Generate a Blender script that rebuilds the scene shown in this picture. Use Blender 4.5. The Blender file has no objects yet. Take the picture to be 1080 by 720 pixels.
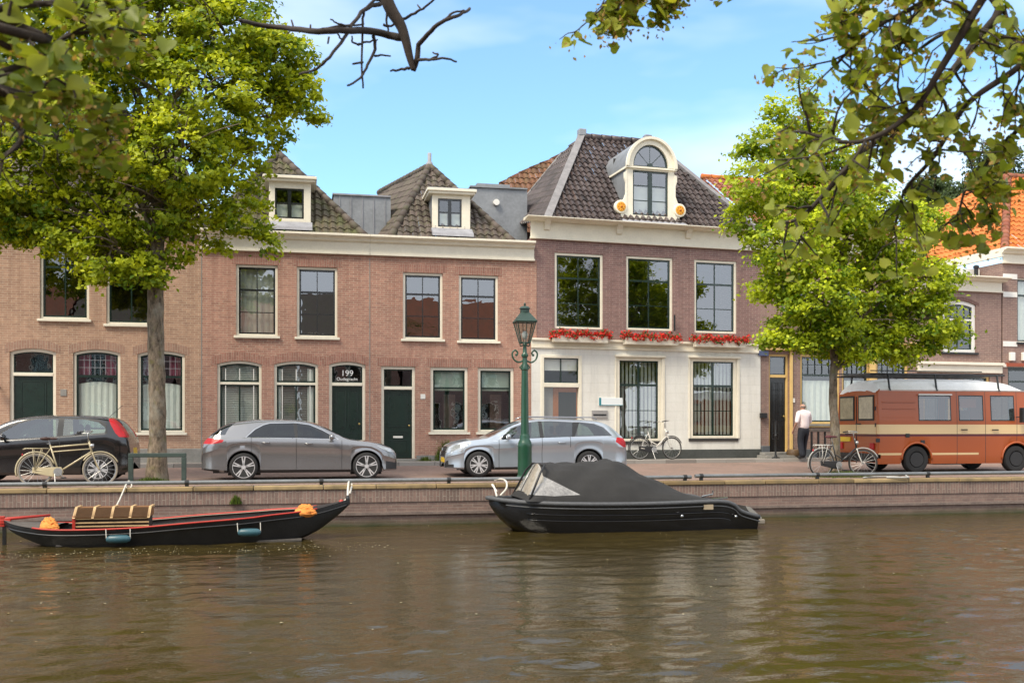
import bpy, bmesh, math, random
import numpy as np
from mathutils import Vector, Matrix
random.seed(7)
RNG = np.random.default_rng(11)
S = bpy.context.scene
COL = S.collection
R = math.radians
PI = math.pi

# ---------------------------------------------------------------- camera frame (photo measured at 1080x720)
FPX, HOR = 1050.0, 450.0
TH = R(11.86); EYE = 1.23
FW = Vector((math.sin(TH), math.cos(TH), 0)); RT = Vector((math.cos(TH), -math.sin(TH), 0))
CAM = Vector((0, 0, EYE))

class Frame:
    """a vertical plane (a facade, a boat's centre line): local x along it, y behind it, z up"""
    def __init__(s, ox, oy, ang=0.0):
        s.o = Vector((ox, oy, 0)); s.a = ang
        s.d = Vector((math.cos(ang), math.sin(ang), 0)); s.n = Vector((-math.sin(ang), math.cos(ang), 0))
    def at(s, px, py, dy=0.0):
        r = FW + RT * ((px - 540) / FPX) + Vector((0, 0, (HOR - py) / FPX))
        t = (dy - (CAM - s.o).dot(s.n)) / r.dot(s.n)
        p = CAM + r * t
        return (p - s.o).dot(s.d), p.z
    def x(s, px, dy=0.0): return s.at(px, 450, dy)[0]
    def z(s, px, py, dy=0.0): return s.at(px, py, dy)[1]

# ---------------------------------------------------------------- materials
MATS = {}
def nodes(name):
    m = bpy.data.materials.new(name); m.use_nodes = True
    nt = m.node_tree; nt.nodes.clear()
    out = nt.nodes.new('ShaderNodeOutputMaterial'); b = nt.nodes.new('ShaderNodeBsdfPrincipled')
    nt.links.new(b.outputs[0], out.inputs[0])
    return m, nt, b, out
def N(nt, t, **kw):
    n = nt.nodes.new(t)
    for k, v in kw.items():
        if k in n.inputs.keys(): n.inputs[k].default_value = v
        else: setattr(n, k, v)
    return n
def rgb(c): return (c[0], c[1], c[2], 1.0)
def coords(nt, mode='Object'):
    return nt.nodes.new('ShaderNodeTexCoord').outputs[mode]
def mix(nt, f, a, b, blend='MIX'):
    n = nt.nodes.new('ShaderNodeMix'); n.data_type = 'RGBA'; n.blend_type = blend
    for i, v in ((0, f), (6, a), (7, b)):
        if hasattr(v, 'links'): nt.links.new(v, n.inputs[i])
        elif i == 0: n.inputs[0].default_value = v
        else: n.inputs[i].default_value = rgb(v)
    return n.outputs[2]
def ramp(nt, f, *stops):
    n = nt.nodes.new('ShaderNodeValToRGB')
    e = n.color_ramp.elements
    while len(e) < len(stops): e.new(0.5)
    for q, (p, c) in zip(e, stops):
        q.position = p; q.color = rgb(c) if not isinstance(c, float) else (c, c, c, 1)
    nt.links.new(f, n.inputs[0]); return n.outputs[0]
def noise(nt, scale, detail=3, vec=None, rough=.55):
    n = N(nt, 'ShaderNodeTexNoise'); n.inputs['Scale'].default_value = scale; n.inputs['Detail'].default_value = detail
    n.inputs['Roughness'].default_value = rough
    nt.links.new(vec if vec is not None else coords(nt), n.inputs['Vector']); return n.outputs[0]
def mapping(nt, vec, scale=(1, 1, 1), rot=(0, 0, 0), loc=(0, 0, 0)):
    n = nt.nodes.new('ShaderNodeMapping'); n.inputs['Scale'].default_value = scale
    n.inputs['Rotation'].default_value = rot; n.inputs['Location'].default_value = loc
    nt.links.new(vec, n.inputs[0]); return n.outputs[0]
def bump(nt, b, h, strength=.3, dist=.01):
    n = nt.nodes.new('ShaderNodeBump'); n.inputs['Strength'].default_value = strength; n.inputs['Distance'].default_value = dist
    nt.links.new(h, n.inputs['Height']); nt.links.new(n.outputs[0], b.inputs['Normal'])

def plain(name, c, rough=.6, metal=0.0, var=.12, vs=6.0, coat=0.0, spec=.5, bmp=0.0):
    """painted / metal / wooden surface with soft wear"""
    if name in MATS: return MATS[name]
    m, nt, b, out = nodes(name)
    f = noise(nt, vs, 4)
    f2 = noise(nt, vs * 7, 2)
    dark = tuple(x * (1 - var) for x in c); lite = tuple(min(1, x * (1 + var)) for x in c)
    c1 = ramp(nt, f, (.3, dark), (.7, lite))
    c2 = mix(nt, .35, c1, ramp(nt, f2, (.35, dark), (.65, lite)))
    nt.links.new(c2, b.inputs['Base Color'])
    b.inputs['Roughness'].default_value = rough; b.inputs['Metallic'].default_value = metal
    b.inputs['Coat Weight'].default_value = coat; b.inputs['Coat Roughness'].default_value = .04
    b.inputs['Specular IOR Level'].default_value = spec
    if bmp: bump(nt, b, f2, bmp, .01)
    MATS[name] = m; return m

def wallvec(nt):
    """(x+y, z) of the object's own frame, so front and side walls both carry level courses"""
    sp = nt.nodes.new('ShaderNodeSeparateXYZ'); nt.links.new(coords(nt), sp.inputs[0])
    ad = nt.nodes.new('ShaderNodeMath'); ad.operation = 'ADD'
    nt.links.new(sp.outputs[0], ad.inputs[0]); nt.links.new(sp.outputs[1], ad.inputs[1])
    cb = nt.nodes.new('ShaderNodeCombineXYZ'); nt.links.new(ad.outputs[0], cb.inputs[0]); nt.links.new(sp.outputs[2], cb.inputs[1])
    return cb.outputs[0], sp

def brick(name, c1, c2, mortar, w=.22, h=.063, gap=.011, rot=False, blotch=None, rough=.85, algae=None, floor=False, bm=.35):
    if name in MATS: return MATS[name]
    m, nt, b, out = nodes(name)
    if floor:
        v = coords(nt); sp = None
    else: v, sp = wallvec(nt)
    if rot: v = mapping(nt, v, rot=(0, 0, PI / 2))
    # slightly uneven courses
    t = nt.nodes.new('ShaderNodeTexBrick')
    nt.links.new(v, t.inputs['Vector'])
    t.inputs['Scale'].default_value = 1; t.inputs['Brick Width'].default_value = w; t.inputs['Row Height'].default_value = h
    t.inputs['Mortar Size'].default_value = gap / 2; t.inputs['Mortar Smooth'].default_value = .3; t.inputs['Bias'].default_value = 0
    t.inputs['Color1'].default_value = rgb(c1); t.inputs['Color2'].default_value = rgb(c2); t.inputs['Mortar'].default_value = rgb(mortar)
    big = noise(nt, .7, 5); fine = noise(nt, 9, 4); grit = noise(nt, 40, 2)
    mid = tuple((p + q) / 2 for p, q in zip(c1, c2))
    col = mix(nt, ramp(nt, fine, (.38, 0.0), (.72, .55)), t.outputs[0], blotch or tuple(x * .7 for x in mid))
    col = mix(nt, ramp(nt, big, (.40, 0.0), (.72, .38)), col, tuple(min(1, x * 1.35 + .03) for x in mid))
    col = mix(nt, ramp(nt, grit, (.4, .0), (.8, .35)), col, mortar)
    if not floor:   # rain streaks and soot running down
        st_n = noise(nt, 1.3, 5, mapping(nt, v, (2.6, .22, 1)) if not rot else mapping(nt, v, (.22, 2.6, 1)), .65)
        col = mix(nt, ramp(nt, st_n, (.50, 0.0), (.72, .42)), col, tuple(x*.55 for x in mid))
    if algae:
        z0, z1, ac = algae
        mr = nt.nodes.new('ShaderNodeMapRange'); mr.inputs[1].default_value = z1; mr.inputs[2].default_value = z0
        wob = nt.nodes.new('ShaderNodeMath'); wob.operation = 'MULTIPLY_ADD'; wob.inputs[1].default_value = .16; 
        nt.links.new(noise(nt, 1.6, 5), wob.inputs[0]); nt.links.new(sp.outputs[2], wob.inputs[2])
        nt.links.new(wob.outputs[0], mr.inputs[0])
        col = mix(nt, mr.outputs[0], col, ac)
    nt.links.new(col, b.inputs['Base Color']); b.inputs['Roughness'].default_value = rough
    hh = mix(nt, .25, t.outputs[1], grit)
    n = nt.nodes.new('ShaderNodeBump'); n.invert = True; n.inputs['Strength'].default_value = bm; n.inputs['Distance'].default_value = .01
    nt.links.new(hh, n.inputs['Height']); nt.links.new(n.outputs[0], b.inputs['Normal'])
    MATS[name] = m; return m

def tinted(name, c_lo, c_hi, rough=.8, trans=0.0, spec=.3, vs=5.0, c_spot=None, spot=.0, coat=0):
    """colour driven by a per-face tint (tiles, leaves)"""
    if name in MATS: return MATS[name]
    m, nt, b, out = nodes(name)
    a = nt.nodes.new('ShaderNodeAttribute'); a.attribute_name = 'tint'
    col = ramp(nt, a.outputs['Fac'], (0.0, c_lo), (1.0, c_hi))
    if c_spot: col = mix(nt, ramp(nt, noise(nt, vs, 4), (.45, 0.0), (.75, spot)), col, c_spot)
    nt.links.new(col, b.inputs['Base Color']); b.inputs['Roughness'].default_value = rough
    b.inputs['Specular IOR Level'].default_value = spec
    if trans:
        tr = nt.nodes.new('ShaderNodeBsdfTranslucent'); 
        tc = mix(nt, 1.0, col, (1.0, .95, .45), 'MULTIPLY'); nt.links.new(tc, tr.inputs[0])
        ms = nt.nodes.new('ShaderNodeMixShader'); ms.inputs[0].default_value = trans
        nt.links.new(b.outputs[0], ms.inputs[1]); nt.links.new(tr.outputs[0], ms.inputs[2]); nt.links.new(ms.outputs[0], out.inputs[0])
    MATS[name] = m; return m

def glass(name, tint=(.75, .8, .78), refl=.10, rough=.0):
    """thin pane: see-through with a mirror-like coat that follows Fresnel"""
    if name in MATS: return MATS[name]
    m, nt, b, out = nodes(name); nt.nodes.remove(b)
    tr = nt.nodes.new('ShaderNodeBsdfTransparent'); tr.inputs[0].default_value = rgb(tint)
    gl = nt.nodes.new('ShaderNodeBsdfGlossy'); gl.inputs['Roughness'].default_value = rough; gl.inputs[0].default_value = (.95, .97, 1, 1)
    # Schlick term, the same from both sides of the sheet
    ge = nt.nodes.new('ShaderNodeNewGeometry'); dt = nt.nodes.new('ShaderNodeVectorMath'); dt.operation = 'DOT_PRODUCT'
    nt.links.new(ge.outputs['Incoming'], dt.inputs[0]); nt.links.new(ge.outputs['Normal'], dt.inputs[1])
    def mth(op, a, b_=None):
        n = nt.nodes.new('ShaderNodeMath'); n.operation = op
        for i, q in enumerate((a, b_)):
            if q is None: continue
            if hasattr(q, 'links'): nt.links.new(q, n.inputs[i])
            else: n.inputs[i].default_value = q
        return n.outputs[0]
    p5 = mth('POWER', mth('SUBTRACT', 1.0, mth('ABSOLUTE', dt.outputs['Value'])), 5.0)
    ad = nt.nodes.new('ShaderNodeMath'); ad.operation = 'MULTIPLY_ADD'; ad.use_clamp = True; ad.inputs[1].default_value = .85; ad.inputs[2].default_value = refl+.04
    nt.links.new(p5, ad.inputs[0])
    # old glass is never quite flat
    bp = nt.nodes.new('ShaderNodeBump'); bp.inputs['Strength'].default_value = .035; bp.inputs['Distance'].default_value = .05
    nt.links.new(noise(nt, 2.2, 2), bp.inputs['Height']); nt.links.new(bp.outputs[0], gl.inputs['Normal'])
    ms = nt.nodes.new('ShaderNodeMixShader'); nt.links.new(ad.outputs[0], ms.inputs[0])
    nt.links.new(tr.outputs[0], ms.inputs[1]); nt.links.new(gl.outputs[0], ms.inputs[2]); nt.links.new(ms.outputs[0], out.inputs[0])
    MATS[name] = m; return m

# ---------------------------------------------------------------- mesh builder
class MB:
    def __init__(s): s.v = []; s.f = []; s.t = []; s.has = False
    def add(s, vs, fs, tint=.5):
        o = len(s.v); s.v += [tuple(p) for p in vs]
        for f in fs: s.f.append(tuple(i + o for i in f)); s.t.append(tint)
        if tint != .5: s.has = True
        return s
    def box(s, x0, x1, y0, y1, z0, z1, M=None, tint=.5):
        if x0 > x1: x0, x1 = x1, x0
        if y0 > y1: y0, y1 = y1, y0
        if z0 > z1: z0, z1 = z1, z0
        p = [Vector(q) for q in ((x0,y0,z0),(x1,y0,z0),(x1,y1,z0),(x0,y1,z0),(x0,y0,z1),(x1,y0,z1),(x1,y1,z1),(x0,y1,z1))]
        if M is not None: p = [M @ q for q in p]
        return s.add(p, [(0,3,2,1),(4,5,6,7),(0,1,5,4),(1,2,6,5),(2,3,7,6),(3,0,4,7)], tint)
    def prism(s, poly, y0, y1, axis='y', tint=.5):
        """poly: (a,b) points, extruded along axis"""
        n = len(poly)
        def P(a, b, c): return {'y': (a, c, b), 'x': (c, a, b), 'z': (a, b, c)}[axis]
        vs = [P(a, b, y0) for a, b in poly] + [P(a, b, y1) for a, b in poly]
        fs = [tuple(range(n)), tuple(range(2 * n - 1, n - 1, -1))]
        fs += [(i, i + n, (i + 1) % n + n, (i + 1) % n) for i in range(n)]
        return s.add(vs, fs, tint)
    def strip(s, x0, x1, zt, zb, y0, y1, n=12):
        """solid band between two curves zt(x) and zb(x)"""
        if abs(zt(x0) - zt((x0 + x1) / 2)) < 1e-6 and abs(zb(x0) - zb((x0 + x1) / 2)) < 1e-6: n = 1
        xs = [x0 + (x1 - x0) * i / n for i in range(n + 1)]
        vs = []
        for x in xs: vs += [(x, y0, zb(x)), (x, y0, zt(x)), (x, y1, zb(x)), (x, y1, zt(x))]
        fs = []
        for i in range(n):
            a = 4 * i; b = a + 4
            fs += [(a, b, b + 1, a + 1), (a + 2, a + 3, b + 3, b + 2), (a + 1, b + 1, b + 3, a + 3), (a, a + 2, b + 2, b)]
        e = 4 * n; fs += [(0, 1, 3, 2), (e, e + 2, e + 3, e + 1)]
        return s.add(vs, fs)
    def tube(s, pts, r, seg=8, cap=True, tint=.5):
        pts = [Vector(p) for p in pts]
        rs = list(r) if isinstance(r, (list, tuple)) else [r] * len(pts)
        n = len(pts); vs = []; up = None
        for i, p in enumerate(pts):
            d = (pts[min(i + 1, n - 1)] - pts[max(i - 1, 0)])
            if d.length < 1e-9: d = Vector((0, 0, 1))
            d.normalize()
            if up is None:
                up = Vector((0, 0, 1)) if abs(d.z) < .9 else Vector((1, 0, 0))
            a = up - d * up.dot(d)
            if a.length < 1e-6: a = Vector((0, 1, 0)) - d * d.y
            a.normalize(); b = d.cross(a); up = a
            for k in range(seg):
                q = 2 * PI * k / seg
                vs.append(p + (a * math.cos(q) + b * math.sin(q)) * rs[i])
        fs = []
        for i in range(n - 1):
            for k in range(seg):
                fs.append((i*seg+k, i*seg+(k+1)%seg, (i+1)*seg+(k+1)%seg, (i+1)*seg+k))
        if cap: fs += [tuple(range(seg - 1, -1, -1)), tuple((n-1)*seg + k for k in range(seg))]
        return s.add(vs, fs, tint)
    def lathe(s, prof, c=(0, 0, 0), axis='z', seg=16, tint=.5, a0=0.0):
        """prof: (radius, height) list spun round the axis through c"""
        c = Vector(c); vs = []
        for r, h in prof:
            for k in range(seg):
                q = a0 + 2 * PI * k / seg; a, b = r * math.cos(q), r * math.sin(q)
                vs.append(c + Vector({'z': (a, b, h), 'y': (a, h, b), 'x': (h, a, b)}[axis]))
        n = len(prof); fs = []
        for i in range(n - 1):
            for k in range(seg):
                fs.append((i*seg+k, i*seg+(k+1)%seg, (i+1)*seg+(k+1)%seg, (i+1)*seg+k))
        if prof[0][0] > 1e-6: fs.append(tuple(range(seg)))
        if prof[-1][0] > 1e-6: fs.append(tuple((n-1)*seg + k for k in range(seg)))
        return s.add(vs, fs, tint)
    def ring(s, c, R0, r, axis='y', seg=28, ts=8, a0=0, a1=2*PI):
        c = Vector(c); full = abs(a1 - a0 - 2 * PI) < 1e-6
        pts = []
        for k in range(seg + 1):
            q = a0 + (a1 - a0) * k / seg; a, b = R0 * math.cos(q), R0 * math.sin(q)
            pts.append(c + Vector({'z': (a, b, 0), 'y': (a, 0, b), 'x': (0, a, b)}[axis]))
        return s.tube(pts, r, ts, cap=not full)
    def ball(s, c, r, seg=10, rings=6, sc=(1, 1, 1), tint=.5):
        prof = [(max(1e-7, r * math.sin(PI * i / rings)), -r * math.cos(PI * i / rings)) for i in range(rings + 1)]
        o = len(s.v); s.lathe(prof, (0, 0, 0), 'z', seg, tint)
        for i in range(o, len(s.v)):
            p = s.v[i]; s.v[i] = (c[0] + p[0]*sc[0], c[1] + p[1]*sc[1], c[2] + p[2]*sc[2])
        return s
    def build(s, name, mat, parent=None, smooth=False, bevel=0, M=None, recalc=True, sharp=None):
        me = bpy.data.meshes.new(name)
        me.from_pydata(s.v, [], s.f); 
        if s.has:
            at = me.attributes.new('tint', 'FLOAT', 'FACE'); at.data.foreach_set('value', s.t)
        if recalc:
            bm = bmesh.new(); bm.from_mesh(me)
            bmesh.ops.recalc_face_normals(bm, faces=bm.faces[:]); bm.to_mesh(me); bm.free()
        me.materials.append(mat)
        if smooth:
            me.polygons.foreach_set('use_smooth', [True] * len(me.polygons))
            if sharp is not None: me.set_sharp_from_angle(angle=R(sharp))
        o = bpy.data.objects.new(name, me); COL.objects.link(o)
        if parent is not None: o.parent = parent
        if M is not None: o.matrix_local = M
        if bevel:
            b = o.modifiers.new('bevel', 'BEVEL'); b.width = bevel; b.segments = 2; b.limit_method = 'ANGLE'; b.angle_limit = R(50)
        return o

def tag(o, label=None, cat=None, group=None, kind=None):
    if label: o['label'] = label
    if cat: o['category'] = cat
    if group: o['group'] = group
    if kind: o['kind'] = kind
    return o
def empty(name, loc=(0, 0, 0), rz=0.0, label=None, cat=None, group=None):
    o = bpy.data.objects.new(name, None); COL.objects.link(o)
    o.location = loc; o.rotation_euler = (0, 0, rz); o.empty_display_size = .3
    return tag(o, label, cat, group)
def copy_tree(o, parent=None):
    kids = [c for c in COL.objects if c.parent == o]
    c = o.copy(); COL.objects.link(c); c.parent = parent
    for k in kids: copy_tree(k, c)
    return c
def interp(tab, x):
    if x <= tab[0][0]: return tab[0][1]
    for (a, p), (b, q) in zip(tab, tab[1:]):
        if x <= b: return p + (q - p) * (x - a) / (b - a) if b > a else q
    return tab[-1][1]
def smooth_tab(tab, n=6):
    """Catmull-Rom through the points of a table"""
    P = [tab[0]] + list(tab) + [tab[-1]]; out = []
    for i in range(1, len(P) - 2):
        for k in range(n):
            t = k / n; r = []
            for j in (0, 1):
                p0, p1, p2, p3 = P[i-1][j], P[i][j], P[i+1][j], P[i+2][j]
                r.append(.5*((2*p1)+(-p0+p2)*t+(2*p0-5*p1+4*p2-p3)*t*t+(-p0+3*p1-3*p2+p3)*t**3))
            out.append(tuple(r))
    out.append(tuple(tab[-1])); return out
def curve3(pts, n=6):
    P = [Vector(p) for p in pts]; P = [P[0]] + P + [P[-1]]; out = []
    for i in range(1, len(P) - 2):
        for k in range(n):
            t = k / n; p0, p1, p2, p3 = P[i-1], P[i], P[i+1], P[i+2]
            out.append(.5*((2*p1)+(p2-p0)*t+(2*p0-5*p1+4*p2-p3)*t*t+(3*p1-p0-3*p2+p3)*t**3))
    out.append(P[-1]); return out
def inside(poly, x, y):
    c = False; n = len(poly); j = n - 1
    for i in range(n):
        xi, yi = poly[i]; xj, yj = poly[j]
        if (yi > y) != (yj > y) and x < (xj - xi) * (y - yi) / (yj - yi) + xi: c = not c
        j = i
    return c
# ---------------------------------------------------------------- house kit
CREAM = plain('cream_paint', (.80, .74, .60), .45, var=.08, vs=3)
WHITE = plain('white_paint', (.78, .76, .70), .45, var=.07, vs=3)
GREEN = plain('dark_green_paint', (.012, .028, .022), .25, var=.2, coat=.3)
BLACKP = plain('black_paint', (.012, .014, .015), .25, var=.2, coat=.3)
ZINC = plain('zinc_sheet', (.25, .26, .27), .5, metal=.25, var=.22, vs=1.6)
LEAD = plain('lead_flashing', (.28, .28, .30), .65, var=.25, vs=4)
STONE = plain('grey_stone', (.24, .23, .21), .8, var=.2, vs=3, bmp=.3)
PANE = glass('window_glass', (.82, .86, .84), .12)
PANE_S = glass('reflective_window_glass', (.72, .76, .74), .20)  # mirrors more and is tinted darker than PANE
BLIND = plain('blind_slats', (.72, .72, .66), .6, var=.05)
CURT = plain('pale_curtain', (.80, .82, .76), .9, var=.08, vs=9)
PINK = plain('plum_curtain', (.30, .07, .12), .9, var=.3, vs=12)
DARKIN = plain('dark_interior', (.035, .032, .03), .9, var=.3)  # near-black colour stands in for the shade inside the rooms
IRON = plain('black_iron', (.015, .016, .017), .45, var=.2)
BRASS = plain('brass', (.55, .40, .15), .3, metal=.9)
WOOD_OR = plain('orange_brown_wood', (.35, .12, .03), .5, var=.2, vs=14)

def facade(parent, mat, x0, x1, z0, z1, ops, depth=.28, name='front_wall', y=0.0):
    m = MB()
    xs = sorted({x0, x1, *[max(x0, min(x1, o[0])) for o in ops], *[max(x0, min(x1, o[1])) for o in ops]})
    zs = sorted({z0, z1, *[max(z0, min(z1, o[2])) for o in ops], *[max(z0, min(z1, o[3])) for o in ops]})
    for i in range(len(xs) - 1):
        for j in range(len(zs) - 1):
            a, b, c, d = xs[i], xs[i+1], zs[j], zs[j+1]; cx, cz = (a+b)/2, (c+d)/2
            if b - a < 1e-5 or d - c < 1e-5: continue
            if any(o[0] < cx < o[1] and o[2] < cz < o[3] for o in ops): continue
            m.add([(a, y, c), (b, y, c), (b, y, d), (a, y, d)], [(0, 1, 2, 3)])
    for o in ops:
        a, b, c, d = o[:4]; r = o[4] if len(o) > 4 else 0
        Y = y + depth
        m.add([(a,y,c),(a,Y,c),(a,Y,d),(a,y,d)], [(0,1,2,3)]); m.add([(b,y,c),(b,Y,c),(b,Y,d),(b,y,d)], [(3,2,1,0)])
        m.add([(a,y,c),(b,y,c),(b,Y,c),(a,Y,c)], [(0,1,2,3)])
        n = 12 if r else 1; xc, hw = (a+b)/2, (b-a)/2
        f = lambda x: d - r * ((x - xc) / hw) ** 2
        for i in range(n):
            p, q = a + (b-a)*i/n, a + (b-a)*(i+1)/n
            m.add([(p,y,f(p)),(q,y,f(q)),(q,Y,f(q)),(p,Y,f(p))], [(0,1,2,3)])
            if r: m.add([(p,y,f(p)),(q,y,f(q)),(q,y,d),(p,y,d)], [(0,1,2,3)])
    return m.build(name, mat, parent, recalc=False)

def shell(parent, mat, x0, x1, z0, z1, D, floors=(), top=True):
    """side and back walls plus storey floors: what closes the house behind its front"""
    e = .006
    m = MB()
    m.add([(x0+e,.002,z0),(x0+e,D,z0),(x0+e,D,z1),(x0+e,.002,z1)], [(0,1,2,3)])
    m.add([(x1-e,.002,z0),(x1-e,D,z0),(x1-e,D,z1),(x1-e,.002,z1)], [(3,2,1,0)])
    m.add([(x0+e,D,z0),(x1-e,D,z0),(x1-e,D,z1),(x0+e,D,z1)], [(0,1,2,3)])
    m.build('side_wall', mat, parent, recalc=False)
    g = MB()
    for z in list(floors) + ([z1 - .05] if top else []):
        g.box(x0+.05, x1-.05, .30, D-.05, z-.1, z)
    g.box(x0+.03, x1-.03, 3.2, 3.3, z0, z1-.2)  # slabs and this inner wall are added to keep the rooms dark
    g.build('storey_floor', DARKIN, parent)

def window(parent, x0, x1, z0, z1, fw=.08, rise=0.0, trans=(), vbars=(), hbars=(), tvb=(), frame=CREAM, sash=GREEN, sw=.05,
           sill=True, inner=None, pane=PANE, y=.05, label=None, sillmat=None, sill_h=.07, transom_mat=None, nobottom=False, bar=.025, name='window'):
    """outer frame (the part) with sash, bars, pane, sill and what hangs behind it as its children"""
    xc, hw = (x0+x1)/2, (x1-x0)/2
    zo = lambda x: z1 - rise * ((x - xc)/hw) ** 2
    zi = lambda x: zo(x) - fw
    m = MB()
    zb = z0 + (0 if nobottom else fw * .8)
    for a, b in ((x0, x0+fw), (x1-fw, x1)):
        m.box(a, b, y, y+.10, z0, z1 - rise - fw)
    m.strip(x0, x1, zo, (lambda x: min(zi(x), zo(x) - .01)) if rise else (lambda x: z1 - fw), y, y+.10, 14)
    if rise:  # close the shoulder between jamb and arch
        for a, b in ((x0, x0+fw), (x1-fw, x1)): m.box(a+.001, b-.001, y+.002, y+.098, z1-rise-fw, z1-rise-fw*.35)
    if not nobottom: m.box(x0+fw, x1-fw, y, y+.10, z0, zb)
    for z in trans: m.box(x0+fw, x1-fw, y+.004, y+.10, z-.035, z+.035)
    w = m.build(name, frame, parent, bevel=.008)
    if label: w['label'] = label
    a, b = x0+fw, x1-fw
    levels = [zb] + [q for z in trans for q in (z-.035, z+.035)] + [None]
    s = MB(); ys, ye = y+.035, y+.085
    for k in range(0, len(levels), 2):
        lo, hi = levels[k], levels[k+1]
        top = (lambda x, h=hi: h) if hi is not None else (lambda x: zi(x))
        te = min(top(a), top(b))
        s.box(a, a+sw, ys, ye, lo, te-sw*.5); s.box(b-sw, b, ys, ye, lo, te-sw*.5)
        s.strip(a, b, top, lambda x: top(x)-sw, ys, ye, 12)
        s.box(a+sw, b-sw, ys, ye, lo, lo+sw)
        bars = vbars if (k == 0) else tvb
        for f in bars:
            xx = a + (b-a)*f[0] if isinstance(f, tuple) else a + (b-a)*f
            bw = f[1] if isinstance(f, tuple) else bar
            s.box(xx-bw/2, xx+bw/2, ys+.006, ye-.004, lo+sw, min(top(xx), top(xx)) - sw)
    for f in hbars:
        z, bw = f if isinstance(f, tuple) else (f, bar)
        s.box(a+sw, b-sw, ys+.010, ye-.008, z-bw/2, z+bw/2)
    s.build('sash', sash, w)
    p = MB(); n = 12 if rise else 1
    for i in range(n):
        q, r = a+.004+(b-a-.008)*i/n, a+.004+(b-a-.008)*(i+1)/n
        p.add([(q,y+.062,zb+.002),(r,y+.062,zb+.002),(r,y+.062,zi(r)-.002),(q,y+.062,zi(q)-.002)], [(0,1,2,3)])
    p.build('pane', pane, w, recalc=False)
    if sill:
        t = MB(); t.box(x0-.06, x1+.06, -.07, y+.09, z0-sill_h, z0); t.build('sill', sillmat or frame, w, bevel=.008)
    if inner: inner(w, a, b, zb, zi)
    return w

def blinds(z_from=0.0, z_to=1.0, pitch=.05, mat=None):
    def f(w, a, b, zb, zi):
        m = MB(); H = zi((a+b)/2) - zb; z = zb + H*z_from
        while z < zb + H*z_to - .01:
            m.add([(a+.03,.17,z),(b-.03,.17,z),(b-.03,.205,z+pitch*.82),(a+.03,.205,z+pitch*.82)], [(0,1,2,3)]); z += pitch
        m.build('blind', mat or BLIND, w, recalc=False)
    return f
def vertical_blinds(pitch=.13, mat=None, seed=1):
    def f(w, a, b, zb, zi):
        r = random.Random(seed); m = MB(); x = a + .04; H = zi((a+b)/2)
        while x < b - .06:
            wd = pitch * r.uniform(.5, .62); m.box(x, x+wd, .20+r.uniform(0,.02), .215+r.uniform(.01,.03), zb+.02, H-.04); x += pitch
        m.build('blind', mat or CURT, w)
    return f
def curtain(f0=0.0, f1=1.0, mat=None, amp=.012, wave=.16, y=.19, a_=0.0, b_=1.0, name='curtain'):
    def f(w, a, b, zb, zi):
        H = zi((a+b)/2) - zb; m = MB(); A, B = a+(b-a)*a_+.01, a+(b-a)*b_-.01; n = max(6, int((B-A)/.02)); vs = []; fs = []
        for i in range(n+1):
            x = A + (B-A)*i/n; yy = y + amp*math.sin(2*PI*x/wave) + .4*amp*math.sin(2*PI*x/(wave*.37))
            vs += [(x, yy, zb+H*f0), (x, yy, zb+H*f1 - (zi((a+b)/2) - min(zi(x), zi((a+b)/2))))]
        for i in range(n): fs.append((2*i, 2*i+2, 2*i+3, 2*i+1))
        m.add(vs, fs); m.build(name, mat or CURT, w, smooth=True, recalc=False)
    return f
def shade(f0, f1, mat, y=.175):
    def f(w, a, b, zb, zi):
        H = zi((a+b)/2) - zb; m = MB(); m.box(a+.03, b-.03, y, y+.012, zb+H*f0, zb+H*f1-.02); m.build('roller_blind', mat, w)
    return f
def both(*fs):
    def f(*a):
        for g in fs: g(*a)
    return f

def lintel(parent, x0, x1, z, rise, h, mat, over=.12):
    """soldier course of bricks on end above an opening, a hair proud of the wall"""
    m = MB(); xc, hw = (x0+x1)/2, (x1-x0)/2
    f = lambda x: z - rise * ((x-xc)/hw)**2
    m.strip(x0-over, x1+over, lambda x: f(x)+h, lambda x: f(x)+.004, -.004, .02, 16)
    return m.build('brick_lintel', mat, parent)

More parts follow.
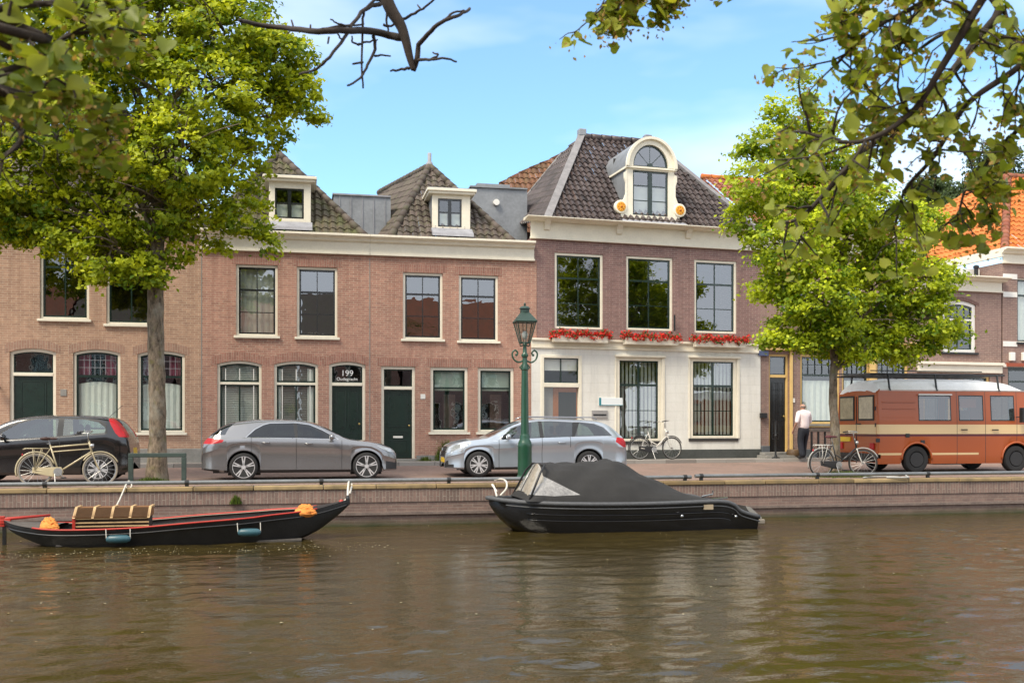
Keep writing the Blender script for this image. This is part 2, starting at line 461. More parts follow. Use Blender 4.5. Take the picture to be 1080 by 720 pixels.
def door(parent, x0, x1, z0, z1, zt, fw=.09, rise=0.0, frame=CREAM, leaf=GREEN, panels=2, letter=True, inner=None, vb=(), step=.12, glass_top=False, label=None):
    """door frame with transom light, leaf with raised panels, handle and step"""
    xc, hw = (x0+x1)/2, (x1-x0)/2
    zo = lambda x: z1 - rise*((x-xc)/hw)**2
    m = MB(); y = .06
    for a, b in ((x0, x0+fw), (x1-fw, x1)): m.box(a, b, y, y+.11, z0, z1-rise-fw)
    m.strip(x0, x1, zo, lambda x: zo(x)-fw, y, y+.11, 14)
    if rise:
        for a, b in ((x0, x0+fw), (x1-fw, x1)): m.box(a+.001, b-.001, y+.002, y+.108, z1-rise-fw, z1-rise-fw*.35)
    m.box(x0+fw, x1-fw, y-.01, y+.11, zt-.045, zt+.045)
    d = m.build('door_frame', frame, parent, bevel=.008)
    a, b = x0+fw, x1-fw
    s = MB(); s.box(a, a+.035, y+.04, y+.08, zt+.045, z1-rise-fw-.02); s.box(b-.035, b, y+.04, y+.08, zt+.045, z1-rise-fw-.02)
    s.strip(a, b, lambda x: zo(x)-fw, lambda x: zo(x)-fw-.035, y+.04, y+.08, 12); s.box(a+.035, b-.035, y+.04, y+.08, zt+.045, zt+.08)
    for f in vb: s.box(a+(b-a)*f-.012, a+(b-a)*f+.012, y+.045, y+.075, zt+.08, zo(a+(b-a)*f)-fw-.03)
    s.build('sash', leaf, d)
    p = MB(); n = 10
    for i in range(n):
        q, r = a+(b-a)*i/n, a+(b-a)*(i+1)/n
        p.add([(q,y+.062,zt+.046),(r,y+.062,zt+.046),(r,y+.062,zo(r)-fw-.002),(q,y+.062,zo(q)-fw-.002)], [(0,1,2,3)])
    p.build('pane', PANE, d, recalc=False)
    L = MB(); yy = y+.05; zt2 = zt-.047
    L.box(a+.004, b-.004, yy, yy+.05, z0+.01, zt2)
    W = b-a; H = zt2-z0
    lay = {2: [(.18,.82,.06,.40),(.18,.82,.46,.94)], 4: [(.14,.46,.06,.36),(.54,.86,.06,.36),(.14,.46,.42,.94),(.54,.86,.42,.94)], 3: [(.16,.84,.05,.27),(.16,.84,.34,.40),(.16,.84,.46,.94)]}[panels]
    fr = MB()
    for u0, u1, v0, v1 in lay:
        X0, X1, Z0, Z1 = a+W*u0, a+W*u1, z0+H*v0, z0+H*v1; t = .022
        L.box(X0, X1, yy-.014, yy+.01, Z0, Z0+t); L.box(X0, X1, yy-.014, yy+.01, Z1-t, Z1)
        L.box(X0, X0+t, yy-.014, yy+.01, Z0+t, Z1-t); L.box(X1-t, X1, yy-.014, yy+.01, Z0+t, Z1-t)
        L.box(X0+.05, X1-.05, yy-.008, yy+.01, Z0+.05, Z1-.05)
    lf = L.build('door', leaf, parent, bevel=.004)
    h = MB(); hx = b-.09; h.ball((hx, yy-.06, z0+H*.48), .03, 8, 6); h.tube([(hx, yy-.06, z0+H*.48), (hx, yy, z0+H*.48)], .012, 6); h.build('handle', BRASS, lf, smooth=True)
    if letter: MB().box(xc-.14, xc+.14, yy-.028, yy-.008, z0+H*.30, z0+H*.30+.06).build('letter_box', WHITE, lf, bevel=.004)
    if step: MB().box(x0-.02, x1+.02, -.18, y, z0-step, z0).build('doorstep', STONE, parent, bevel=.012)
    if inner: inner(d, a, b, zt, lambda x: zo(x)-fw)
    return d

# ---- pantiled slopes
def tile_slope(m, P, q=(.22, .30), amp=.032, step=.03, thick=.05):
    """P: four coplanar corners eaveL, eaveR, ridgeR, ridgeL (the slope seen from outside)"""
    A, B, C_, D = [Vector(p) for p in P]
    u = (B - A).normalized(); n = u.cross(D - A if (D-A).length > (C_-A).length*.2 else C_-A).normalized()
    v = n.cross(u).normalized()
    if v.dot(((C_+D)/2) - (A+B)/2) < 0: v = -v
    if n.z < 0: n = -n
    P2 = [((p-A).dot(u), (p-A).dot(v)) for p in (A, B, C_, D)]
    vmin = min(p[1] for p in P2); vmax = max(p[1] for p in P2)
    def span(t):
        xs = []
        for i in range(4):
            (x0, y0), (x1, y1) = P2[i], P2[(i+1) % 4]
            if abs(y1-y0) < 1e-9:
                if abs(t-y0) < 1e-6: xs += [x0, x1]
                continue
            if min(y0, y1)-1e-7 <= t <= max(y0, y1)+1e-7: xs.append(x0+(x1-x0)*(t-y0)/(y1-y0))
        return (min(xs), max(xs)) if xs else (0, 0)
    tw, thh = q; sub = 6; du = tw/sub
    rows = int(math.ceil((vmax-vmin)/thh)); rnd = random.Random(int(abs(A.x*31+A.y*7+vmax*13)*10))
    H = lambda s: amp * (math.sin(2*PI*s/tw) + .35*math.sin(4*PI*s/tw+.6))
    for r in range(rows):
        t0, t1 = vmin+r*thh, min(vmax, vmin+(r+1)*thh)
        a0, b0 = span(t0+1e-5); a1, b1 = span(t1-1e-5)
        k0, k1 = int(math.floor(min(a0, a1)/du)), int(math.ceil(max(b0, b1)/du))
        rowtint = rnd.uniform(-.1, .1); jz = {}
        for k in range(k0, k1):
            x0, x1 = k*du, (k+1)*du
            l0, r0 = min(max(x0, a0), b0), min(max(x1, a0), b0); l1, r1 = min(max(x0, a1), b1), min(max(x1, a1), b1)
            if r0-l0 < 1e-6 and r1-l1 < 1e-6: continue
            tid = k // sub
            if tid not in jz: jz[tid] = (rnd.uniform(-.006, .008), min(1, max(0, rnd.gauss(.5, .22)+rowtint)))
            j, ti = jz[tid]
            def pt(x, t, off): return A + u*x + v*t + n*(H(x)+off+j)
            vs = [pt(l0, t0, step), pt(r0, t0, step), pt(r1, t1, 0), pt(l1, t1, 0), pt(l0, t0, -.02), pt(r0, t0, -.02)]
            m.add(vs, [(0, 1, 2, 3), (4, 5, 1, 0)], ti)
def ridge_caps(m, A, B, r=.11, L=.36):
    A, B = Vector(A), Vector(B); d = (B-A); n = max(1, int(d.length/L)); rnd = random.Random(int(A.x*17+B.z*5))
    for i in range(n):
        p, q = A+d*(i/n), A+d*((i+1.10)/n)
        m.tube([p, q], [r*1.08, r*.92], 10, True, min(1, max(0, rnd.gauss(.5, .2))))

def cornice(parent, x0, x1, zb, zt, frieze, proj=.30, mat=CREAM, over=.12, brackets=(), name='cornice'):
    """flat frieze board under a stepped projecting gutter moulding"""
    m = MB(); h = zt - frieze
    m.box(x0, x1, -.06, -.002, zb, frieze)
    m.box(x0-.02, x1+.02, -.10, -.004, zb-.03, zb+.03)
    m.prism([(-.06, frieze), (-.06-proj*.35, frieze+h*.12), (-.06-proj*.45, frieze+h*.45), (-.06-proj*.85, frieze+h*.62), (-.06-proj, frieze+h*.70), (-.06-proj, zt), (0, zt), (0, frieze)], x0-over, x1+over, axis='x')
    c = m.build(name, mat, parent, bevel=.006)
    for bx in brackets:
        b = MB(); b.prism([(-.061, frieze-.26), (-.12, frieze-.24), (-.16, frieze-.10), (-.26, frieze+.01), (-.28, frieze+h*.5), (-.061, frieze+h*.5)], bx-.09, bx+.09, axis='x')
        b.build('bracket', mat, c, bevel=.01)
    return c
# ================================================================ the houses across the water
YF = 29.1
BR_A = brick('brown_pink_brick', (.45, .26, .165), (.29, .155, .10), (.58, .49, .37), blotch=(.22, .12, .08))
BR_B = brick('red_pink_brick', (.44, .205, .14), (.28, .12, .085), (.56, .48, .37), blotch=(.20, .095, .07))
BR_B_S = brick('red_pink_brick_on_end', (.38, .17, .12), (.23, .095, .068), (.42, .35, .27), rot=True, w=.24, h=.066)
BR_A_S = brick('brown_pink_brick_on_end', (.38, .21, .14), (.24, .13, .09), (.44, .37, .29), rot=True, w=.24, h=.066)
BR_W = brick('purple_brick', (.27, .14, .12), (.16, .078, .072), (.42, .35, .30), blotch=(.16, .085, .08))
BR_D = brick('mauve_brick', (.29, .17, .135), (.20, .115, .095), (.40, .34, .28), blotch=(.17, .10, .09))
STUC = brick('cream_block_stucco', (.75, .73, .67), (.73, .71, .65), (.64, .62, .565), w=1.25, h=.285, gap=.014, blotch=(.68, .65, .57), bm=.5, rough=.7)
TILE_G = tinted('grey_brown_pantiles', (.055, .042, .034), (.135, .105, .088), .7, c_spot=(.10, .115, .045), spot=.5)
TILE_MOSS = tinted('mossy_pantiles', (.06, .05, .032), (.14, .115, .075), .75, c_spot=(.10, .12, .035), spot=.8, vs=2.5)
TILE_D = tinted('dark_glazed_pantiles', (.022, .016, .016), (.095, .072, .068), .38, c_spot=(.15, .135, .12), spot=.35, vs=8)
TILE_O = tinted('orange_pantiles', (.42, .115, .025), (.64, .22, .05), .7, c_spot=(.38, .13, .05), spot=.45, vs=3)
TILE_R = tinted('old_red_pantiles', (.22, .07, .04), (.36, .13, .07), .8, c_spot=(.12, .09, .06), spot=.6, vs=3)

def dormer(parent, F, px0, px1, pyt, pyb, gx0, gx1, gyt, gyb, dy, back, name='dormer'):
    """boxy dormer with hood, cheeks, a two-leaf casement and a lead apron"""
    x0, z1 = F.at(px0, pyt, dy); x1, z0 = F.at(px1, pyb, dy); a, zt = F.at(gx0, gyt, dy); b, zb = F.at(gx1, gyb, dy)
    m = MB()
    m.box(x0, a, dy, dy+.10, z0, z1); m.box(b, x1, dy, dy+.10, z0, z1); m.box(a, b, dy, dy+.10, zt, z1); m.box(a, b, dy, dy+.10, z0, zb)
    d = m.build(name, CREAM, parent, bevel=.008)
    MB().box(x0-.12, x1+.12, dy-.14, dy+back, z1, z1+.07).box(x0-.17, x1+.17, dy-.19, dy+back+.03, z1+.07, z1+.15).build('hood', CREAM, d, bevel=.012)
    MB().box(x0-.13, x1+.13, dy-.15, dy+back, z1+.151, z1+.175).build('flat_roof', ZINC, d)
    MB().box(x0+.01, x0+.06, dy+.101, dy+back, z0-.3, z1-.002).box(x1-.06, x1-.01, dy+.101, dy+back, z0-.3, z1-.002).build('cheek', ZINC, d)
    s = MB(); sw = .05; xm = (a+b)/2; zm = zb+(zt-zb)*.52
    s.box(a, a+sw, dy+.03, dy+.08, zb, zt); s.box(b-sw, b, dy+.03, dy+.08, zb, zt); s.box(a+sw, b-sw, dy+.03, dy+.08, zb, zb+sw); s.box(a+sw, b-sw, dy+.03, dy+.08, zt-sw, zt)
    s.box(xm-.05, xm+.05, dy+.025, dy+.08, zb+sw, zt-sw); s.box(a+sw, xm-.05, dy+.04, dy+.07, zm-.015, zm+.015); s.box(xm+.05, b-sw, dy+.04, dy+.07, zm-.015, zm+.015)
    s.build('sash', BLACKP, d)
    MB().add([(a,dy+.06,zb),(b,dy+.06,zb),(b,dy+.06,zt),(a,dy+.06,zt)], [(0,1,2,3)]).build('pane', PANE, d, recalc=False)
    MB().box(a, xm-.06, dy+.14, dy+.15, zb+.02, zm-.02).box(xm+.06, b, dy+.14, dy+.15, zb+.02, zm-.02).build('net_curtain', CURT, d)
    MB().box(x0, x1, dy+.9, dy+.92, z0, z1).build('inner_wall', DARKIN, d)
    MB().prism([(dy-.04, z0+.03), (dy-.38, z0-.17), (dy-.42, z0-.27), (dy+.05, z0-.12)], x0-.04, x1+.04, axis='x').build('lead_apron', LEAD, d)
    return d

# ---------------- house A : far left, brown pink brick
F = Frame(0, YF)
xA0, xA1 = F.x(-150), F.x(212.5)
hA = empty('brick_house', (0, YF, 0), 0, 'brown-pink brick house at far left behind the tree and the black hatchback', 'house', 'row of canal houses across the water')
zE = F.z(200, 247)
ops = []; G0 = .30
def opx(F, a, t, b, bt, rise=0.0, dy=0.0):
    x0, z1 = F.at(a, t); x1, z0 = F.at(b, bt); return (x0, x1, z0, z1, rise)
A_up1 = opx(F, 42, 258, 94, 337); A_up2 = opx(F, 112, 262, 164, 342.5)
A_d = opx(F, 10, 367, 59, 482, .10); A_w1 = opx(F, 77, 368, 127, 455, .10); A_w2 = opx(F, 145, 369.5, 195, 456, .10)
A_up0 = opx(F, -40, 255, 12-18, 333); A_w0 = opx(F, -60, 366, -12, 454, .10); A_d = A_d[:2] + (G0,) + A_d[3:]
facade(hA, BR_A, xA0, xA1, 0.0, zE, [A_up1, A_up2, A_d, A_w1, A_w2, A_up0, A_w0])
shell(hA, BR_A, xA0, xA1, 0.0, zE, 9, (.3, 3.4))
for o in (A_up1, A_up2, A_up0):
    x0, x1, z0, z1, _ = o; zt = z1-(z1-z0)*.29
    window(hA, x0, x1, z0, z1, fw=.07, hbars=((zt, .06),), vbars=((.5, .035),), sash=GREEN)
    lintel(hA, x0, x1, z1, 0, .22, BR_A_S)
MB().box(A_up1[0]-.02, A_up1[1]-.05, -.09, .04, A_up1[3], A_up1[3]+.20).build('shutter_box', WHITE, hA, bevel=.01)
for o in (A_w1, A_w2, A_w0):
    x0, x1, z0, z1, r = o; zt = F.z(100, 396.5); a, b = x0+.075, x1-.075
    w = window(hA, x0, x1, z0, z1, fw=.075, rise=r, hbars=((zt, .07),), inner=both(curtain(0, .62, CURT, y=.17), curtain(.68, 1, PINK, a_=.02, b_=.34, y=.2, wave=.09), curtain(.68, 1, PINK, a_=.66, b_=.98, y=.2, wave=.09)))
    m = MB()
    for i in range(1, 7): xx = a+.05+(b-a-.1)*i/7; m.box(xx-.006, xx+.006, .108, .116, zt+.04, z1-.13)
    for i in range(1, 3): zz = zt+.035+(z1-.12-zt)*i/3; m.box(a+.05, b-.05, .1085, .1155, zz-.006, zz+.006)
    m.build('leaded_bars', LEAD, w)
    lintel(hA, x0, x1, z1, r, .24, BR_A_S)
door(hA, A_d[0], A_d[1], A_d[2], A_d[3], F.z(35, 394.5), fw=.085, rise=.10, panels=2, letter=False)
lintel(hA, A_d[0], A_d[1], A_d[3], .10, .24, BR_A_S)
MB().box(xA0, A_d[0]-.02, -.04, -.003, .05, F.z(150, 473)).box(A_d[1]+.02, xA1, -.04, -.003, .05, F.z(150, 473)).build('plinth', STONE, hA, bevel=.01)
px_, pz_ = F.at(67, 414); MB().box(px_-.08, px_+.08, -.015, -.002, pz_-.09, pz_+.09).build('number_plate', STONE, hA, bevel=.004)
px_, pz_ = F.at(-1, 409); l = MB(); l.tube([(px_, 0, pz_+.05), (px_, -.18, pz_+.12), (px_, -.2, pz_+.08)], .012, 6); l.lathe([(.03,.08),(.09,.02),(.07,-.12),(.03,-.15)], (px_, -.2, pz_), 'z', 6); l.build('wall_lamp', IRON, hA)
cornice(hA, xA0, xA1, zE, zE+.52, zE+.32, .28, over=0)
t = MB(); tile_slope(t, [(xA0, -.15, zE+.45), (xA1, -.15, zE+.45), (xA1-1.2, 3.4, zE+3.6), (xA0, 3.4, zE+3.6)])
tile_slope(t, [(xA1, 8, zE+.45), (xA1, -.15, zE+.45), (xA1-1.2, 3.4, zE+3.6), (xA1-1.2, 5, zE+3.6)])
t.build('roof', TILE_G, hA, recalc=False)

# ---------------- house B : with the 199 door
xB0, xB1 = xA1, F.x(390)
hB = empty('brick_house', (0, YF, 0), 0, 'red-pink brick house with white blinds and the 199 Oudegracht door', 'house', 'row of canal houses across the water')
zE = F.z(390, 268.5)
B_u1 = opx(F, 249, 278.5, 293, 354.5); B_u2 = opx(F, 313, 281, 356, 356)
B_g1 = opx(F, 229, 380, 276, 456, .10); B_g2 = opx(F, 289, 380.5, 335.5, 456, .10)
B_d = opx(F, 347, 381, 385.5, 480, .09); B_d = B_d[:2] + (G0,) + B_d[3:]
facade(hB, BR_B, xB0, xB1, 0.0, zE, [B_u1, B_u2, B_g1, B_g2, B_d])
shell(hB, BR_B, xB0, xB1, 0.0, zE, 9, (.3, 3.4))
for i, o in enumerate((B_u1, B_u2)):
    x0, x1, z0, z1, _ = o; zt = F.z(270, 305.5) if i == 0 else F.z(335, 308); zm = (zt+z0)/2+.02
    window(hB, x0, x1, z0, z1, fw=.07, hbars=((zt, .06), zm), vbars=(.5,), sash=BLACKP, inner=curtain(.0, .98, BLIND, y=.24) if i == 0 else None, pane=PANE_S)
    lintel(hB, x0, x1, z1, 0, .24, BR_B_S)
for i, o in enumerate((B_g1, B_g2)):
    x0, x1, z0, z1, r = o; zt = F.z(250, 404)
    w = window(hB, x0, x1, z0, z1, fw=.075, rise=r, trans=(zt,), vbars=((.5, .045),), inner=blinds() if i == 0 else both(blinds(0, 1, .05, plain('dim_slats', (.32, .32, .29), .7)), curtain(0, .95, CURT, a_=.02, b_=.12, y=.15), curtain(0, .95, CURT, a_=.78, b_=.97, y=.15)))
    a, b = x0+.075, x1-.075; m = MB()
    for f in (.14, .86): m.box(a+(b-a)*f-.012, a+(b-a)*f+.012, .075, .084, z0+.09, zt-.06)
    for f in (.14, .5, .86): m.box(a+(b-a)*f-.012, a+(b-a)*f+.012, .075, .084, zt+.09, z1-r-.12)
    m.build('glazing_bars', WHITE, w)
    lintel(hB, x0, x1, z1, r, .25, BR_B_S, .16)
zt = F.z(366, 405)
dB = door(hB, B_d[0], B_d[1], B_d[2], B_d[3], zt, fw=.085, rise=.09, panels=4, letter=False)
lintel(hB, B_d[0], B_d[1], B_d[3], .09, .25, BR_B_S, .14)
def text(body, size, x, y, z, mat, parent, name, ext=.004, align='CENTER', rot=(PI/2, 0, 0), sx=1.0):
    c = bpy.data.curves.new(name, 'FONT'); c.body = body; c.size = size; c.extrude = ext; c.align_x = align; c.align_y = 'CENTER'
    tmp = bpy.data.objects.new('tmp', c); COL.objects.link(tmp); bpy.context.view_layer.update()
    me = bpy.data.meshes.new_from_object(tmp.evaluated_get(bpy.context.evaluated_depsgraph_get())); bpy.data.objects.remove(tmp); bpy.data.curves.remove(c)
    me.materials.clear(); me.materials.append(mat); o = bpy.data.objects.new(name, me); COL.objects.link(o); o.parent = parent
    o.location = (x, y, z); o.rotation_euler = rot; o.scale = (sx, 1, 1); return o
LET = plain('white_lettering', (.85, .85, .82), .5, var=.02)
xc = (B_d[0]+B_d[1])/2
text('199', .24, xc, .10, F.z(366, 393.5), LET, dB, 'lettering'); text('Oudegracht', .125, xc, .10, F.z(366, 399.5), LET, dB, 'lettering')
zp = F.z(205, 473)
MB().box(xB0, B_g1[0]+.1, -.04, -.003, .05, zp).build('plinth', STONE, hB, bevel=.01)
MB().box(B_d[1]+.03, xB1, -.03, -.003, .05, .42).build('plinth', STONE, hB, bevel=.01)

# ---------------- house C : green door, two blinds
xC0, xC1 = xB1, F.x(566)
hC = empty('brick_house', (0, YF, 0), 0, 'red-pink brick house with dark green door, left of the white-stucco house', 'house', 'row of canal houses across the water')
C_u1 = opx(F, 425, 287, 467, 358); C_u2 = opx(F, 484, 289.5, 525.5, 360)
C_d = opx(F, 402, 386, 438, 482); C_d = C_d[:2] + (G0,) + C_d[3:]
C_g1 = opx(F, 454, 387, 493.5, 455.5); C_g2 = opx(F, 504, 387.5, 542, 455.5)
facade(hC, BR_B, xC0, xC1, 0.0, zE, [C_u1, C_u2, C_d, C_g1, C_g2])
shell(hC, BR_B, xC0, xC1, 0.0, zE, 9, (.3, 3.4))
for o in (C_u1, C_u2):
    x0, x1, z0, z1, _ = o; zt = z1-(z1-z0)*.32; zm = (zt+z0)/2+.02
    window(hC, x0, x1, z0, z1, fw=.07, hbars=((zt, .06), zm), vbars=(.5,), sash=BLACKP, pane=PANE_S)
    lintel(hC, x0, x1, z1, 0, .24, BR_B_S)
MINT = plain('mint_roller_blind', (.62, .72, .62), .8, var=.04)
for o in (C_g1, C_g2):
    x0, x1, z0, z1, _ = o; zt = F.z(475, 409)
    window(hC, x0, x1, z0, z1, fw=.085, hbars=((zt, .05),), sash=GREEN, inner=both(shade(.66, .99, MINT), curtain(0, .6, plain('rust_curtain', (.16, .10, .08), .9, var=.4, vs=8), y=.3, a_=.35, b_=.75, wave=.2)), pane=PANE_S)
    lintel(hC, x0, x1, z1, 0, .24, BR_B_S)
door(hC, C_d[0], C_d[1], C_d[2], C_d[3], F.z(420, 409), fw=.085, panels=3, letter=True)
lintel(hC, C_d[0], C_d[1], C_d[3], 0, .24, BR_B_S)
px_, pz_ = F.at(446, 418); MB().box(px_-.07, px_+.07, -.015, -.002, pz_-.07, pz_+.07).build('number_plate', WHITE, hC, bevel=.004)
MB().box(C_d[1]+.03, xC1, -.03, -.003, .05, .40).build('plinth', STONE, hC, bevel=.01)
# the shared seams show as thin lead strips
for hh, xx in ((hB, xB0), (hC, xC0)): MB().box(xx-.012, xx+.012, -.006, .0, .5, zE-.1).build('seam_strip', STONE, hh)
zc = F.z(430, 250.8)
cornice(hB, xB0-.02, xB1-.003, zE, zc, zE+(zc-zE)*.62, .26, over=0)
cornice(hC, xC0+.003, xC1-.09, zE, zc, zE+(zc-zE)*.62, .26, over=0)
zR = zc - .02
# B roof: steep hip, apex at (294,162)
ap = F.at(294, 162, 2.8); A1 = (ap[0], 2.8, ap[1])
fl, fr_ = (xB0+.05, -.10, zR), (F.at(385, 246, -.1)[0], -.10, zR)
t = MB(); tile_slope(t, [fl, fr_, A1, A1]); 
tile_slope(t, [(fr_[0], 8, zR), fr_, A1, (A1[0], 6, A1[2])]); tile_slope(t, [fl, (fl[0], 8, zR), (A1[0], 6, A1[2]), A1])
rB = t.build('roof', TILE_MOSS, hB, recalc=False)
t = MB(); ridge_caps(t, fr_, A1); ridge_caps(t, fl, A1); ridge_caps(t, A1, (A1[0], 6, A1[2])); t.build('ridge_tiles', TILE_G, rB, smooth=True)
dormer(hB, F, 283.7, 327.8, 191, 236, 290, 320.5, 198, 231, .15, 2.0)
MB().box(F.x(352, 2.0), F.x(412, 2.0), 2.0, 5.5, zR-.4, F.z(380, 207, 2.0)).build('zinc_box', ZINC, hB)
m = MB(); xx0, xx1 = F.x(352, 2.0), F.x(412, 2.0); zt_ = F.z(380, 207, 2.0)
for i in range(5): xx = xx0+(xx1-xx0)*(i+.5)/5; m.box(xx-.012, xx+.012, 1.975, 2.0, zR-.3, zt_)
m.box(xx0-.04, xx1, 1.95, 5.5, zt_+.002, zt_+.05); m.build('standing_seams', LEAD, hB)
# C roof: skewed hip, apex (453,175)
a2 = F.at(453, 175, 3.0); A2 = Vector((a2[0], 3.0, a2[1]))
FLc = Vector((F.x(412, -.1), -.1, zR)); FRc = Vector((F.x(541, -.1), -.1, zR))
bl = F.at(386, 250, 3.4); BL = Vector((bl[0], 3.4, bl[1]-.1))
nn = (A2-FLc).cross(BL-FLc); cam_l = CAM-F.o; dr = FW+RT*((400-540)/FPX)+Vector((0, 0, (HOR-203)/FPX)); tt = nn.dot(FLc-cam_l)/nn.dot(dr); TL = cam_l+dr*tt
t = MB(); tile_slope(t, [FLc, FRc, A2, A2], (.22, .30)); 
m2 = MB()
tile_slope(t, [BL, FLc, A2, TL])
rr = Vector((A2.x+.2, 7, A2.z)); tile_slope(t, [FRc, (FRc.x+.1, 8, zR), rr, A2])
rC = t.build('roof', TILE_G, hC, recalc=False)
t = MB(); ridge_caps(t, FLc, A2); ridge_caps(t, FRc, A2); ridge_caps(t, A2, TL); t.build('ridge_tiles', TILE_G, rC, smooth=True)
MB().lathe([(.14,-.1),(.10,.10),(.06,.14),(.065,.40),(.04,.42)], A2, 'z', 12).build('lead_finial', LEAD, rC, smooth=True)
dormer(hC, F, 456, 496, 204.5, 243, 462, 487, 209, 240, .30, 2.4)
x0, x1 = F.x(497, 2.4), F.x(556, 2.4); zt_ = F.z(525, 199, 2.4)
MB().box(x0, x1, 2.4, 6, zR-.3, zt_).box(x0-.04, x1, 2.34, 6, zt_+.002, zt_+.05).box(F.x(503, 3.0), F.x(538, 3.0), 3.0, 5, zt_+.05, F.z(520, 194, 3.0)).build('zinc_box', ZINC, hC)
vx, vz = F.at(523, 214, 2.4); MB().lathe([(.10,-.12),(.10,.0)], (vx, 2.4, vz), 'y', 14).build('vent', WHITE, hC, smooth=True, sharp=40)

# ---------------- house W : white stucco ground floor, arched dormer
aW = R(4.84); W0x = F.x(560)
FWh = Frame(W0x, YF, aW); F = FWh
hW = empty('stucco_house', (W0x, YF, 0), aW, 'tall purple-brick house with cream stucco ground floor, arched dormer and geraniums', 'house', 'row of canal houses across the water')
xW0, xW1 = -.0, F.x(801.5)
zEW = F.z(559, 250.5); zS = F.z(690, 361.5)
W_u = [opx(F, 585, 266, 636, 347.5), opx(F, 660.5, 269.5, 709.5, 349), opx(F, 732.3, 273.5, 777, 352)]
W_g = [opx(F, 650, 376.5, 697, 465), opx(F, 727.5, 377.5, 776, 462)]
W_d = opx(F, 570, 374, 613, 484); W_d = W_d[:2] + (.28,) + W_d[3:]
facade(hW, BR_W, xW0, xW1, zS, zEW, W_u)
facade(hW, STUC, xW0-.0, xW1, .0, zS, W_g+[W_d], name='stucco_wall', y=-.035)
shell(hW, BR_W, xW0, xW1, 0.0, zEW, 9, (.3, 3.4))
m = MB(); m.box(xW0-.02, xW1+.02, -.11, -.036, zS-.02, zS+.05); m.box(xW0-.01, xW1+.01, -.085, -.036, F.z(690, 370), F.z(690, 367.5)); m.box(xW0-.01, xW1+.01, -.062, -.036, F.z(690, 367.4), zS-.021); m.build('string_course', CREAM, hW, bevel=.01)
MB().box(xW0, W_d[0]-.02, -.075, -.037, .05, .52).box(W_d[1]+.02, xW1, -.075, -.037, .05, .52).build('plinth', plain('dark_plinth', (.06, .065, .06), .8, var=.25, vs=2), hW, bevel=.01)
for i, o in enumerate(W_u):
    x0, x1, z0, z1, _ = o; zt = z1-(z1-z0)*.33; zm = (zt+z0)/2
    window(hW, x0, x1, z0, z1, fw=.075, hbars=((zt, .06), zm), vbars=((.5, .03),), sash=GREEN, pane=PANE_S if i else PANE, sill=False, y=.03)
FLOW = tinted('red_geraniums', (.45, .010, .012), (.80, .05, .03), .6, trans=.2)
LEAFG = tinted('window_box_leaves', (.03, .07, .015), (.09, .15, .03), .6)
for i, (a, b) in enumerate(((580, 644), (655, 718), (729, 789))):
    yb = (361, 363.5, 366)[i]; x0, x1 = F.x(a+3, -.2), F.x(b-4, -.2); z0 = F.z((a+b)/2, yb, -.3); z1 = z0+.20
    bx = MB(); bx.box(x0, x1, -.32, -.12, z0, z1); fb = bx.build('planter', CREAM, None, bevel=.01)
    fb.location = (W0x, YF, 0); fb.rotation_euler = (0, 0, aW)
    tag(fb, ('cream window box of red geraniums under the left upper window', 'cream window box of red geraniums under the middle upper window', 'cream window box of red geraniums under the right upper window')[i], 'window box', 'geranium boxes on the stucco house')
    g = MB(); q = MB(); rn = random.Random(i+3)
    for k in range(1300):
        c = Vector((rn.uniform(x0-.12, x1+.12), rn.uniform(-.42, -.12), z1-.10+.20*rn.random()+.10*math.sin(rn.random()*3)*(.6+.4*math.sin(rn.random()*6)))); c.z += .035*math.sin(c.x*9)+.03*math.sin(c.x*23); s = rn.uniform(.022, .045)
        n = Vector((rn.gauss(0,1), rn.gauss(-.5,1), rn.gauss(.5,1))).normalized(); u = n.orthogonal().normalized()*s; v = n.cross(u).normalized()*s
        (g if rn.random() < .70 else q).add([c-u, c-v*.8, c+u, c+v*.8], [(0,1,2,3)], rn.random())
    tag(g.build('flowers', FLOW, fb, recalc=False), kind='stuff'); tag(q.build('leaves', LEAFG, fb, recalc=False), kind='stuff')
for i, o in enumerate(W_g):
    x0, x1, z0, z1, _ = o; zt = F.z((650+776)/2, 406.5); zm = F.z(713, 433)
    window(hW, x0, x1, z0, z1, fw=.10, hbars=((zt, .07), zm), vbars=((.5, .07),), sash=GREEN, sw=.045, y=-.03, sillmat=plain('dark_sill', (.035, .032, .03), .6), inner=vertical_blinds(seed=i), pane=PANE_S, sill_h=.09)
    MB().box(x0-.07, x1+.12, -.12, -.037, z1+.002, z1+.07).box(x1+.01, x1+.11, -.07, -.037, z0, z1).box(x0-.06, x0-.01, -.06, -.037, z0, z1).build('surround', CREAM, hW, bevel=.01)
# glazed entrance
x0, x1, z0, z1, _ = W_d; zt = F.z(590, 405.5)
m = MB(); m.box(x0, x0+.1, -.06, .1, z0, z1); m.box(x1-.1, x1, -.06, .1, z0, z1); m.box(x0+.1, x1-.1, -.06, .1, z1-.09, z1); m.box(x0+.1, x1-.1, -.07, .1, zt-.08, zt+.05); dW = m.build('door_frame', CREAM, hW, bevel=.01)
a, b = x0+.1, x1-.1
MB().box(a, a+.03, .0, .06, zt+.05, z1-.09).box(b-.03, b, 0, .06, zt+.05, z1-.09).box(a+.03, b-.03, 0, .06, zt+.05, zt+.08).box(a+.03, b-.03, 0, .06, z1-.12, z1-.09).box((a+b)/2-.015, (a+b)/2+.015, 0, .06, zt+.08, z1-.12).build('sash', GREEN, dW)
MB().add([(a,.03,z0),(b,.03,z0),(b,.03,z1-.09),(a,.03,z1-.09)], [(0,1,2,3)]).build('pane', glass('clear_door_glass', (.9, .9, .88), .02), dW, recalc=False)
MB().box(a, b, .12, .14, z1-.46, z1-.1).build('net_curtain', CURT, dW)
xo = a+(b-a)*.30; 
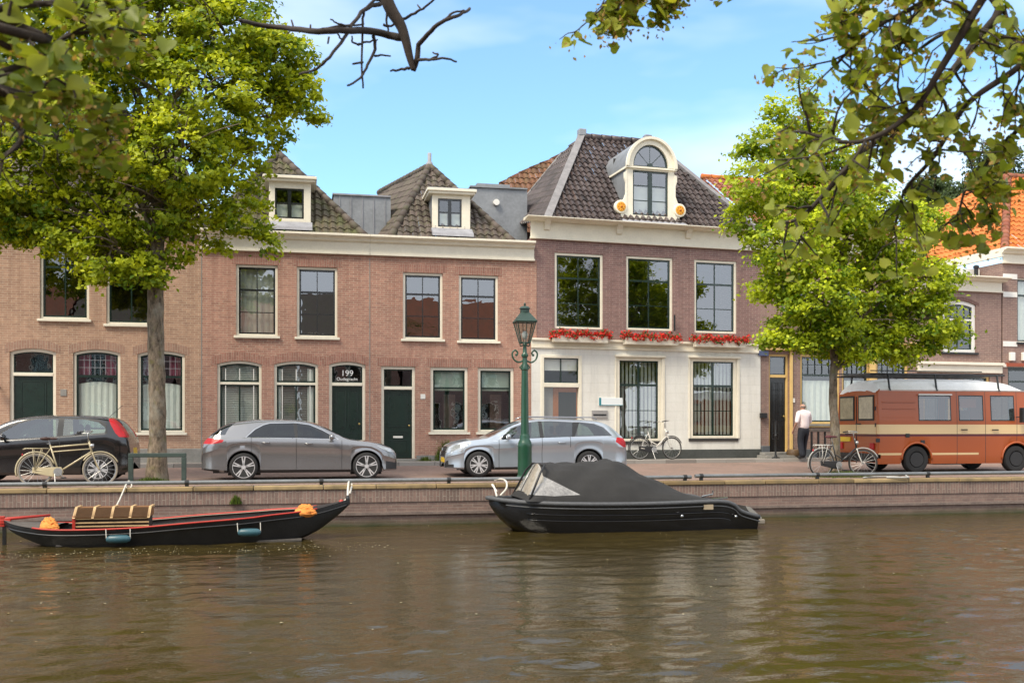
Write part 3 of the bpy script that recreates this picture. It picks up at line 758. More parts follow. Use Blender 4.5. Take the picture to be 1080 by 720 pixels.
MB().box(a, xo, .10, .13, z0, zt-.08).build('side_panel', plain('grey_panel', (.3, .29, .27), .6), dW)
dl = MB().box(xo, xo+.17, .08, .13, z0, zt-.08).box(b-.03, b, .08, .13, z0, zt-.08).box(xo+.17, b-.03, .081, .129, zt-.22, zt-.08).box(xo+.17, b-.03, .081, .129, z0, z0+.3).build('door', WOOD_OR, dW, bevel=.006)
MB().box(xo+.17, b-.03, .09, .1, z0+.3, zt-.22).build('door_glass', plain('dark_hall_glass', (.03, .032, .03), .4, var=.1, spec=.2), dW)  # opaque near-black panel stands in for the unlit hall behind the door
MB().box(x0-.03, x1+.03, -.30, -.06, .2, z0).build('doorstep', STONE, hW, bevel=.012)
s0, sz0 = F.at(631, 427.5); s1, sz1 = F.at(656, 419.5)
sg = MB().box(s0, s1, -.062, -.036, sz0, sz1).build('name_board', plain('pale_sign', (.78, .82, .82), .3, var=.02), hW, bevel=.004)
MB().box(s0, s0+.07, -.066, -.0625, sz0, sz1).box(s0+.07, s1, -.066, -.0625, sz0, sz0+.02).build('teal_band', plain('teal', (.02, .22, .27), .4), sg)
s0, sz0 = F.at(623.5, 441); s1, sz1 = F.at(640, 436)
lb = MB().box(s0, s1, -.07, -.036, sz0, sz1+.1).build('letter_box', plain('steel_box', (.4, .38, .36), .4, metal=.5), hW, bevel=.006)
MB().box(s0+.04, s1-.04, -.075, -.071, sz0+.08, sz0+.13).build('slot', IRON, lb)
# cornice with brackets
zCt = F.z(690, 238.6)
brs = [F.x(p, -.1) for p in (577, 653, 726)]
cornice(hW, xW0-.02, xW1+.02, zEW, zCt, F.z(577, 234.5), .42, over=.22, brackets=brs+[F.x(797, -.1)])
# roof
zR = zCt-.04
fl = Vector((F.x(577, -.2), -.2, zR)); fr_ = Vector((xW1-.05, -.2, zR))
rl = F.at(613, 144, 3.1); RL = Vector((rl[0], 3.1, rl[1])); RRx = F.x(686, 3.1); RR = Vector((RRx, 3.1, rl[1]))
t = MB(); tile_slope(t, [fl, fr_, RR, RL], (.20, .27), .036, .034)
def on_plane(F, px, py, a, b, c):
    a, b, c = Vector(a), Vector(b), Vector(c); n = (b-a).cross(c-a); r = FW+RT*((px-540)/FPX)+Vector((0, 0, (HOR-py)/FPX)); o = CAM-F.o
    rl_ = Vector((r.dot(F.d), r.dot(F.n), r.z)); ol = Vector((o.dot(F.d), o.dot(F.n), CAM.z)); return ol+rl_*(n.dot(a-ol)/n.dot(rl_))
bl_ = Vector((fl.x-.9, 7.6, zR)); Qb = on_plane(F, 529, 240, bl_, fl, RL); Qt = on_plane(F, 592, 163, bl_, fl, RL)
tile_slope(t, [Qb, fl, RL, Qt], (.20, .27), .036, .034)
tile_slope(t, [fr_, (fr_.x, 7.6, zR), (RR.x, 4.5, RR.z), RR], (.20, .27), .036, .034)
rW = t.build('roof', TILE_D, hW, recalc=False)
LH = plain('grey_hip_lead', (.20, .19, .19), .7, var=.3, vs=5)
def flat_strip(A, B, w, side, up, name, mat, par):
    A, B, side, up = Vector(A), Vector(B), Vector(side).normalized()*w/2, Vector(up)
    return MB().add([A-side+up, A+side+up, B+side+up, B-side+up, A-side-up*.5, A+side-up*.5, B+side-up*.5, B-side-up*.5], [(0,1,2,3),(0,4,5,1),(3,2,6,7),(0,3,7,4),(1,5,6,2)]).build(name, mat, par)
flat_strip(fl, RL, .24, (1,-.2,0), (0,-.05,.07), 'hip_flashing', LH, rW); flat_strip(fr_, RR, .22, (1,.2,0), (0,-.05,.07), 'hip_flashing', LH, rW)
t = MB(); ridge_caps(t, RL, RR, .12); t.build('ridge_tiles', TILE_D, rW, smooth=True)
for p in (RL+Vector((.02, 0, 0)), RR-Vector((.12, 0, 0))): MB().box(p.x-.13, p.x+.13, p.y-.13, p.y+.13, p.z, p.z+.24).build('lead_cap', ZINC, rW, bevel=.03)
# old red-brown slope behind, and its verge
pa, pb, pc = [Vector((q[0], d, q[1])) for q, d in ((F.at(524, 246, 5.6), 5.6), (F.at(622, 246, 5.6), 5.6), (F.at(608, 154, 8.6), 8.6))]
t = MB(); tile_slope(t, [pa, pb, pc, on_plane(F, 526, 192, pa, pb, pc)])
t.build('rear_roof', tinted('weathered_brown_pantiles', (.10, .05, .03), (.25, .115, .06), .8, c_spot=(.14, .12, .06), spot=.6, vs=3), hW, recalc=False)
flat_strip(Qb, Qt, .10, (1,0,0), (0,-.04,.05), 'verge_flashing', WHITE, rW)
MB().box(pa.x+.3, pb.x, 6.2, 8.8, zR-1, pa.z+.2).build('rear_wall', BR_W, hW)

# arched dormer with scrolled wings
dy = .10
ax0, ax1 = F.x(661.5, dy), F.x(711, dy); g0, g1 = F.x(667.5, dy), F.x(704.7, dy); xm = (g0+g1)/2
zb = F.z(686, 233, dy); zg0, zg1 = F.z(686, 227.5, dy), F.z(686, 180.5, dy); za0 = F.z(686, 176.5, dy); ztop = F.z(686, 147, dy)
rg = (g1-g0)/2; zga = F.z(686, 153, dy); hw_ = (ax1-ax0)/2; axm = (ax0+ax1)/2
m = MB(); m.box(ax0, g0, dy, dy+.14, zb, za0); m.box(g1, ax1, dy, dy+.14, zb, za0); m.box(g0, g1, dy, dy+.14, zb, zg0); m.box(g0, g1, dy-.02, dy+.14, zg1, za0)
def ell(cx, rx, z0, rz, n=24, a0=PI, a1=0): return [(cx+rx*math.cos(a0+(a1-a0)*i/n), z0+rz*math.sin(a0+(a1-a0)*i/n)) for i in range(n+1)]
O, I = ell(axm, hw_, za0, ztop-za0), ell(xm, rg, za0, zga-za0)
for i in range(24):
    m.prism([I[i], O[i], O[i+1], I[i+1]], dy-.03, dy+.14)
dm = m.build('arched_dormer', CREAM, hW)
O2, I2 = ell(axm, hw_+.07, za0-.02, ztop-za0+.08), ell(axm, hw_-.02, za0-.02, ztop-za0-.0)
m = MB()
for i in range(24): m.prism([I2[i], O2[i], O2[i+1], I2[i+1]], dy-.12, dy-.031)
m.box(ax0-.07, ax1+.07, dy-.08, dy-.031, za0-.07, za0-.025); m.build('arch_moulding', CREAM, dm)
m = MB(); back = 3.0
O3 = ell(axm, hw_+.05, za0, ztop-za0+.05)
vs = []
for (x, z) in [(ax0-.05, za0-.02)]+O3+[(ax1+.05, za0-.02)]: vs += [(x, dy-.02, z), (x, back, z)]
m.add(vs, [(2*i, 2*i+2, 2*i+3, 2*i+1) for i in range(len(vs)//2-1)]); m.build('barrel_roof', ZINC, dm, smooth=True, recalc=False)
MB().box(ax0+.0, ax0+.05, dy+.141, back, zb-.2, za0-.03).box(ax1-.05, ax1, dy+.141, back, zb-.2, za0-.03).build('cheek', ZINC, dm)
MB().box(ax0-.06, ax0+.02, dy+.0, back-.6, za0-.08, za0-.021).box(ax1-.02, ax1+.06, dy, back-.6, za0-.08, za0-.021).build('eaves_trim', CREAM, dm)
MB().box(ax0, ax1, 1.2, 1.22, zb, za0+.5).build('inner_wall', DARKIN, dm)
s = MB(); sw = .05; y0, y1 = dy+.04, dy+.09
s.box(g0, g0+sw, y0, y1, zg0, zg1); s.box(g1-sw, g1, y0, y1, zg0, zg1); s.box(g0+sw, g1-sw, y0, y1, zg0, zg0+sw); s.box(g0+sw, g1-sw, y0, y1, zg1-sw, zg1); s.box(xm-.065, xm+.065, y0-.01, y1, zg0+sw, zg1-sw)
for k in (1, 2):
    zz = zg0+(zg1-zg0)*k/3; s.box(g0+sw, xm-.065, y0+.01, y1-.01, zz-.014, zz+.014); s.box(xm+.065, g1-sw, y0+.01, y1-.01, zz-.014, zz+.014)
e = ell(xm, rg, za0, zga-za0); e2 = ell(xm, rg-sw, za0, zga-za0-sw)
for i in range(24): s.prism([e2[i], e[i], e[i+1], e2[i+1]], y0, y1)
s.box(g0+.01, g1-.01, y0, y1, za0, za0+.045)
for q in (45, 90, 135):
    p = Vector((xm, y0+.03, za0+.05)); d = Vector((math.cos(R(q))*(rg-.02), 0, math.sin(R(q))*(zga-za0-.03))); s.tube([p, Vector((p.x, p.y, za0))+d], .014, 6)
s.lathe([(.001,-.01),(.10,-.01),(.10,.02)], (xm, y0, za0+.04), 'y', 14)
s.build('sash', GREEN, dm)
p = MB(); p.add([(g0,dy+.065,zg0),(g1,dy+.065,zg0),(g1,dy+.065,zg1),(g0,dy+.065,zg1)], [(0,1,2,3)]); p.add([(x, dy+.065, z) for x, z in e], [tuple(range(25))]); p.build('pane', PANE_S, dm, recalc=False)
MB().box(g0+.02, g1-.02, dy+.2, dy+.21, zg0+.03, zg0+(zg1-zg0)*.66).build('net_curtain', CURT, dm)
YEL = plain('ochre_rosette', (.72, .33, .02), .5, var=.1); 
for sx, (px, py), xe in ((-1, (655, 218), ax0), (1, (717, 222), ax1)):
    cx, cz = F.at(px, py, dy-.03); r = .21
    pts = [(xe, zb+.02), (xe, zg1-.05)]
    cur = [(xe+sx*.10, zg1-.10), (xe+sx*.10, zg1-.28), (xe+sx*.05, zg1-.42), (xe+sx*.05, zg1-.75), (xe+sx*.12, cz+r*1.15), (cx, cz+r*.95), (cx-sx*0, cz)]
    m = MB(); m.prism(pts+cur+[(cx, zb+.02)], dy-.015, dy+.06); w = m.build('scroll_wing', CREAM, dm, bevel=.008)
    MB().lathe([(.001,-.05),(r*.9,-.05),(r,-.03),(r,.06)], (cx, dy, cz), 'y', 28).build('volute', CREAM, w, smooth=True, sharp=35)
    v = MB(); v.lathe([(.001,-.085),(.04,-.085),(.05,-.07),(.09,-.075),(.145,-.065),(.15,-.045)], (cx, dy, cz), 'y', 24); v.build('rosette', YEL, w, smooth=True, sharp=30)
    v = MB(); v.ball((cx, dy-.085, cz), .035, 8, 6); [v.ball((cx+.1*math.cos(k*PI/4), dy-.07, cz+.1*math.sin(k*PI/4)), .018, 6, 4) for k in range(8)]; v.build('rosette_boss', plain('deep_orange', (.45, .10, .01), .5), w, smooth=True)
MB().prism([(dy-.04, zb+.02), (dy-.36, zb-.14), (dy-.36, zb-.20), (dy+.1, zb-.16)], ax0-.25, ax1+.3, axis='x').build('lead_apron', LEAD, dm)
x0, z0 = F.at(711.5, 349, -.12); MB().tube([(x0, -.12, z0+.5), (x0, -.12, z0)], .03, 6).build('flag_holder', IRON, hW)

# ---------------- house D : ochre shopfront behind the right tree
OCH = plain('ochre_trim', (.70, .47, .17), .5, var=.1, vs=3)
Fd = Frame(W0x, YF, aW); F = Fd
def houseroot(name, label): return empty(name, (W0x, YF, 0), aW, label, 'house', 'row of canal houses across the water')
xD0, xD1 = xW1, F.x(966)
hD = houseroot('brick_house', 'mauve brick house with ochre shopfront behind the young tree')
zED = F.z(800, 262); zF0, zF1 = F.z(880, 371), F.z(880, 362)
D_u = [opx(F, 826, 280, 858, 338), opx(F, 878, 282, 910, 340), opx(F, 928, 284, 956, 340)]
D_g = [opx(F, 844, 373, 886, 447), opx(F, 888, 373, 918, 447), opx(F, 924, 373, 958, 447)]
D_d = opx(F, 811, 373, 832, 473); D_d = D_d[:2] + (.42,) + D_d[3:]
facade(hD, BR_D, xD0, xD1, 0.0, zED, D_u+D_g+[D_d]); shell(hD, BR_D, xD0, xD1, 0.0, zED, 9, (.3, 3.3))
for o in D_u:
    x0, x1, z0, z1, _ = o; window(hD, x0, x1, z0, z1, fw=.08, hbars=((z1-(z1-z0)*.33, .06),), vbars=(.5,)); lintel(hD, x0, x1, z1, 0, .22, BR_D)
for o in D_g:
    x0, x1, z0, z1, _ = o; zt = F.z(870, 395.5); w = window(hD, x0, x1, z0, z1, fw=.09, frame=OCH, hbars=((zt, .07),), sash=GREEN, inner=curtain(0, .64, CURT, a_=.0, b_=1, wave=.22, amp=.02), sillmat=STONE)
    m = MB(); a, b = x0+.09, x1-.09
    for i in range(1, 5): xx = a+(b-a)*i/5; m.box(xx-.010, xx+.010, .088, .098, zt+.04, z1-.14)
    zz = (zt+z1)/2; m.box(a+.05, b-.05, .0885, .0975, zz-.01, zz+.01); m.build('glazing_bars', GREEN, w)
door(hD, D_d[0], D_d[1], D_d[2], D_d[3], F.z(820, 396.5), fw=.07, frame=OCH, leaf=BLACKP, panels=4, letter=False, step=.3)
MB().box(xD0+.01, xD1-.01, -.14, -.003, zF0, zF1).box(xD0-.02, xD1+.02, -.24, -.003, zF1, zF1+.07).build('shop_fascia', OCH, hD, bevel=.012)
MB().box(F.x(832.5), F.x(835.5), -.05, -.003, .3, zF0).build('pilaster', OCH, hD, bevel=.008)
MB().box(F.x(916.5), F.x(923), -.05, -.003, .3, zF0).build('pilaster', OCH, hD, bevel=.008)
MB().box(F.x(844), F.x(960), -.06, -.003, F.z(860, 450), F.z(860, 447.5)).build('window_ledge', OCH, hD)
MB().box(xD0+.02, F.x(810), -.12, -.003, .1, .62).box(F.x(836), xD1-.02, -.05, -.003, .1, .5).build('plinth', plain('blue_stone', (.09, .10, .11), .7, var=.2), hD, bevel=.01)
m0, mz = F.at(804, 438); MB().box(m0-.12, m0+.12, -.12, -.003, mz-.08, mz+.08).build('letter_box', IRON, hD, bevel=.01)
m0, mz = F.at(804, 372); MB().box(m0-.17, m0+.17, -.1, -.003, mz-.1, mz+.06).build('street_sign', plain('blue_sign', (.06, .08, .16), .4), hD)
m0, mz = F.at(836.5, 422); MB().box(m0-.05, m0+.05, -.03, -.003, mz-.07, mz+.07).build('doorbell', WHITE, hD)
cornice(hD, xD0+.03, xD1, zED, zED+.60, zED+.36, .28, over=0)
t = MB(); ze = zED+.55; rz = F.z(760, 188, 4.0)
tile_slope(t, [(xD0+.05, -.15, ze), (xD1, -.15, ze), (xD1, 4.0, rz), (xD0+.05, 4.0, rz)]); tile_slope(t, [(xD0+.05, 8, ze), (xD0+.05, -.1, ze), (xD0+.05, 4.0, rz), (xD0+.05, 4.05, rz)])
rD = t.build('roof', TILE_R, hD, recalc=False)
t = MB(); ridge_caps(t, (xD0, 4, rz), (xD1, 4, rz)); t.build('ridge_tiles', TILE_O, rD, smooth=True)
ch = MB().box(xD1-1.2, xD1-.6, 3.7, 4.3, rz-.7, rz+.55).box(xD1-1.26, xD1-.54, 3.64, 4.36, rz+.552, rz+.65).build('chimney', BR_D, rD)

# ---------------- house E : low parapet house
xE0, xE1 = xD1, F.x(1056)
hE = houseroot('brick_house', 'low mauve brick house with cream parapet behind the orange van')
zEE = F.z(1010, 306); 
E_u = [opx(F, 994, 316, 1029.5, 372, .14)]; E_g = [opx(F, 974, 395, 1004, 470), opx(F, 1014, 395, 1044, 470)]
facade(hE, BR_D, xE0, xE1, 0, zEE, E_u+E_g); shell(hE, BR_D, xE0, xE1, 0, zEE, 9, (.3, 3.3))
x0, x1, z0, z1, r = E_u[0]; zt = F.z(1010, 337)
window(hE, x0, x1, z0, z1, fw=.13, rise=r, trans=(zt,), vbars=((.5, .04),), tvb=(.25, .5, .75), frame=WHITE, sillmat=IRON)
lintel(hE, x0, x1, z1, r, .12, brick('dark_brick_on_end', (.16, .07, .055), (.12, .055, .045), (.25, .2, .17), rot=True, w=.24, h=.066))
for o in E_g: window(hE, *o[:4], fw=.09, frame=OCH, hbars=((F.z(1010, 410), .05),), vbars=(.5,))
MB().box(xE0+.02, xE1-.03, -.10, -.003, F.z(1010, 393), F.z(1010, 385)).box(xE0, xE1-.01, -.18, -.003, F.z(1010, 385), F.z(1010, 382)).build('shop_fascia', CREAM, hE, bevel=.012)
cornice(hE, xE0+.02, xE1-.02, zEE, F.z(1010, 291.5), F.z(1010, 296), .35, over=.12)
MB().box(xE0, xE1, .02, 8.9, F.z(1010, 291.5)-.12, F.z(1010, 291.5)-.02).build('flat_roof', ZINC, hE)
MB().box(F.x(1012, 1.0), xE1-.02, 1.0, 1.2, F.z(1010, 293)-.05, F.z(1030, 284, 1.0)).build('roof_upstand', WHITE, hE)
x0, z0 = F.at(1029.5, 287, .8); MB().lathe([(.07,-.2),(.07,.15),(.10,.15),(.10,.22),(.02,.26)], (x0, .8, z0), 'z', 10).build('vent_pipe', IRON, hE, smooth=True, sharp=40)

# ---------------- house F : orange hipped roof at the right edge
xF0, xF1 = F.x(1057.5), F.x(1240)
hF = houseroot('brick_house', 'banded brick corner house with bright orange tiled roof at right edge')
zEF = F.z(1060, 277)
F_u = [opx(F, 1073, 293, 1112, 362), opx(F, 1150, 297, 1180, 364)]; F_g = [opx(F, 1063, 387, 1120, 470), opx(F, 1140, 387, 1200, 470)]
facade(hF, BR_D, xF0, xF1, 0, zEF, F_u+F_g); shell(hF, BR_D, xF0, xF1, 0, zEF, 10, (.3, 3.3))
for o in F_u: window(hF, *o[:4], fw=.05, frame=CREAM, hbars=((o[3]-.6, .07),), vbars=(.5,), inner=curtain(0, 1, CURT), sillmat=IRON)
for o in F_g:
    window(hF, *o[:4], fw=.07, frame=GREEN, hbars=((o[3]-.5, .07),), vbars=(.5,)); 
    MB().box(o[0]-.1, o[1]+.1, -.12, -.003, o[3]+.02, o[3]+.14).build('red_lintel_board', plain('brick_red_paint', (.32, .07, .03), .6), hF)
m = MB()
for py in (291.5, 310.5, 362.5): z = F.z(1063, py); m.box(xF0+.01, F_u[0][0]-.02, -.02, -.003, z-.09, z+.09)
m.box(xF0+.01, xF1, -.04, -.003, F.z(1063, 387), F.z(1063, 384)); m.build('white_band', WHITE, hF)
for px in (1066, 1079): x0, z0 = F.at(px, 377); MB().box(x0-.1, x0+.1, -.12, -.003, z0-.12, z0+.18).build('corbel', WHITE, hF, bevel=.02)
cornice(hF, xF0-.02, xF1, zEF, F.z(1060, 262), F.z(1060, 268), .3, over=.12)
zr = F.z(1060, 262)-.03; fl = Vector((xF0-.05, -.15, zr)); a = F.at(1063, 186, 4.4)
AP = Vector((a[0], 4.4, a[1])); APr = AP+Vector((4, 0, 0)); 
t = MB(); tile_slope(t, [fl, (xF1, -.15, zr), APr, AP], (.25, .34), .04, .04)
bl = Vector((xF0-.05, 9.9, zr)); tile_slope(t, [bl, fl, AP, AP+Vector((0, 2.0, 0))], (.25, .34), .04, .04)
rF = t.build('roof', TILE_O, hF, recalc=False)
t = MB(); ridge_caps(t, fl, AP, .14); ridge_caps(t, AP, APr, .14); ridge_caps(t, AP, AP+Vector((0,2,0)), .14); t.build('ridge_tiles', TILE_R, rF, smooth=True)
MB().box(xF0-.15, xF0-.04, -.1, 9.9, zr-.28, zr+.02).build('side_gutter', CREAM, hF)
# ================================================================ ground, quay, water, sky, camera
WL = -.87; YQ = 21.3
def structure(o, label=None): o['kind'] = 'structure'; return o
def water_mat():
    m, nt, b, out = nodes('canal_water')
    v = coords(nt, 'Object')
    silt = ramp(nt, noise(nt, .35, 3, v), (.3, (.036, .026, .0075)), (.7, (.052, .038, .011)))
    nt.links.new(silt, b.inputs['Base Color']); b.inputs['Roughness'].default_value = .04; b.inputs['IOR'].default_value = 1.333
    b.inputs['Specular IOR Level'].default_value = .5
    w1 = noise(nt, 1.1, 2, mapping(nt, v, (1, 2.0, 1), (0, 0, .25)), .5)
    w2 = noise(nt, 5.2, 3, mapping(nt, v, (1, 1.9, 1), (0, 0, -.3)), .6)
    w3 = noise(nt, 21, 2, mapping(nt, v, (1, 1.5, 1), (0, 0, .1)), .5)
    calm = ramp(nt, noise(nt, .22, 2, v), (.35, .45), (.65, 1.0))
    def mm(op, a, b_):
        n = nt.nodes.new('ShaderNodeMath'); n.operation = op
        for i, q in enumerate((a, b_)):
            if hasattr(q, 'links'): nt.links.new(q, n.inputs[i])
            else: n.inputs[i].default_value = q
        return n.outputs[0]
    h = mm('ADD', mm('MULTIPLY', w1, .2), mm('MULTIPLY', mm('ADD', mm('MULTIPLY', w2, .16), mm('MULTIPLY', w3, .07)), calm))
    n = nt.nodes.new('ShaderNodeBump'); n.inputs['Strength'].default_value = 1.0; n.inputs['Distance'].default_value = .050
    nt.links.new(h, n.inputs['Height']); nt.links.new(n.outputs[0], b.inputs['Normal'])
    return m
def water_sheet():
    """one sheet with real wavelets where the canal is seen, coarser to both sides"""
    xs = np.concatenate([np.linspace(-160, -11, 30, endpoint=False), np.arange(-11, 21, .05), np.linspace(21, 220, 40)])
    ys = np.concatenate([np.linspace(1.2, 5, 6, endpoint=False), np.arange(5, 12, .035), np.arange(12, YQ+.25, .05)])
    X, Y = np.meshgrid(xs, ys, indexing='ij'); Z = np.zeros_like(X); r = np.random.default_rng(3)
    for k in range(90):
        lam = .15*(7.0)**r.random(); a = r.normal(-.75, .50)          # mostly driven along one wind direction
        kx, ky = 2*np.pi/lam*np.sin(a+.9), 2*np.pi/lam*np.cos(a+.9)
        slope = .0140*(lam/.6)**-.1; Z += slope*lam/(2*np.pi)*np.sin(kx*X+ky*Y+r.uniform(0, 6.28))
    gust = .70+.40*np.sin(X*.33+1.2+.8*np.sin(Y*.3))*np.sin(Y*.27+.5+.6*np.sin(X*.21)); Z *= gust
    inr = ((X > -11) & (X < 21)); Z = np.where(inr, Z, 0)
    V = np.stack([X, Y, Z+WL], -1).reshape(-1, 3); nx, ny = X.shape
    i, j = np.meshgrid(np.arange(nx-1), np.arange(ny-1), indexing='ij'); b = (i*ny+j).ravel()
    F_ = np.stack([b, b+ny, b+ny+1, b+1], 1)
    me = bpy.data.meshes.new('water'); me.vertices.add(len(V)); me.vertices.foreach_set('co', V.ravel().astype(np.float32))
    me.loops.add(F_.size); me.loops.foreach_set('vertex_index', F_.ravel().astype(np.int32)); me.polygons.add(len(F_))
    me.polygons.foreach_set('loop_start', np.arange(0, F_.size, 4, dtype=np.int32)); me.polygons.foreach_set('loop_total', np.full(len(F_), 4, dtype=np.int32))
    me.update(); me.polygons.foreach_set('use_smooth', [True]*len(me.polygons)); me.materials.append(water_mat())
    o = bpy.data.objects.new('water', me); COL.objects.link(o); return o
structure(water_sheet())
GR = plain('earth_ground', (.10, .09, .07), .95)
g = MB(); g.add([(-900,YQ+.3,-1.2),(900,YQ+.3,-1.2),(900,1500,-1.2),(-900,1500,-1.2)], [(0,1,2,3)])
g.add([(-900,-900,-1.2),(900,-900,-1.2),(900,1.0,-1.2),(-900,1.0,-1.2)], [(0,1,2,3)]); g.add([(-900,1.0,-1.9),(900,1.0,-1.9),(900,YQ+.3,-1.9),(-900,YQ+.3,-1.9)], [(0,1,2,3)])
structure(g.build('ground', GR))
# street: clinker paving, flat beside the quay, rising gently to the kerb
PAVE = brick('clinker_paving', (.29, .175, .135), (.205, .135, .11), (.18, .15, .125), w=.2, h=.072, gap=.014, floor=True, blotch=(.15, .11, .09), bm=.5)
PAVE2 = brick('sidewalk_slabs', (.30, .27, .235), (.24, .215, .19), (.14, .12, .10), w=.3, h=.3, gap=.014, floor=True, blotch=(.2, .17, .15))
X6 = W0x; xe = 120
st = MB(); K = 28.12
def kerby(x, off=0): return K+off if x <= X6 else K+off+(x-X6)*math.tan(aW)
for xa, xb in ((-160, X6), (X6, 70)):
    ya, yb = kerby(xa), kerby(xb)
    st.add([(xa,YQ+.30,0),(xb,YQ+.30,0),(xb,25.2,0),(xa,25.2,0)], [(0,1,2,3)])
    st.add([(xa,25.2,0),(xb,25.2,0),(xb,yb,.13),(xa,ya,.13)], [(0,1,2,3)])
structure(st.build('street', PAVE, recalc=False))
sw_ = MB()
for xa, xb in ((-160, X6), (X6, 70)):
    sw_.add([(xa,kerby(xa,.12),.235),(xb,kerby(xb,.12),.235),(xb,kerby(xb,6),.235),(xa,kerby(xa,6),.235)], [(0,1,2,3)])
structure(sw_.build('sidewalk', PAVE2, recalc=False))
kb = MB(); 
for (xa, xb, ang) in ((-60, X6, 0), (X6, 40, aW)):
    L = (xb-xa)/math.cos(ang); M = Matrix.Translation((xa, kerby(xa), 0)) @ Matrix.Rotation(ang, 4, 'Z')
    n = int(L/1.0)
    for i in range(n): kb.box(L*i/n+.004, L*(i+1)/n-.004, 0, .125, -.1, .24, M, tint=random.random())
structure(kb.build('kerb', tinted('kerb_stone', (.22, .20, .18), (.36, .34, .31), .85), bevel=.01))
# quay wall
MOSS = (.045, .05, .018)
QB = brick('quay_brick', (.23, .14, .11), (.145, .09, .075), (.27, .23, .185), blotch=(.12, .08, .07), algae=(-.80, -.62, MOSS), bm=.6)
QS = brick('quay_soldier_brick', (.26, .155, .12), (.135, .085, .07), (.34, .29, .235), rot=True, w=.26, h=.072, gap=.014, blotch=(.12, .085, .07), bm=.7)
qr = empty('quay_wall', (0, YQ, 0), 0, 'low brick quay wall with sandy coping and algae at the waterline', 'quay wall')
MB().box(-160, 120, .02, .5, -1.85, -.37).build('brick_face', QB, qr)
MB().box(-160, 120, 0, .5, -.368, -.092).build('soldier_course', QS, qr)
MB().box(-160, 120, -.03, .018, -.64, -.585).build('ledge', plain('weathered_ledge', (.17, .13, .11), .9, var=.4, vs=3), qr)
cp = MB(); x = -60.0; rn = random.Random(4)
while x < 60: 
    L = rn.uniform(.9, 1.5); j = rn.uniform(-.008, .008); cp.box(x+.006, x+L-.006, -.035+j, .32, -.09, .0+j*.4, tint=rn.random()); x += L
COPE = tinted('sandy_coping', (.22, .15, .07), (.38, .275, .14), .85, c_spot=(.12, .10, .06), spot=.9, vs=2.2)
cp.build('coping', COPE, qr, bevel=.018)
# mooring rails
RAILM = plain('galvanised_grey', (.17, .18, .185), .5, metal=.3, var=.25, vs=3)
def rail(xa, xb, label, zoff=0.0):
    r = empty('mooring_rail', (xa, YQ+.16, 0), 0, label, 'rail', 'grey mooring rails along the quay')
    MB().tube([(0, 0, .085+zoff), (xb-xa, 0, .085+zoff)], .043, 12).build('tube', RAILM, r, smooth=True, sharp=60)
    n = max(1, int((xb-xa)/2.4))
    for i in range(n+1):
        x = .15+(xb-xa-.3)*i/n; MB().box(x-.035, x+.035, -.03, .03, -.02, .06+zoff).lathe([(.054,-.04),(.054,.04)], (x, 0, .085+zoff), 'x', 12).build('bracket', IRON, r)
FQ = Frame(0, YQ+.16)
rail(FQ.x(-120), FQ.x(729), 'long grey tube rail on the quay edge from the left to the black boat')
rail(FQ.x(733), FQ.x(1200), 'grey tube rail on the quay edge to the right of the black boat', .02)

# ---- sky
w = bpy.data.worlds.new('World'); S.world = w; w.use_nodes = True; nt = w.node_tree; nt.nodes.clear()
SUN_EL, SUN_AZ = R(52), R(234)      # azimuth measured clockwise from +Y: behind the camera, to its left
sky = nt.nodes.new('ShaderNodeTexSky'); sky.sky_type = 'NISHITA'; sky.sun_disc = False; sky.sun_elevation = SUN_EL; sky.sun_rotation = SUN_AZ
sky.altitude = 200; sky.air_density = 1.0; sky.dust_density = .3; sky.ozone_density = 3.0
tc = nt.nodes.new('ShaderNodeTexCoord')
mp = mapping(nt, tc.outputs['Generated'], (1.0, 1.0, 3.2), loc=(.7, .2, .0))
n1 = nt.nodes.new('ShaderNodeTexNoise'); n1.inputs['Scale'].default_value = 1.7; n1.inputs['Detail'].default_value = 5; n1.inputs['Roughness'].default_value = .5
nt.links.new(mp, n1.inputs[0])
sp = nt.nodes.new('ShaderNodeSeparateXYZ'); nt.links.new(tc.outputs['Generated'], sp.inputs[0])
def wm(op, a, b_, c=None):
    n = nt.nodes.new('ShaderNodeMath'); n.operation = op
    for i, q in enumerate((a, b_, c)):
        if q is None: continue
        if hasattr(q, 'links'): nt.links.new(q, n.inputs[i])
        else: n.inputs[i].default_value = q
    return n.outputs[0]
# extra unseen cloud added overhead and behind the camera to whiten the light
dens = wm('MULTIPLY_ADD', sp.outputs[1], -.14, wm('MULTIPLY_ADD', sp.outputs[2], .14, n1.outputs[0]))
cl = ramp(nt, dens, (.31, 0.05), (.60, .92))
tintd = mix(nt, 1.0, sky.outputs[0], (.98, 1.26, 1.30), 'MULTIPLY')
cloud = mix(nt, cl, tintd, (6.3, 6.5, 6.9))
bg = nt.nodes.new('ShaderNodeBackground'); bg.inputs[1].default_value = .14; nt.links.new(cloud, bg.inputs[0])
wo = nt.nodes.new('ShaderNodeOutputWorld'); nt.links.new(bg.outputs[0], wo.inputs[0])
sd = bpy.data.lights.new('sun', 'SUN'); sd.energy = 2.8; sd.angle = R(22); sd.color = (1, .90, .74)
so = bpy.data.objects.new('sun', sd); COL.objects.link(so)
dirv = Vector((math.sin(SUN_AZ)*math.cos(SUN_EL), math.cos(SUN_AZ)*math.cos(SUN_EL), math.sin(SUN_EL)))
so.rotation_euler = dirv.to_track_quat('Z', 'Y').to_euler(); so.location = (0, -5, 30)
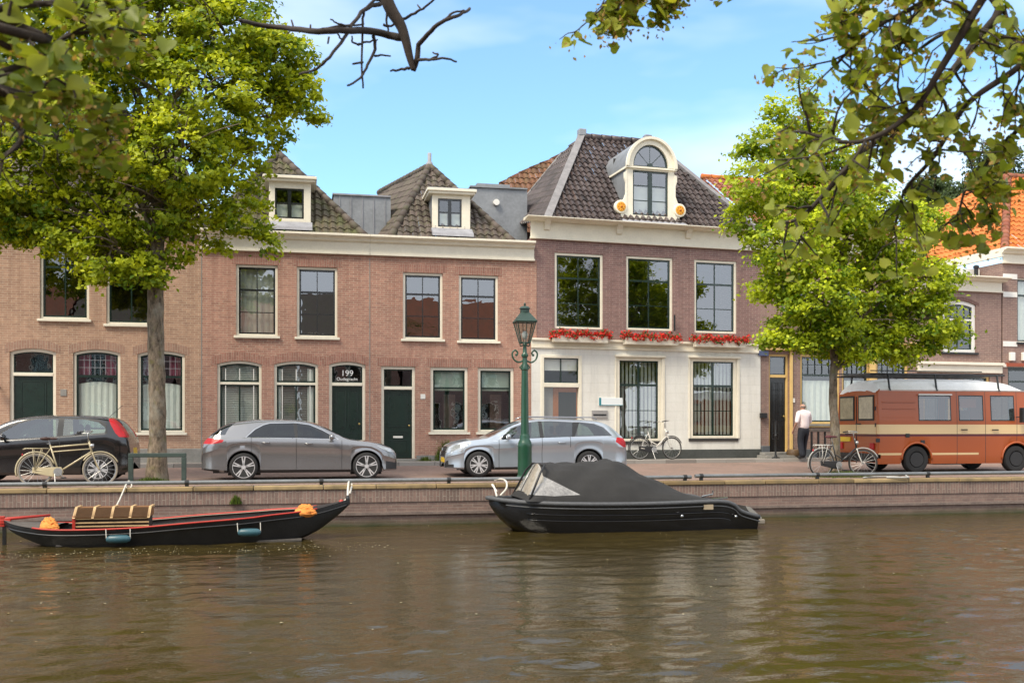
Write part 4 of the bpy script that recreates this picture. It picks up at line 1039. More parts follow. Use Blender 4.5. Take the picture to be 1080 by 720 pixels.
# ---- camera
cd = bpy.data.cameras.new('camera'); cam = bpy.data.objects.new('camera', cd); COL.objects.link(cam)
cam.location = CAM; cam.rotation_euler = (PI/2, 0, -TH); cd.sensor_width = 36; cd.lens = 35.0; cd.shift_y = 90/1080; cd.clip_end = 3000; cd.clip_start = .05
cd.dof.use_dof = True; cd.dof.focus_distance = 22; cd.dof.aperture_fstop = 5.6
S.camera = cam
S.view_settings.view_transform = 'Standard'; S.view_settings.look = 'None'; S.view_settings.exposure = 0.74; S.view_settings.gamma = 1
S.render.resolution_x = 1024; S.render.resolution_y = 682
S.cycles.use_denoising = True
S.cycles.max_bounces = 8; S.cycles.transparent_max_bounces = 16
# ================================================================ vehicles
RUBBER = plain('tyre_rubber', (.018, .018, .018), .85, var=.2, bmp=.2)
ALU = plain('alloy', (.75, .76, .77), .35, metal=.6, var=.06)
DGLASS = glass('car_glass', (.34, .42, .40), .08)
BGLASS = glass('dark_car_glass', (.10, .12, .12), .10)
TRIM = plain('black_plastic', (.018, .018, .019), .5, var=.15)
CHROME = plain('chrome', (.50, .50, .50), .18, metal=1, var=.02)
REDL = plain('red_lens', (.45, .008, .012), .35, coat=.0, var=.2, vs=20)
CLEARL = plain('headlight_lens', (.42, .44, .45), .08, metal=.4, coat=.8, var=.35, vs=25)
PLATE = plain('yellow_plate', (.75, .50, .03), .4, var=.05)
SEATM = plain('seat_cloth', (.05, .05, .055), .9)

def car_paint(name, c, metal=.55, rough=.3, coat=1.0):
    m, nt, b, out = nodes(name)
    fl = noise(nt, 900, 1); dirt = noise(nt, 2.2, 5)
    col = mix(nt, .15, c, ramp(nt, fl, (.3, tuple(x*.7 for x in c)), (.7, tuple(min(1, x*1.4) for x in c))))
    sp = nt.nodes.new('ShaderNodeSeparateXYZ'); nt.links.new(coords(nt), sp.inputs[0])
    mr = nt.nodes.new('ShaderNodeMapRange'); mr.inputs[1].default_value = .62; mr.inputs[2].default_value = .12; mr.inputs[3].default_value = 0; mr.inputs[4].default_value = .35
    nt.links.new(sp.outputs[2], mr.inputs[0])
    ml = nt.nodes.new('ShaderNodeMath'); ml.operation = 'MULTIPLY'; nt.links.new(mr.outputs[0], ml.inputs[0]); nt.links.new(dirt, ml.inputs[1])
    col = mix(nt, ml.outputs[0], col, (.13, .11, .09))   # road grime on the sills
    nt.links.new(col, b.inputs['Base Color']); b.inputs['Metallic'].default_value = metal; b.inputs['Roughness'].default_value = rough
    b.inputs['Coat Weight'].default_value = coat; b.inputs['Coat Roughness'].default_value = .12
    return m

def wheel(parent, x, y, side, r, rim_r, w=.2, spokes=5, double=True, rimmat=None, hub=None, blackrim=False):
    """tyre with sidewall, rim dish, spokes, hub; side -1 faces the canal"""
    o = MB(); s = side
    o.lathe([(rim_r-.005, 0), (rim_r+.012, -.012*1), (r*.9, -.008), (r-.012, .008), (r, .035), (r, w-.035), (r-.012, w-.008), (rim_r, w)], (0, 0, 0), 'y', 36)
    for i in range(len(o.v)): o.v[i] = (o.v[i][0], o.v[i][1]*(-s), o.v[i][2])
    wl = o.build('wheel', RUBBER, parent, smooth=True, sharp=40); wl.location = (x, y, r)
    b = MB(); b.lathe([(rim_r, .004), (rim_r-.018, .008), (rim_r-.022, w*.75), (.03, w*.75)], (0, 0, 0), 'y', 32)
    for i in range(len(b.v)): b.v[i] = (b.v[i][0], b.v[i][1]*(-s), b.v[i][2])
    b.build('rim_barrel', TRIM if blackrim else plain('brake_dark', (.05, .05, .05), .6, metal=.5), wl, smooth=True, sharp=40)
    m = MB(); m.ring((0, -s*.008, 0), rim_r-.010, .011, 'y', 32, 6)
    for k in range(spokes):
        for off in ((-.14, .14) if double else (0,)):
            a = 2*PI*k/spokes+PI/2; a2 = a+off*1.0
            p0 = Vector((math.cos(a+off*.35)*.045, 0, math.sin(a+off*.35)*.045)); p1 = Vector((math.cos(a2)*(rim_r-.012), 0, math.sin(a2)*(rim_r-.012)))
            d = (p1-p0).normalized(); n = Vector((-d.z, 0, d.x)); w0, w1 = (.016, .013) if double else (.026, .018)
            y0, y1 = -s*.018, -s*.045
            y0a = s*.004
            vs = []
            for p, ww in ((p0, w0), (p1, w1)):
                for q in (-1, 1):
                    for yy in (y0a+(0), y1): vs.append(p+n*ww*q+Vector((0, yy, 0)))
            m.add(vs, [(0,2,6,4),(1,5,7,3),(0,4,5,1),(2,3,7,6),(0,1,3,2),(4,6,7,5)])
    m.lathe([(.05, s*.008), (.05, -s*.05)], (0, 0, 0), 'y', 14)
    m.build('rim', rimmat or ALU, wl)
    return wl

class Loft:
    """rows of cross-section points, split into named pieces by a classifier"""
    def __init__(s, rows): s.rows = rows
    def split(s, classify, mats, parent, smooth_ang=32, cuts=()):
        """whole skin in one bmesh, cut along the outlines of windows and lamps, then sorted into pieces"""
        rows = s.rows; bm = bmesh.new(); n = len(rows[0])
        V = [[bm.verts.new(p) for p in r_] for r_ in rows]
        for i in range(len(rows)-1):
            for j in range(n-1):
                try: bm.faces.new((V[i][j], V[i+1][j], V[i+1][j+1], V[i][j+1]))
                except ValueError: pass
        bmesh.ops.remove_doubles(bm, verts=bm.verts[:], dist=1e-4)
        bmesh.ops.recalc_face_normals(bm, faces=bm.faces[:])
        for poly in cuts:
            x0, x1 = min(p[0] for p in poly)-.06, max(p[0] for p in poly)+.06; z0, z1 = min(p[1] for p in poly)-.06, max(p[1] for p in poly)+.06
            for k in range(len(poly)):
                (ax, az), (bx, bz) = poly[k], poly[(k+1) % len(poly)]; ex, ez = bx-ax, bz-az
                if abs(ex)+abs(ez) < 1e-6: continue
                fs = []
                for f in bm.faces:
                    c = f.calc_center_median()
                    if x0 < c.x < x1 and z0 < c.z < z1 and abs(c.y) > .3 and min(ax, bx)-.08 < c.x < max(ax, bx)+.08 and min(az, bz)-.08 < c.z < max(az, bz)+.08: fs.append(f)
                g_ = list({e for f in fs for e in f.edges})+list({v for f in fs for v in f.verts})+fs
                bmesh.ops.bisect_plane(bm, geom=g_, dist=1e-5, plane_co=Vector((ax, 0, az)), plane_no=Vector((-ez, 0, ex)))
        bm.normal_update()
        parts = {}
        for f in bm.faces:
            k = classify(f.calc_center_median(), f.normal, 0, 0)
            if k: parts.setdefault(k, []).append(f)
        out = {}
        for k in sorted(parts, key=lambda q: q != 'body'):
            nm = k.split(':')[0]; idx = {}; vs = []; fs = []
            for f in parts[k]:
                q = []
                for v in f.verts:
                    if v not in idx: idx[v] = len(vs); vs.append(tuple(v.co))
                    q.append(idx[v])
                fs.append(tuple(q))
            m = MB(); m.add(vs, fs); o = m.build(nm, mats[nm], parent, smooth=True, recalc=False)
            o.data.set_sharp_from_angle(angle=R(smooth_ang)); out[k] = o
        bm.free(); return out

def car(root, spec):
    """spec in metres: x from tail 0 to nose L, z up; both sides mirrored"""
    L, W, top, belt = spec['L'], spec['W'], smooth_tab(spec['top'], 5), spec['belt']
    wr, arch = spec['wr'], spec['wr']+.045; wx = spec['wx']; sill = spec.get('sill', .20)
    xs = set(np.round(np.arange(0, L+.001, .05), 4)); xs |= {L}
    for c in wx:
        for k in range(-14, 15): xs.add(round(c+arch*math.sin(PI*k/28), 4))
    for q in spec['seams']: xs |= {round(q-.006, 4), round(q+.006, 4)}
    for poly in spec['sidewin']:
        for px, pz in poly: xs.add(round(px, 4))
    e = [.0, .015, .04, .08, .14, .22]; xs |= set(e) | {round(L-q, 4) for q in e}
    xs = sorted(x for x in xs if 0 <= x <= L)
    def plan(x):   # half width in plan, rounded at nose and tail
        n, t = spec.get('nose_r', .55), spec.get('tail_r', .35)
        w = W/2
        if x < t: w -= spec.get('tail_in', .16)*(1-x/t)**2.2
        if x > L-n: w -= spec.get('nose_in', .30)*(1-(L-x)/n)**2.0
        return w
    def bot(x):
        z = sill
        if x < .5: z = sill+.06*(1-x/.5)
        if x > L-.55: z = sill+.02*((x-(L-.55))/.55)
        for c in wx:
            if abs(x-c) < arch: z = max(z, wr+math.sqrt(max(0, arch*arch-(x-c)**2)))
        return z
    tum = spec.get('tumble', .42)
    rows = []
    for x in xs:
        zt, zb, w, b = interp(top, x), interp(belt, x), plan(x), bot(x)
        zb = min(zb, zt-.02); b = min(b, zb-.05)
        hgt = zt-zb; inset = max(0, hgt-.05)*tum
        yr = max(.25, w-.04-inset); r = min(.10, max(.015, hgt*.5)); crown = .035 if hgt > .15 else .025
        P = []
        for s_ in (0, .2, .4, .6, .8, .92): P.append((yr-r)*s_ and Vector((x, (yr-r)*s_, zt-crown*(s_)**2)) or Vector((x, 0, zt)))
        zc = zt-crown
        for q in (0, 25, 50, 72): P.append(Vector((x, yr-r+r*math.sin(R(q)), zc-r+r*math.cos(R(q)))))
        z1 = zc-r*.7
        ysh = w-.035
        for f in (.12, .35, .6, .85, .97): P.append(Vector((x, yr+(ysh-yr)*f, z1+(zb-z1)*f)))
        lowmid = max(b, .62*zb)
        zz = [(zb-.012, w-.022), (zb-.05, w-.006), (zb-.05-(zb-.05-b)*.12, w), (zb-.05-(zb-.05-b)*.24, w+.002), (zb-.05-(zb-.05-b)*.28, w-.014), (zb-.05-(zb-.05-b)*.5, w-.034), (zb-.05-(zb-.05-b)*.75, w-.020), (zb-.05-(zb-.05-b)*.93, w-.016), (b, w-.045)]
        if spec.get('plainside'): zz = [(z, w if 0 < i < 8 else y) for i, (z, y) in enumerate(zz)]
        for z, y in zz: P.append(Vector((x, max(.05, y), z)))
        P.append(Vector((x, max(.04, w-.14), b+.0)))
        rows.append(P)
    nJ = len(rows[0])
    full = [[Vector((p.x, -p.y, p.z)) for p in reversed(r_[1:])]+r_ for r_ in rows]
    # rounded nose and tail: pull the end rows in
    def shrink(row, f, dx): 
        cz = (row[len(row)//2].z+row[0].z)/2
        return [Vector((p.x+dx, p.y*f, cz+(p.z-cz)*f)) for p in row]
    full = [shrink(full[0], .02, .03), shrink(full[0], .7, .012), shrink(full[0], .93, .002)]+full+[shrink(full[-1], .93, -.002), shrink(full[-1], .7, -.012), shrink(full[-1], .02, -.03)]
    def cl(c, n, i, j):
        x, z, ay = c.x, c.z, abs(c.y); side = abs(n.y) > .45
        for nm, f in spec['regions']:
            r_ = f(x, z, ay, n, c)
            if r_: return nm+(':%d' % (c.y > 0) if nm in ('tail_light', 'headlight') else ':%d%d' % (x > L/2, c.y > 0) if nm == 'bumper_trim' else ':%d%d' % (x > L*.42, c.y > 0) if nm == 'door_pillar' else '')
        zb = interp(belt, x); zt = interp(top, x)
        if side and z > zb-.005:
            for k, poly in enumerate(spec['sidewin']):
                if inside(poly, x, z): return 'side_window:%d%d' % (k, c.y > 0)
            if spec.get('wintrim') and inside(spec['wintrim'], x, z): return 'window_trim:%d' % (c.y > 0)
        if side or ay > W/2-.12:
            for q in spec['seams']:
                lo, hi = spec.get('seamz', {}).get(q, (sill+.06, zb+.0))
                if abs(x-q) < .0065 and lo < z < hi: return 'door_gap'
        if not side or ay < W/2-.25:
            for a, b_, lim in spec['screens']:
                if a < x < b_ and ay < lim(x) and n.z > -.1 and z > interp(belt, x)-.02: return 'windscreen' if a > L*.5 else 'rear_window'
        return 'body'
    mats = dict(body=spec['paint'], side_window=spec.get('glass', DGLASS), windscreen=DGLASS, rear_window=spec.get('rglass', BGLASS), window_trim=TRIM, door_gap=TRIM, tail_light=REDL, headlight=CLEARL, bumper_trim=TRIM, grille=TRIM, sill_trim=TRIM, number_plate=PLATE, white_lamp=CLEARL, stripe=TRIM, door_pillar=TRIM, roof=WHITE)
    mats.update(spec.get('mats', {}))
    Loft(full).split(cl, mats, root, cuts=list(spec['sidewin'])+([spec['wintrim']] if spec.get('wintrim') else [])+spec.get('lamps', []))
    # floor pan, arches' dark inside, seats
    u = MB(); u.box(.25, L-.35, -W/2+.16, W/2-.16, sill-.02, sill+.10)
    for c in wx:
        for sy in (-1, 1):
            n = 16; y0, y1 = sy*(W/2-.03), sy*(W/2-.32); vs = []
            for k in range(n+1):
                a = PI*k/n; vs += [(c-arch*math.cos(a), y0, wr+arch*math.sin(a)-.002), (c-arch*math.cos(a), y1, wr+arch*math.sin(a)-.002)]
            u.add(vs, [(2*k, 2*k+1, 2*k+3, 2*k+2) for k in range(n)]); 
            u.add([(c-arch*math.cos(PI*k/n), y1, wr+arch*math.sin(PI*k/n)) for k in range(n+1)]+[(c+arch, y1, .12), (c-arch, y1, .12)], [tuple(range(n+3))])
    u.build('underbody', TRIM, root)
    if spec.get('seats', True):
        for sx in spec.get('seatx', (L*.34, L*.55)):
            for sy in (-.36, .36):
                se = MB(); se.box(sx-.08, sx+.06, sy-.22, sy+.22, .45, spec['H']*.70); se.ball((sx-.05, sy, spec['H']*.79), .11, 8, 6, (.6, 1, 1)); se.box(sx, sx+.45, sy-.22, sy+.22, .42, .55); se.build('seat', SEATM, root, bevel=.02)
        MB().box(L*.63, L*.70, -W/2+.22, W/2-.22, .6, interp(belt, L*.66)-.03).build('dashboard', SEATM, root, bevel=.02)
    for c in wx:
        for sy in (-1, 1):
            wheel(root, c, sy*(W/2-.005) if sy < 0 else sy*(W/2-.005), sy, wr, spec['rim'], .19, spec.get('spokes', 5), spec.get('double', True), spec.get('rimmat'), blackrim=spec.get('blackrim', False))
    def mirror_pair(x, z, flip=1):
        for sy in (-1, 1):
            m = MB(); m.ball((x, sy*(W/2+.10), z), .1, 12, 8, (.65, 1.0, .72)); m.tube([(x, sy*(W/2-.05), z-.05), (x, sy*(W/2+.06), z-.03)], .022, 6)
            m.build('wing_mirror', spec.get('mirmat', spec['paint']), root, smooth=True)
    mirror_pair(*spec['mirror'])
    for x, z in spec['handles']:
        for sy in (-1, 1):
            y = sy*(W/2+.012)
            MB().tube([(x-.09, y-sy*.02, z), (x-.07, y+sy*.012, z+.004), (x+.07, y+sy*.012, z+.004), (x+.09, y-sy*.02, z)], .012, 6).build('door_handle', spec.get('hmat', spec['paint']), root, smooth=True)

def place_car(px_tail, px_nose, Y, L, facing):
    """root at the tail, nose to +x when facing=1, to -x when facing=-1"""
    f = Frame(0, Y); xa, xb = f.x(px_tail), f.x(px_nose); mid = (xa+xb)/2
    return mid - facing*L/2

# ---- grey hatchback, nose to the right
GREYP = car_paint('graphite_metallic', (.25, .25, .255), .65, .25)
L = 4.42; Wd = 1.80
x0 = place_car(208.5, 422.5, 23.35, L, 1)
c1 = empty('parked_car', (x0, 23.35+Wd/2, .0), 0, 'graphite grey hatchback parked facing right beside the left tree', 'car', 'cars parked along the quay')
def reg_hatch(L=4.42):
    return [
     ('door_pillar', lambda x, z, ay, n, c: ay > .4 and inside([(2.07,.975),(2.03,1.32),(2.12,1.315),(2.13,.975)], x, z)),
     ('tail_light', lambda x, z, ay, n, c: ay > .50 and inside([(.03,.845),(.10,.985),(.50,.935),(.46,.88),(.25,.845)], x, z)),
     ('headlight', lambda x, z, ay, n, c: ay > .42 and inside([(3.93,.80),(4.02,.775),(4.42,.70),(4.42,.63),(4.20,.65)], x, z)),
     ('number_plate', lambda x, z, ay, n, c: ay < .26 and (x > L-.04) and .38 < z < .48),
     ('grille', lambda x, z, ay, n, c: ay < .46 and x > L-.13 and (.30 < z < .64)),
     ('bumper_trim', lambda x, z, ay, n, c: (x > L-.28 and .24 < z < .38 and ay > .5) or (x < .42 and z < .27) or (x > L-.5 and z < .225)),
     ('sill_trim', lambda x, z, ay, n, c: z < .245 and .5 < x < 4.0),
     ('rear_window', lambda x, z, ay, n, c: inside([(.13,1.03),(.46,1.285),(.74,1.33),(.60,1.20),(.52,1.05)], x, z) and ay > .2)]
car(c1, dict(L=L, W=Wd, H=1.43, paint=GREYP, wr=.318, rim=.252, wx=(.93, 3.70), sill=.20, spokes=5, double=True, blackrim=True,
    top=[(0,.62),(.03,.86),(.12,1.00),(.22,1.10),(.48,1.275),(.78,1.365),(1.35,1.42),(1.95,1.412),(2.45,1.345),(2.9,1.155),(3.22,.985),(3.45,.935),(3.8,.895),(4.1,.82),(4.32,.725),(4.40,.62),(4.42,.50)],
    belt=[(0,.78),(.4,.96),(1.0,.985),(2.0,.975),(3.1,.925),(3.8,.85),(4.42,.60)],
    sidewin=[[(.99,.995),(1.18,1.17),(1.36,1.27),(1.50,1.31),(2.03,1.32),(2.07,.975)], [(2.13,.975),(2.12,1.315),(2.40,1.275),(2.68,1.155),(2.88,1.045),(3.02,.95)]],
    wintrim=[(.96,.985),(1.155,1.175),(1.35,1.285),(1.5,1.327),(2.08,1.333),(2.41,1.288),(2.70,1.163),(3.07,.942),(2.1,.963)],
    screens=[(2.48,3.22,lambda x: .60+(x-2.48)*.08),(.20,.48,lambda x: .58)], seams=(2.10, 3.13, 1.10), seamz={1.10:(.66, .99)},
    regions=reg_hatch(), lamps=[[(2.07,.975),(2.03,1.32),(2.12,1.315),(2.13,.975)],[(.03,.845),(.10,.985),(.50,.935),(.46,.88),(.25,.845)],[(3.93,.80),(4.02,.775),(4.42,.70),(4.42,.63),(4.20,.65)],[(.13,1.03),(.46,1.285),(.74,1.33),(.60,1.20),(.52,1.05)]], mirror=(2.90, 1.00), handles=[(1.42,.87),(2.38,.845)], glass=glass('tinted_car_glass', (.10,.12,.12), .03), seatx=(1.55, 2.35),
    mats=dict(window_trim=CHROME)))

# ---- black hatchback, nose to the left, cut by the frame
BLKP = car_paint('black_gloss', (.008, .008, .009), .1, .22)
L = 4.03; Wd = 1.69; f = Frame(0, 23.2)
c2 = empty('parked_car', (f.x(136.5), 23.2+Wd/2, 0), PI, 'black hatchback with tall red tail lights at far left', 'car', 'cars parked along the quay')
car(c2, dict(L=L, W=Wd, H=1.50, paint=BLKP, wr=.305, rim=.215, wx=(.66, 3.17), sill=.20, spokes=7, double=True, tumble=.28,
    top=[(0,.60),(.02,.80),(.06,1.00),(.14,1.16),(.30,1.36),(.50,1.45),(.95,1.49),(1.6,1.50),(2.1,1.475),(2.5,1.39),(2.85,1.22),(3.2,1.02),(3.5,.93),(3.8,.82),(3.96,.68),(4.03,.48)],
    belt=[(0,.98),(.5,1.09),(1.2,1.03),(2.6,.93),(3.3,.88),(4.03,.60)],
    sidewin=[[(.52,1.10),(.50,1.20),(.66,1.33),(.95,1.39),(1.37,1.41),(1.38,1.04)], [(1.50,1.025),(1.49,1.41),(1.95,1.40),(2.30,1.30),(2.62,1.10),(2.70,.95)]],
    wintrim=[(.46,1.09),(.5,1.30),(.66,1.38),(.95,1.43),(1.6,1.45),(2.0,1.43),(2.36,1.32),(2.8,1.02),(2.8,.925),(1.4,1.01)],
    screens=[(2.35,3.15,lambda x: .60),(.12,.40,lambda x: .52)], seams=(1.44, 2.78), 
    regions=[('tail_light', lambda x, z, ay, n, c: ay > .40 and inside([(.045,1.0),(.10,1.16),(.33,1.42),(.47,1.42),(.40,1.26),(.30,1.09),(.22,1.01)], x, z)),
             ('headlight', lambda x, z, ay, n, c: ay > .4 and inside([(3.5,.85),(3.98,.70),(3.98,.58),(3.75,.62)], x, z)),
             ('number_plate', lambda x, z, ay, n, c: ay < .26 and x < .02 and .62 < z < .73),
             ('bumper_trim', lambda x, z, ay, n, c: x < .30 and .52 < z < .56)],
    lamps=[[(.045,1.0),(.10,1.16),(.33,1.42),(.47,1.42),(.40,1.26),(.30,1.09),(.22,1.01)],[(3.5,.85),(3.98,.70),(3.98,.58),(3.75,.62)]], mirror=(2.55, 1.01), handles=[(1.62,.86)], glass=glass('greenish_car_glass', (.50,.62,.56), .12), seatx=(1.15, 1.95), hmat=BLKP))
MB().tube([(.55, 0, 1.47), (.28, 0, 1.72)], .006, 5).build('aerial', TRIM, c2)

# ---- silver estate, nose to the left
SILV = car_paint('silver_blue_metallic', (.42, .47, .52), .6, .28)
L = 4.60; Wd = 1.77
f = Frame(0, 23.85); xn = f.x(473); 
c3 = empty('parked_car', (xn+L-.02, 23.85+Wd/2, 0), PI-R(1.2), 'silver-blue estate car parked facing left behind the street lamp', 'car', 'cars parked along the quay')
car(c3, dict(L=L, W=Wd, H=1.46, paint=SILV, wr=.315, rim=.225, wx=(1.02, 3.80), sill=.20, spokes=7, double=True,
    top=[(0,.55),(.03,.82),(.10,.97),(.28,1.16),(.50,1.32),(.75,1.40),(1.2,1.435),(1.9,1.455),(2.4,1.44),(2.8,1.355),(3.2,1.17),(3.52,1.00),(3.75,.955),(4.1,.91),(4.4,.83),(4.54,.72),(4.60,.50)],
    belt=[(0,.88),(.5,1.00),(1.4,.985),(2.6,.945),(3.4,.90),(4.0,.84),(4.6,.62)],
    sidewin=[[(.42,1.01),(.62,1.22),(.85,1.31),(1.22,1.35),(1.38,.99)], [(1.46,.985),(1.40,1.35),(1.95,1.375),(2.19,1.37),(2.17,.96)], [(2.27,.955),(2.28,1.37),(2.60,1.33),(2.95,1.19),(3.18,1.02),(3.24,.92)]],
    wintrim=[(.385,1.0),(.605,1.235),(.845,1.33),(1.22,1.37),(1.95,1.392),(2.3,1.388),(2.62,1.345),(2.98,1.20),(3.29,.908),(1.4,.968)],
    screens=[(2.75,3.52,lambda x: .62),(.16,.5,lambda x: .56)], seams=(1.50, 2.22, 3.30), seamz={1.50:(.70,.98)},
    regions=[('door_pillar', lambda x, z, ay, n, c: ay > .4 and (inside([(1.38,.99),(1.22,1.35),(1.40,1.35),(1.46,.985)], x, z) or inside([(2.17,.96),(2.19,1.37),(2.28,1.37),(2.27,.955)], x, z))),
             ('tail_light', lambda x, z, ay, n, c: ay > .45 and inside([(.02,.72),(.06,.94),(.30,.97),(.34,.86),(.12,.72)], x, z)),
             ('headlight', lambda x, z, ay, n, c: ay > .42 and inside([(4.02,.84),(4.38,.79),(4.60,.72),(4.60,.60),(4.22,.62)], x, z)),
             ('number_plate', lambda x, z, ay, n, c: ay < .27 and x > L-.035 and .36 < z < .47),
             ('grille', lambda x, z, ay, n, c: ay < .40 and x > L-.14 and .52 < z < .74),
             ('bumper_trim', lambda x, z, ay, n, c: (x > L-.20 and .25 < z < .36 and ay > .45)),
             ('sill_trim', lambda x, z, ay, n, c: z < .225 and .6 < x < 4.1)],
    lamps=[[(1.38,.99),(1.22,1.35),(1.40,1.35),(1.46,.985)],[(2.17,.96),(2.19,1.37),(2.28,1.37),(2.27,.955)],[(.02,.72),(.06,.94),(.30,.97),(.34,.86),(.12,.72)],[(4.02,.84),(4.38,.79),(4.60,.72),(4.60,.60),(4.22,.62)]], mirror=(3.08, .99), handles=[(1.72,.84),(2.55,.81)], glass=DGLASS, seatx=(1.75, 2.6), mats=dict(window_trim=CHROME)))
for sy in (-1, 1): MB().tube([(.75, sy*.60, 1.42), (.85, sy*.60, 1.47), (2.5, sy*.60, 1.485), (2.62, sy*.60, 1.43)], .014, 6).build('roof_rail', CHROME, c3, smooth=True)
MB().box(4.585, 4.60, -.26, .26, .355, .465).build('number_plate', PLATE, c3)
gm = MB()
for k in range(4): gm.box(4.56, 4.585, -.36, .36, .55+k*.045, .562+k*.045)
gm.ring((4.60, 0, .64), .075, .009, 'x', 20, 6); [gm.tube([(4.60, 0, .64), (4.60, .07*math.cos(a), .64+.07*math.sin(a))], .007, 5) for a in (PI/2, PI*7/6, -PI/6)]
gm.build('grille_bars', CHROME, c3)

# ---- orange camper van, nose to the right
VORG = car_paint('burnt_orange_paint', (.37, .072, .006), .0, .38, .4)
VCRM = car_paint('cream_stripe_paint', (.70, .50, .24), .0, .4)
VBRN = plain('maroon_stripe', (.10, .015, .02), .4)
VROOF = plain('chalky_white_roof', (.80, .79, .76), .5, var=.1, vs=4)
fv = Frame(0, 23.75); vx = fv.x(926.5); L = 5.0; W2 = 1.0
cv = empty('camper_van', (vx, 23.75+W2, 0), 0, 'burnt-orange camper van with cream stripe and white roof', 'van')
zv = lambda py: 1.23+(HOR-py)*23.75/FPX/.895
vsec = []
def van_half(x):
    k = 1.0
    if x > L-1.3: k = 1-.10*((x-(L-1.3))/1.3)**2
    return W2*k
ztopv = [(0,2.24),(.05,2.40),(.18,2.49),(.6,2.53),(1.5,2.55),(3.2,2.55),(4.1,2.47),(4.5,2.33),(4.75,2.10),(4.76,1.85),(4.95,1.25),(5.0,1.1),(5.0,.6)]
zwv = 2.08
# stations
warc = .43; vwr = .36; vwx = (fv.x(967)-vx, fv.x(1072)-vx); wa = vwr+.07
xs = set(np.round(np.arange(0, L+.001, .06), 4))
for c in vwx:
    for k in range(-12, 13): xs.add(round(c+wa*math.sin(PI*k/24), 4))
vw = [(fv.x(970)-vx, fv.x(1002.5)-vx), (fv.x(1012.5)-vx, fv.x(1036.5)-vx), (fv.x(1046)-vx, fv.x(1069.5)-vx)]
vse = [fv.x(1009.5)-vx, fv.x(1039.5)-vx, fv.x(1073)-vx]
for a, b in vw: xs |= {round(a, 4), round(b, 4), round(a-.03, 4), round(b+.03, 4)}
for q in vse: xs |= {round(q-.007, 4), round(q+.007, 4)}
xs = sorted(x for x in xs if 0 <= x <= L)
zW0, zW1 = zv(442.5), zv(417.5); zS0, zS1 = zv(457.5), zv(447.5); zM0 = zv(460); zT0, zT1 = zv(479.6), zv(477.4); zbot = zv(489)
rows = []
for x in xs:
    w = van_half(x); zt = interp(ztopv, x); b = zbot
    for c in vwx:
        if abs(x-c) < wa: b = max(b, vwr+math.sqrt(max(0, wa*wa-(x-c)**2)))
    zr = min(zv(412), zt-.08)
    zlist = [zr, (zr+zW1)/2 if zr > zW1 else zr-.01, zW1+.03, zW1, (zW1+zW0)/2, zW0, zW0-.03, zS1, zS0, zM0, (zM0+zT1)/2, zT1, zT0, (zT0+b)/2 if zT0 > b else b, b]
    P = []
    for s_ in (0, .25, .5, .72, .88): P.append(Vector((x, w*.88*s_, zt-.13*s_**2.4)))
    P.append(Vector((x, w*.93, zr+(zt-.10-zr)*.45))); P.append(Vector((x, w*.975, zr+.03)))
    prev = zr+.01
    for z in zlist:
        z = min(z, prev); z = max(z, b); prev = z
        tu = max(0, z-zW0)*.06; P.append(Vector((x, w-tu-(.02 if z <= b+.001 else 0), z)))
    P.append(Vector((x, w-.2, b)))
    rows.append(P)
full = [[Vector((p.x, -p.y, p.z)) for p in reversed(r_[1:])]+r_ for r_ in rows]
# flat tailgate with rounded edge
def tail(row, f, dx):
    return [Vector((p.x+dx, p.y*f, 1.2+(p.z-1.2)*(1-(1-f)*.8))) for p in row]
full = [tail(full[0], .965, -.035), tail(full[0], .99, -.022)]+full
def vcl(c, n, i, j):
    x, z, ay = c.x, c.z, abs(c.y)
    if z > zv(412)+.012 and x < 4.8: return 'roof'
    if ay > .8 or abs(n.y) > .6:
        for k, (a, b) in enumerate(vw):
            if a < x < b and zW0 < z < zW1: return 'side_window:%d%d' % (k, c.y > 0)
            if a-.03 < x < b+.03 and zW0-.03 < z < zW1+.03: return 'window_rubber'
        for q in vse:
            if abs(x-q) < .0075 and z < zv(413) and z > zv(487): return 'door_gap'
    if x < vse[0] or c.y < 0 or True:
        if zS0 < z < zS1: return 'cream_stripe:%d' % (c.y > 0)
        if zM0 < z < zS0: return 'maroon_stripe:%d' % (c.y > 0)
        if zT0 < z < zT1 and .0 < x < 3.0: return 'thin_stripe:%d' % (c.y > 0)
    if 4.74 < x < 4.97 and z > 1.3 and ay < .85: return 'windscreen'
    return 'body'
vm = dict(body=VORG, roof=VROOF, side_window=glass('van_glass', (.45,.45,.42), .12), window_rubber=TRIM, door_gap=TRIM, cream_stripe=VCRM, maroon_stripe=VBRN, thin_stripe=VCRM, windscreen=DGLASS)
Loft(full).split(vcl, vm, cv, smooth_ang=40)
# tail face
r0 = full[0]; m = MB(); half = [p for p in r0 if p.z > zbot-.01]
m.add([Vector((p.x, p.y, p.z)) for p in r0], [tuple(range(len(r0)))]); tg = m.build('tailgate', VORG, cv, recalc=False)
xt = r0[0].x
for sy, (a, b) in ((-1, (-.86, -.10)), (1, (.10, .86))):
    MB().box(xt-.018, xt-.002, a, b, zW0-.02, zW1+.03).build('window_rubber', TRIM, tg, bevel=.01)
    MB().box(xt-.024, xt-.0185, a+.05, b-.05, zW0+.03, zW1-.02).build('rear_window', plain('curtained_glass', (.40, .34, .22), .15, var=.3, vs=6, coat=.8), tg)
m = MB().box(xt-.010, xt-.002, -.955, .955, zS0, zS1); m.build('cream_stripe', VCRM, tg); MB().box(xt-.009, xt-.002, -.955, .955, zM0, zS0-.002).build('maroon_stripe', VBRN, tg)
MB().box(xt-.012, xt-.002, -.012, .012, zbot, 2.05).build('door_gap', TRIM, tg)
MB().box(xt-.03, xt-.002, .30, .82, .83, .95).build('number_plate', PLATE, tg)
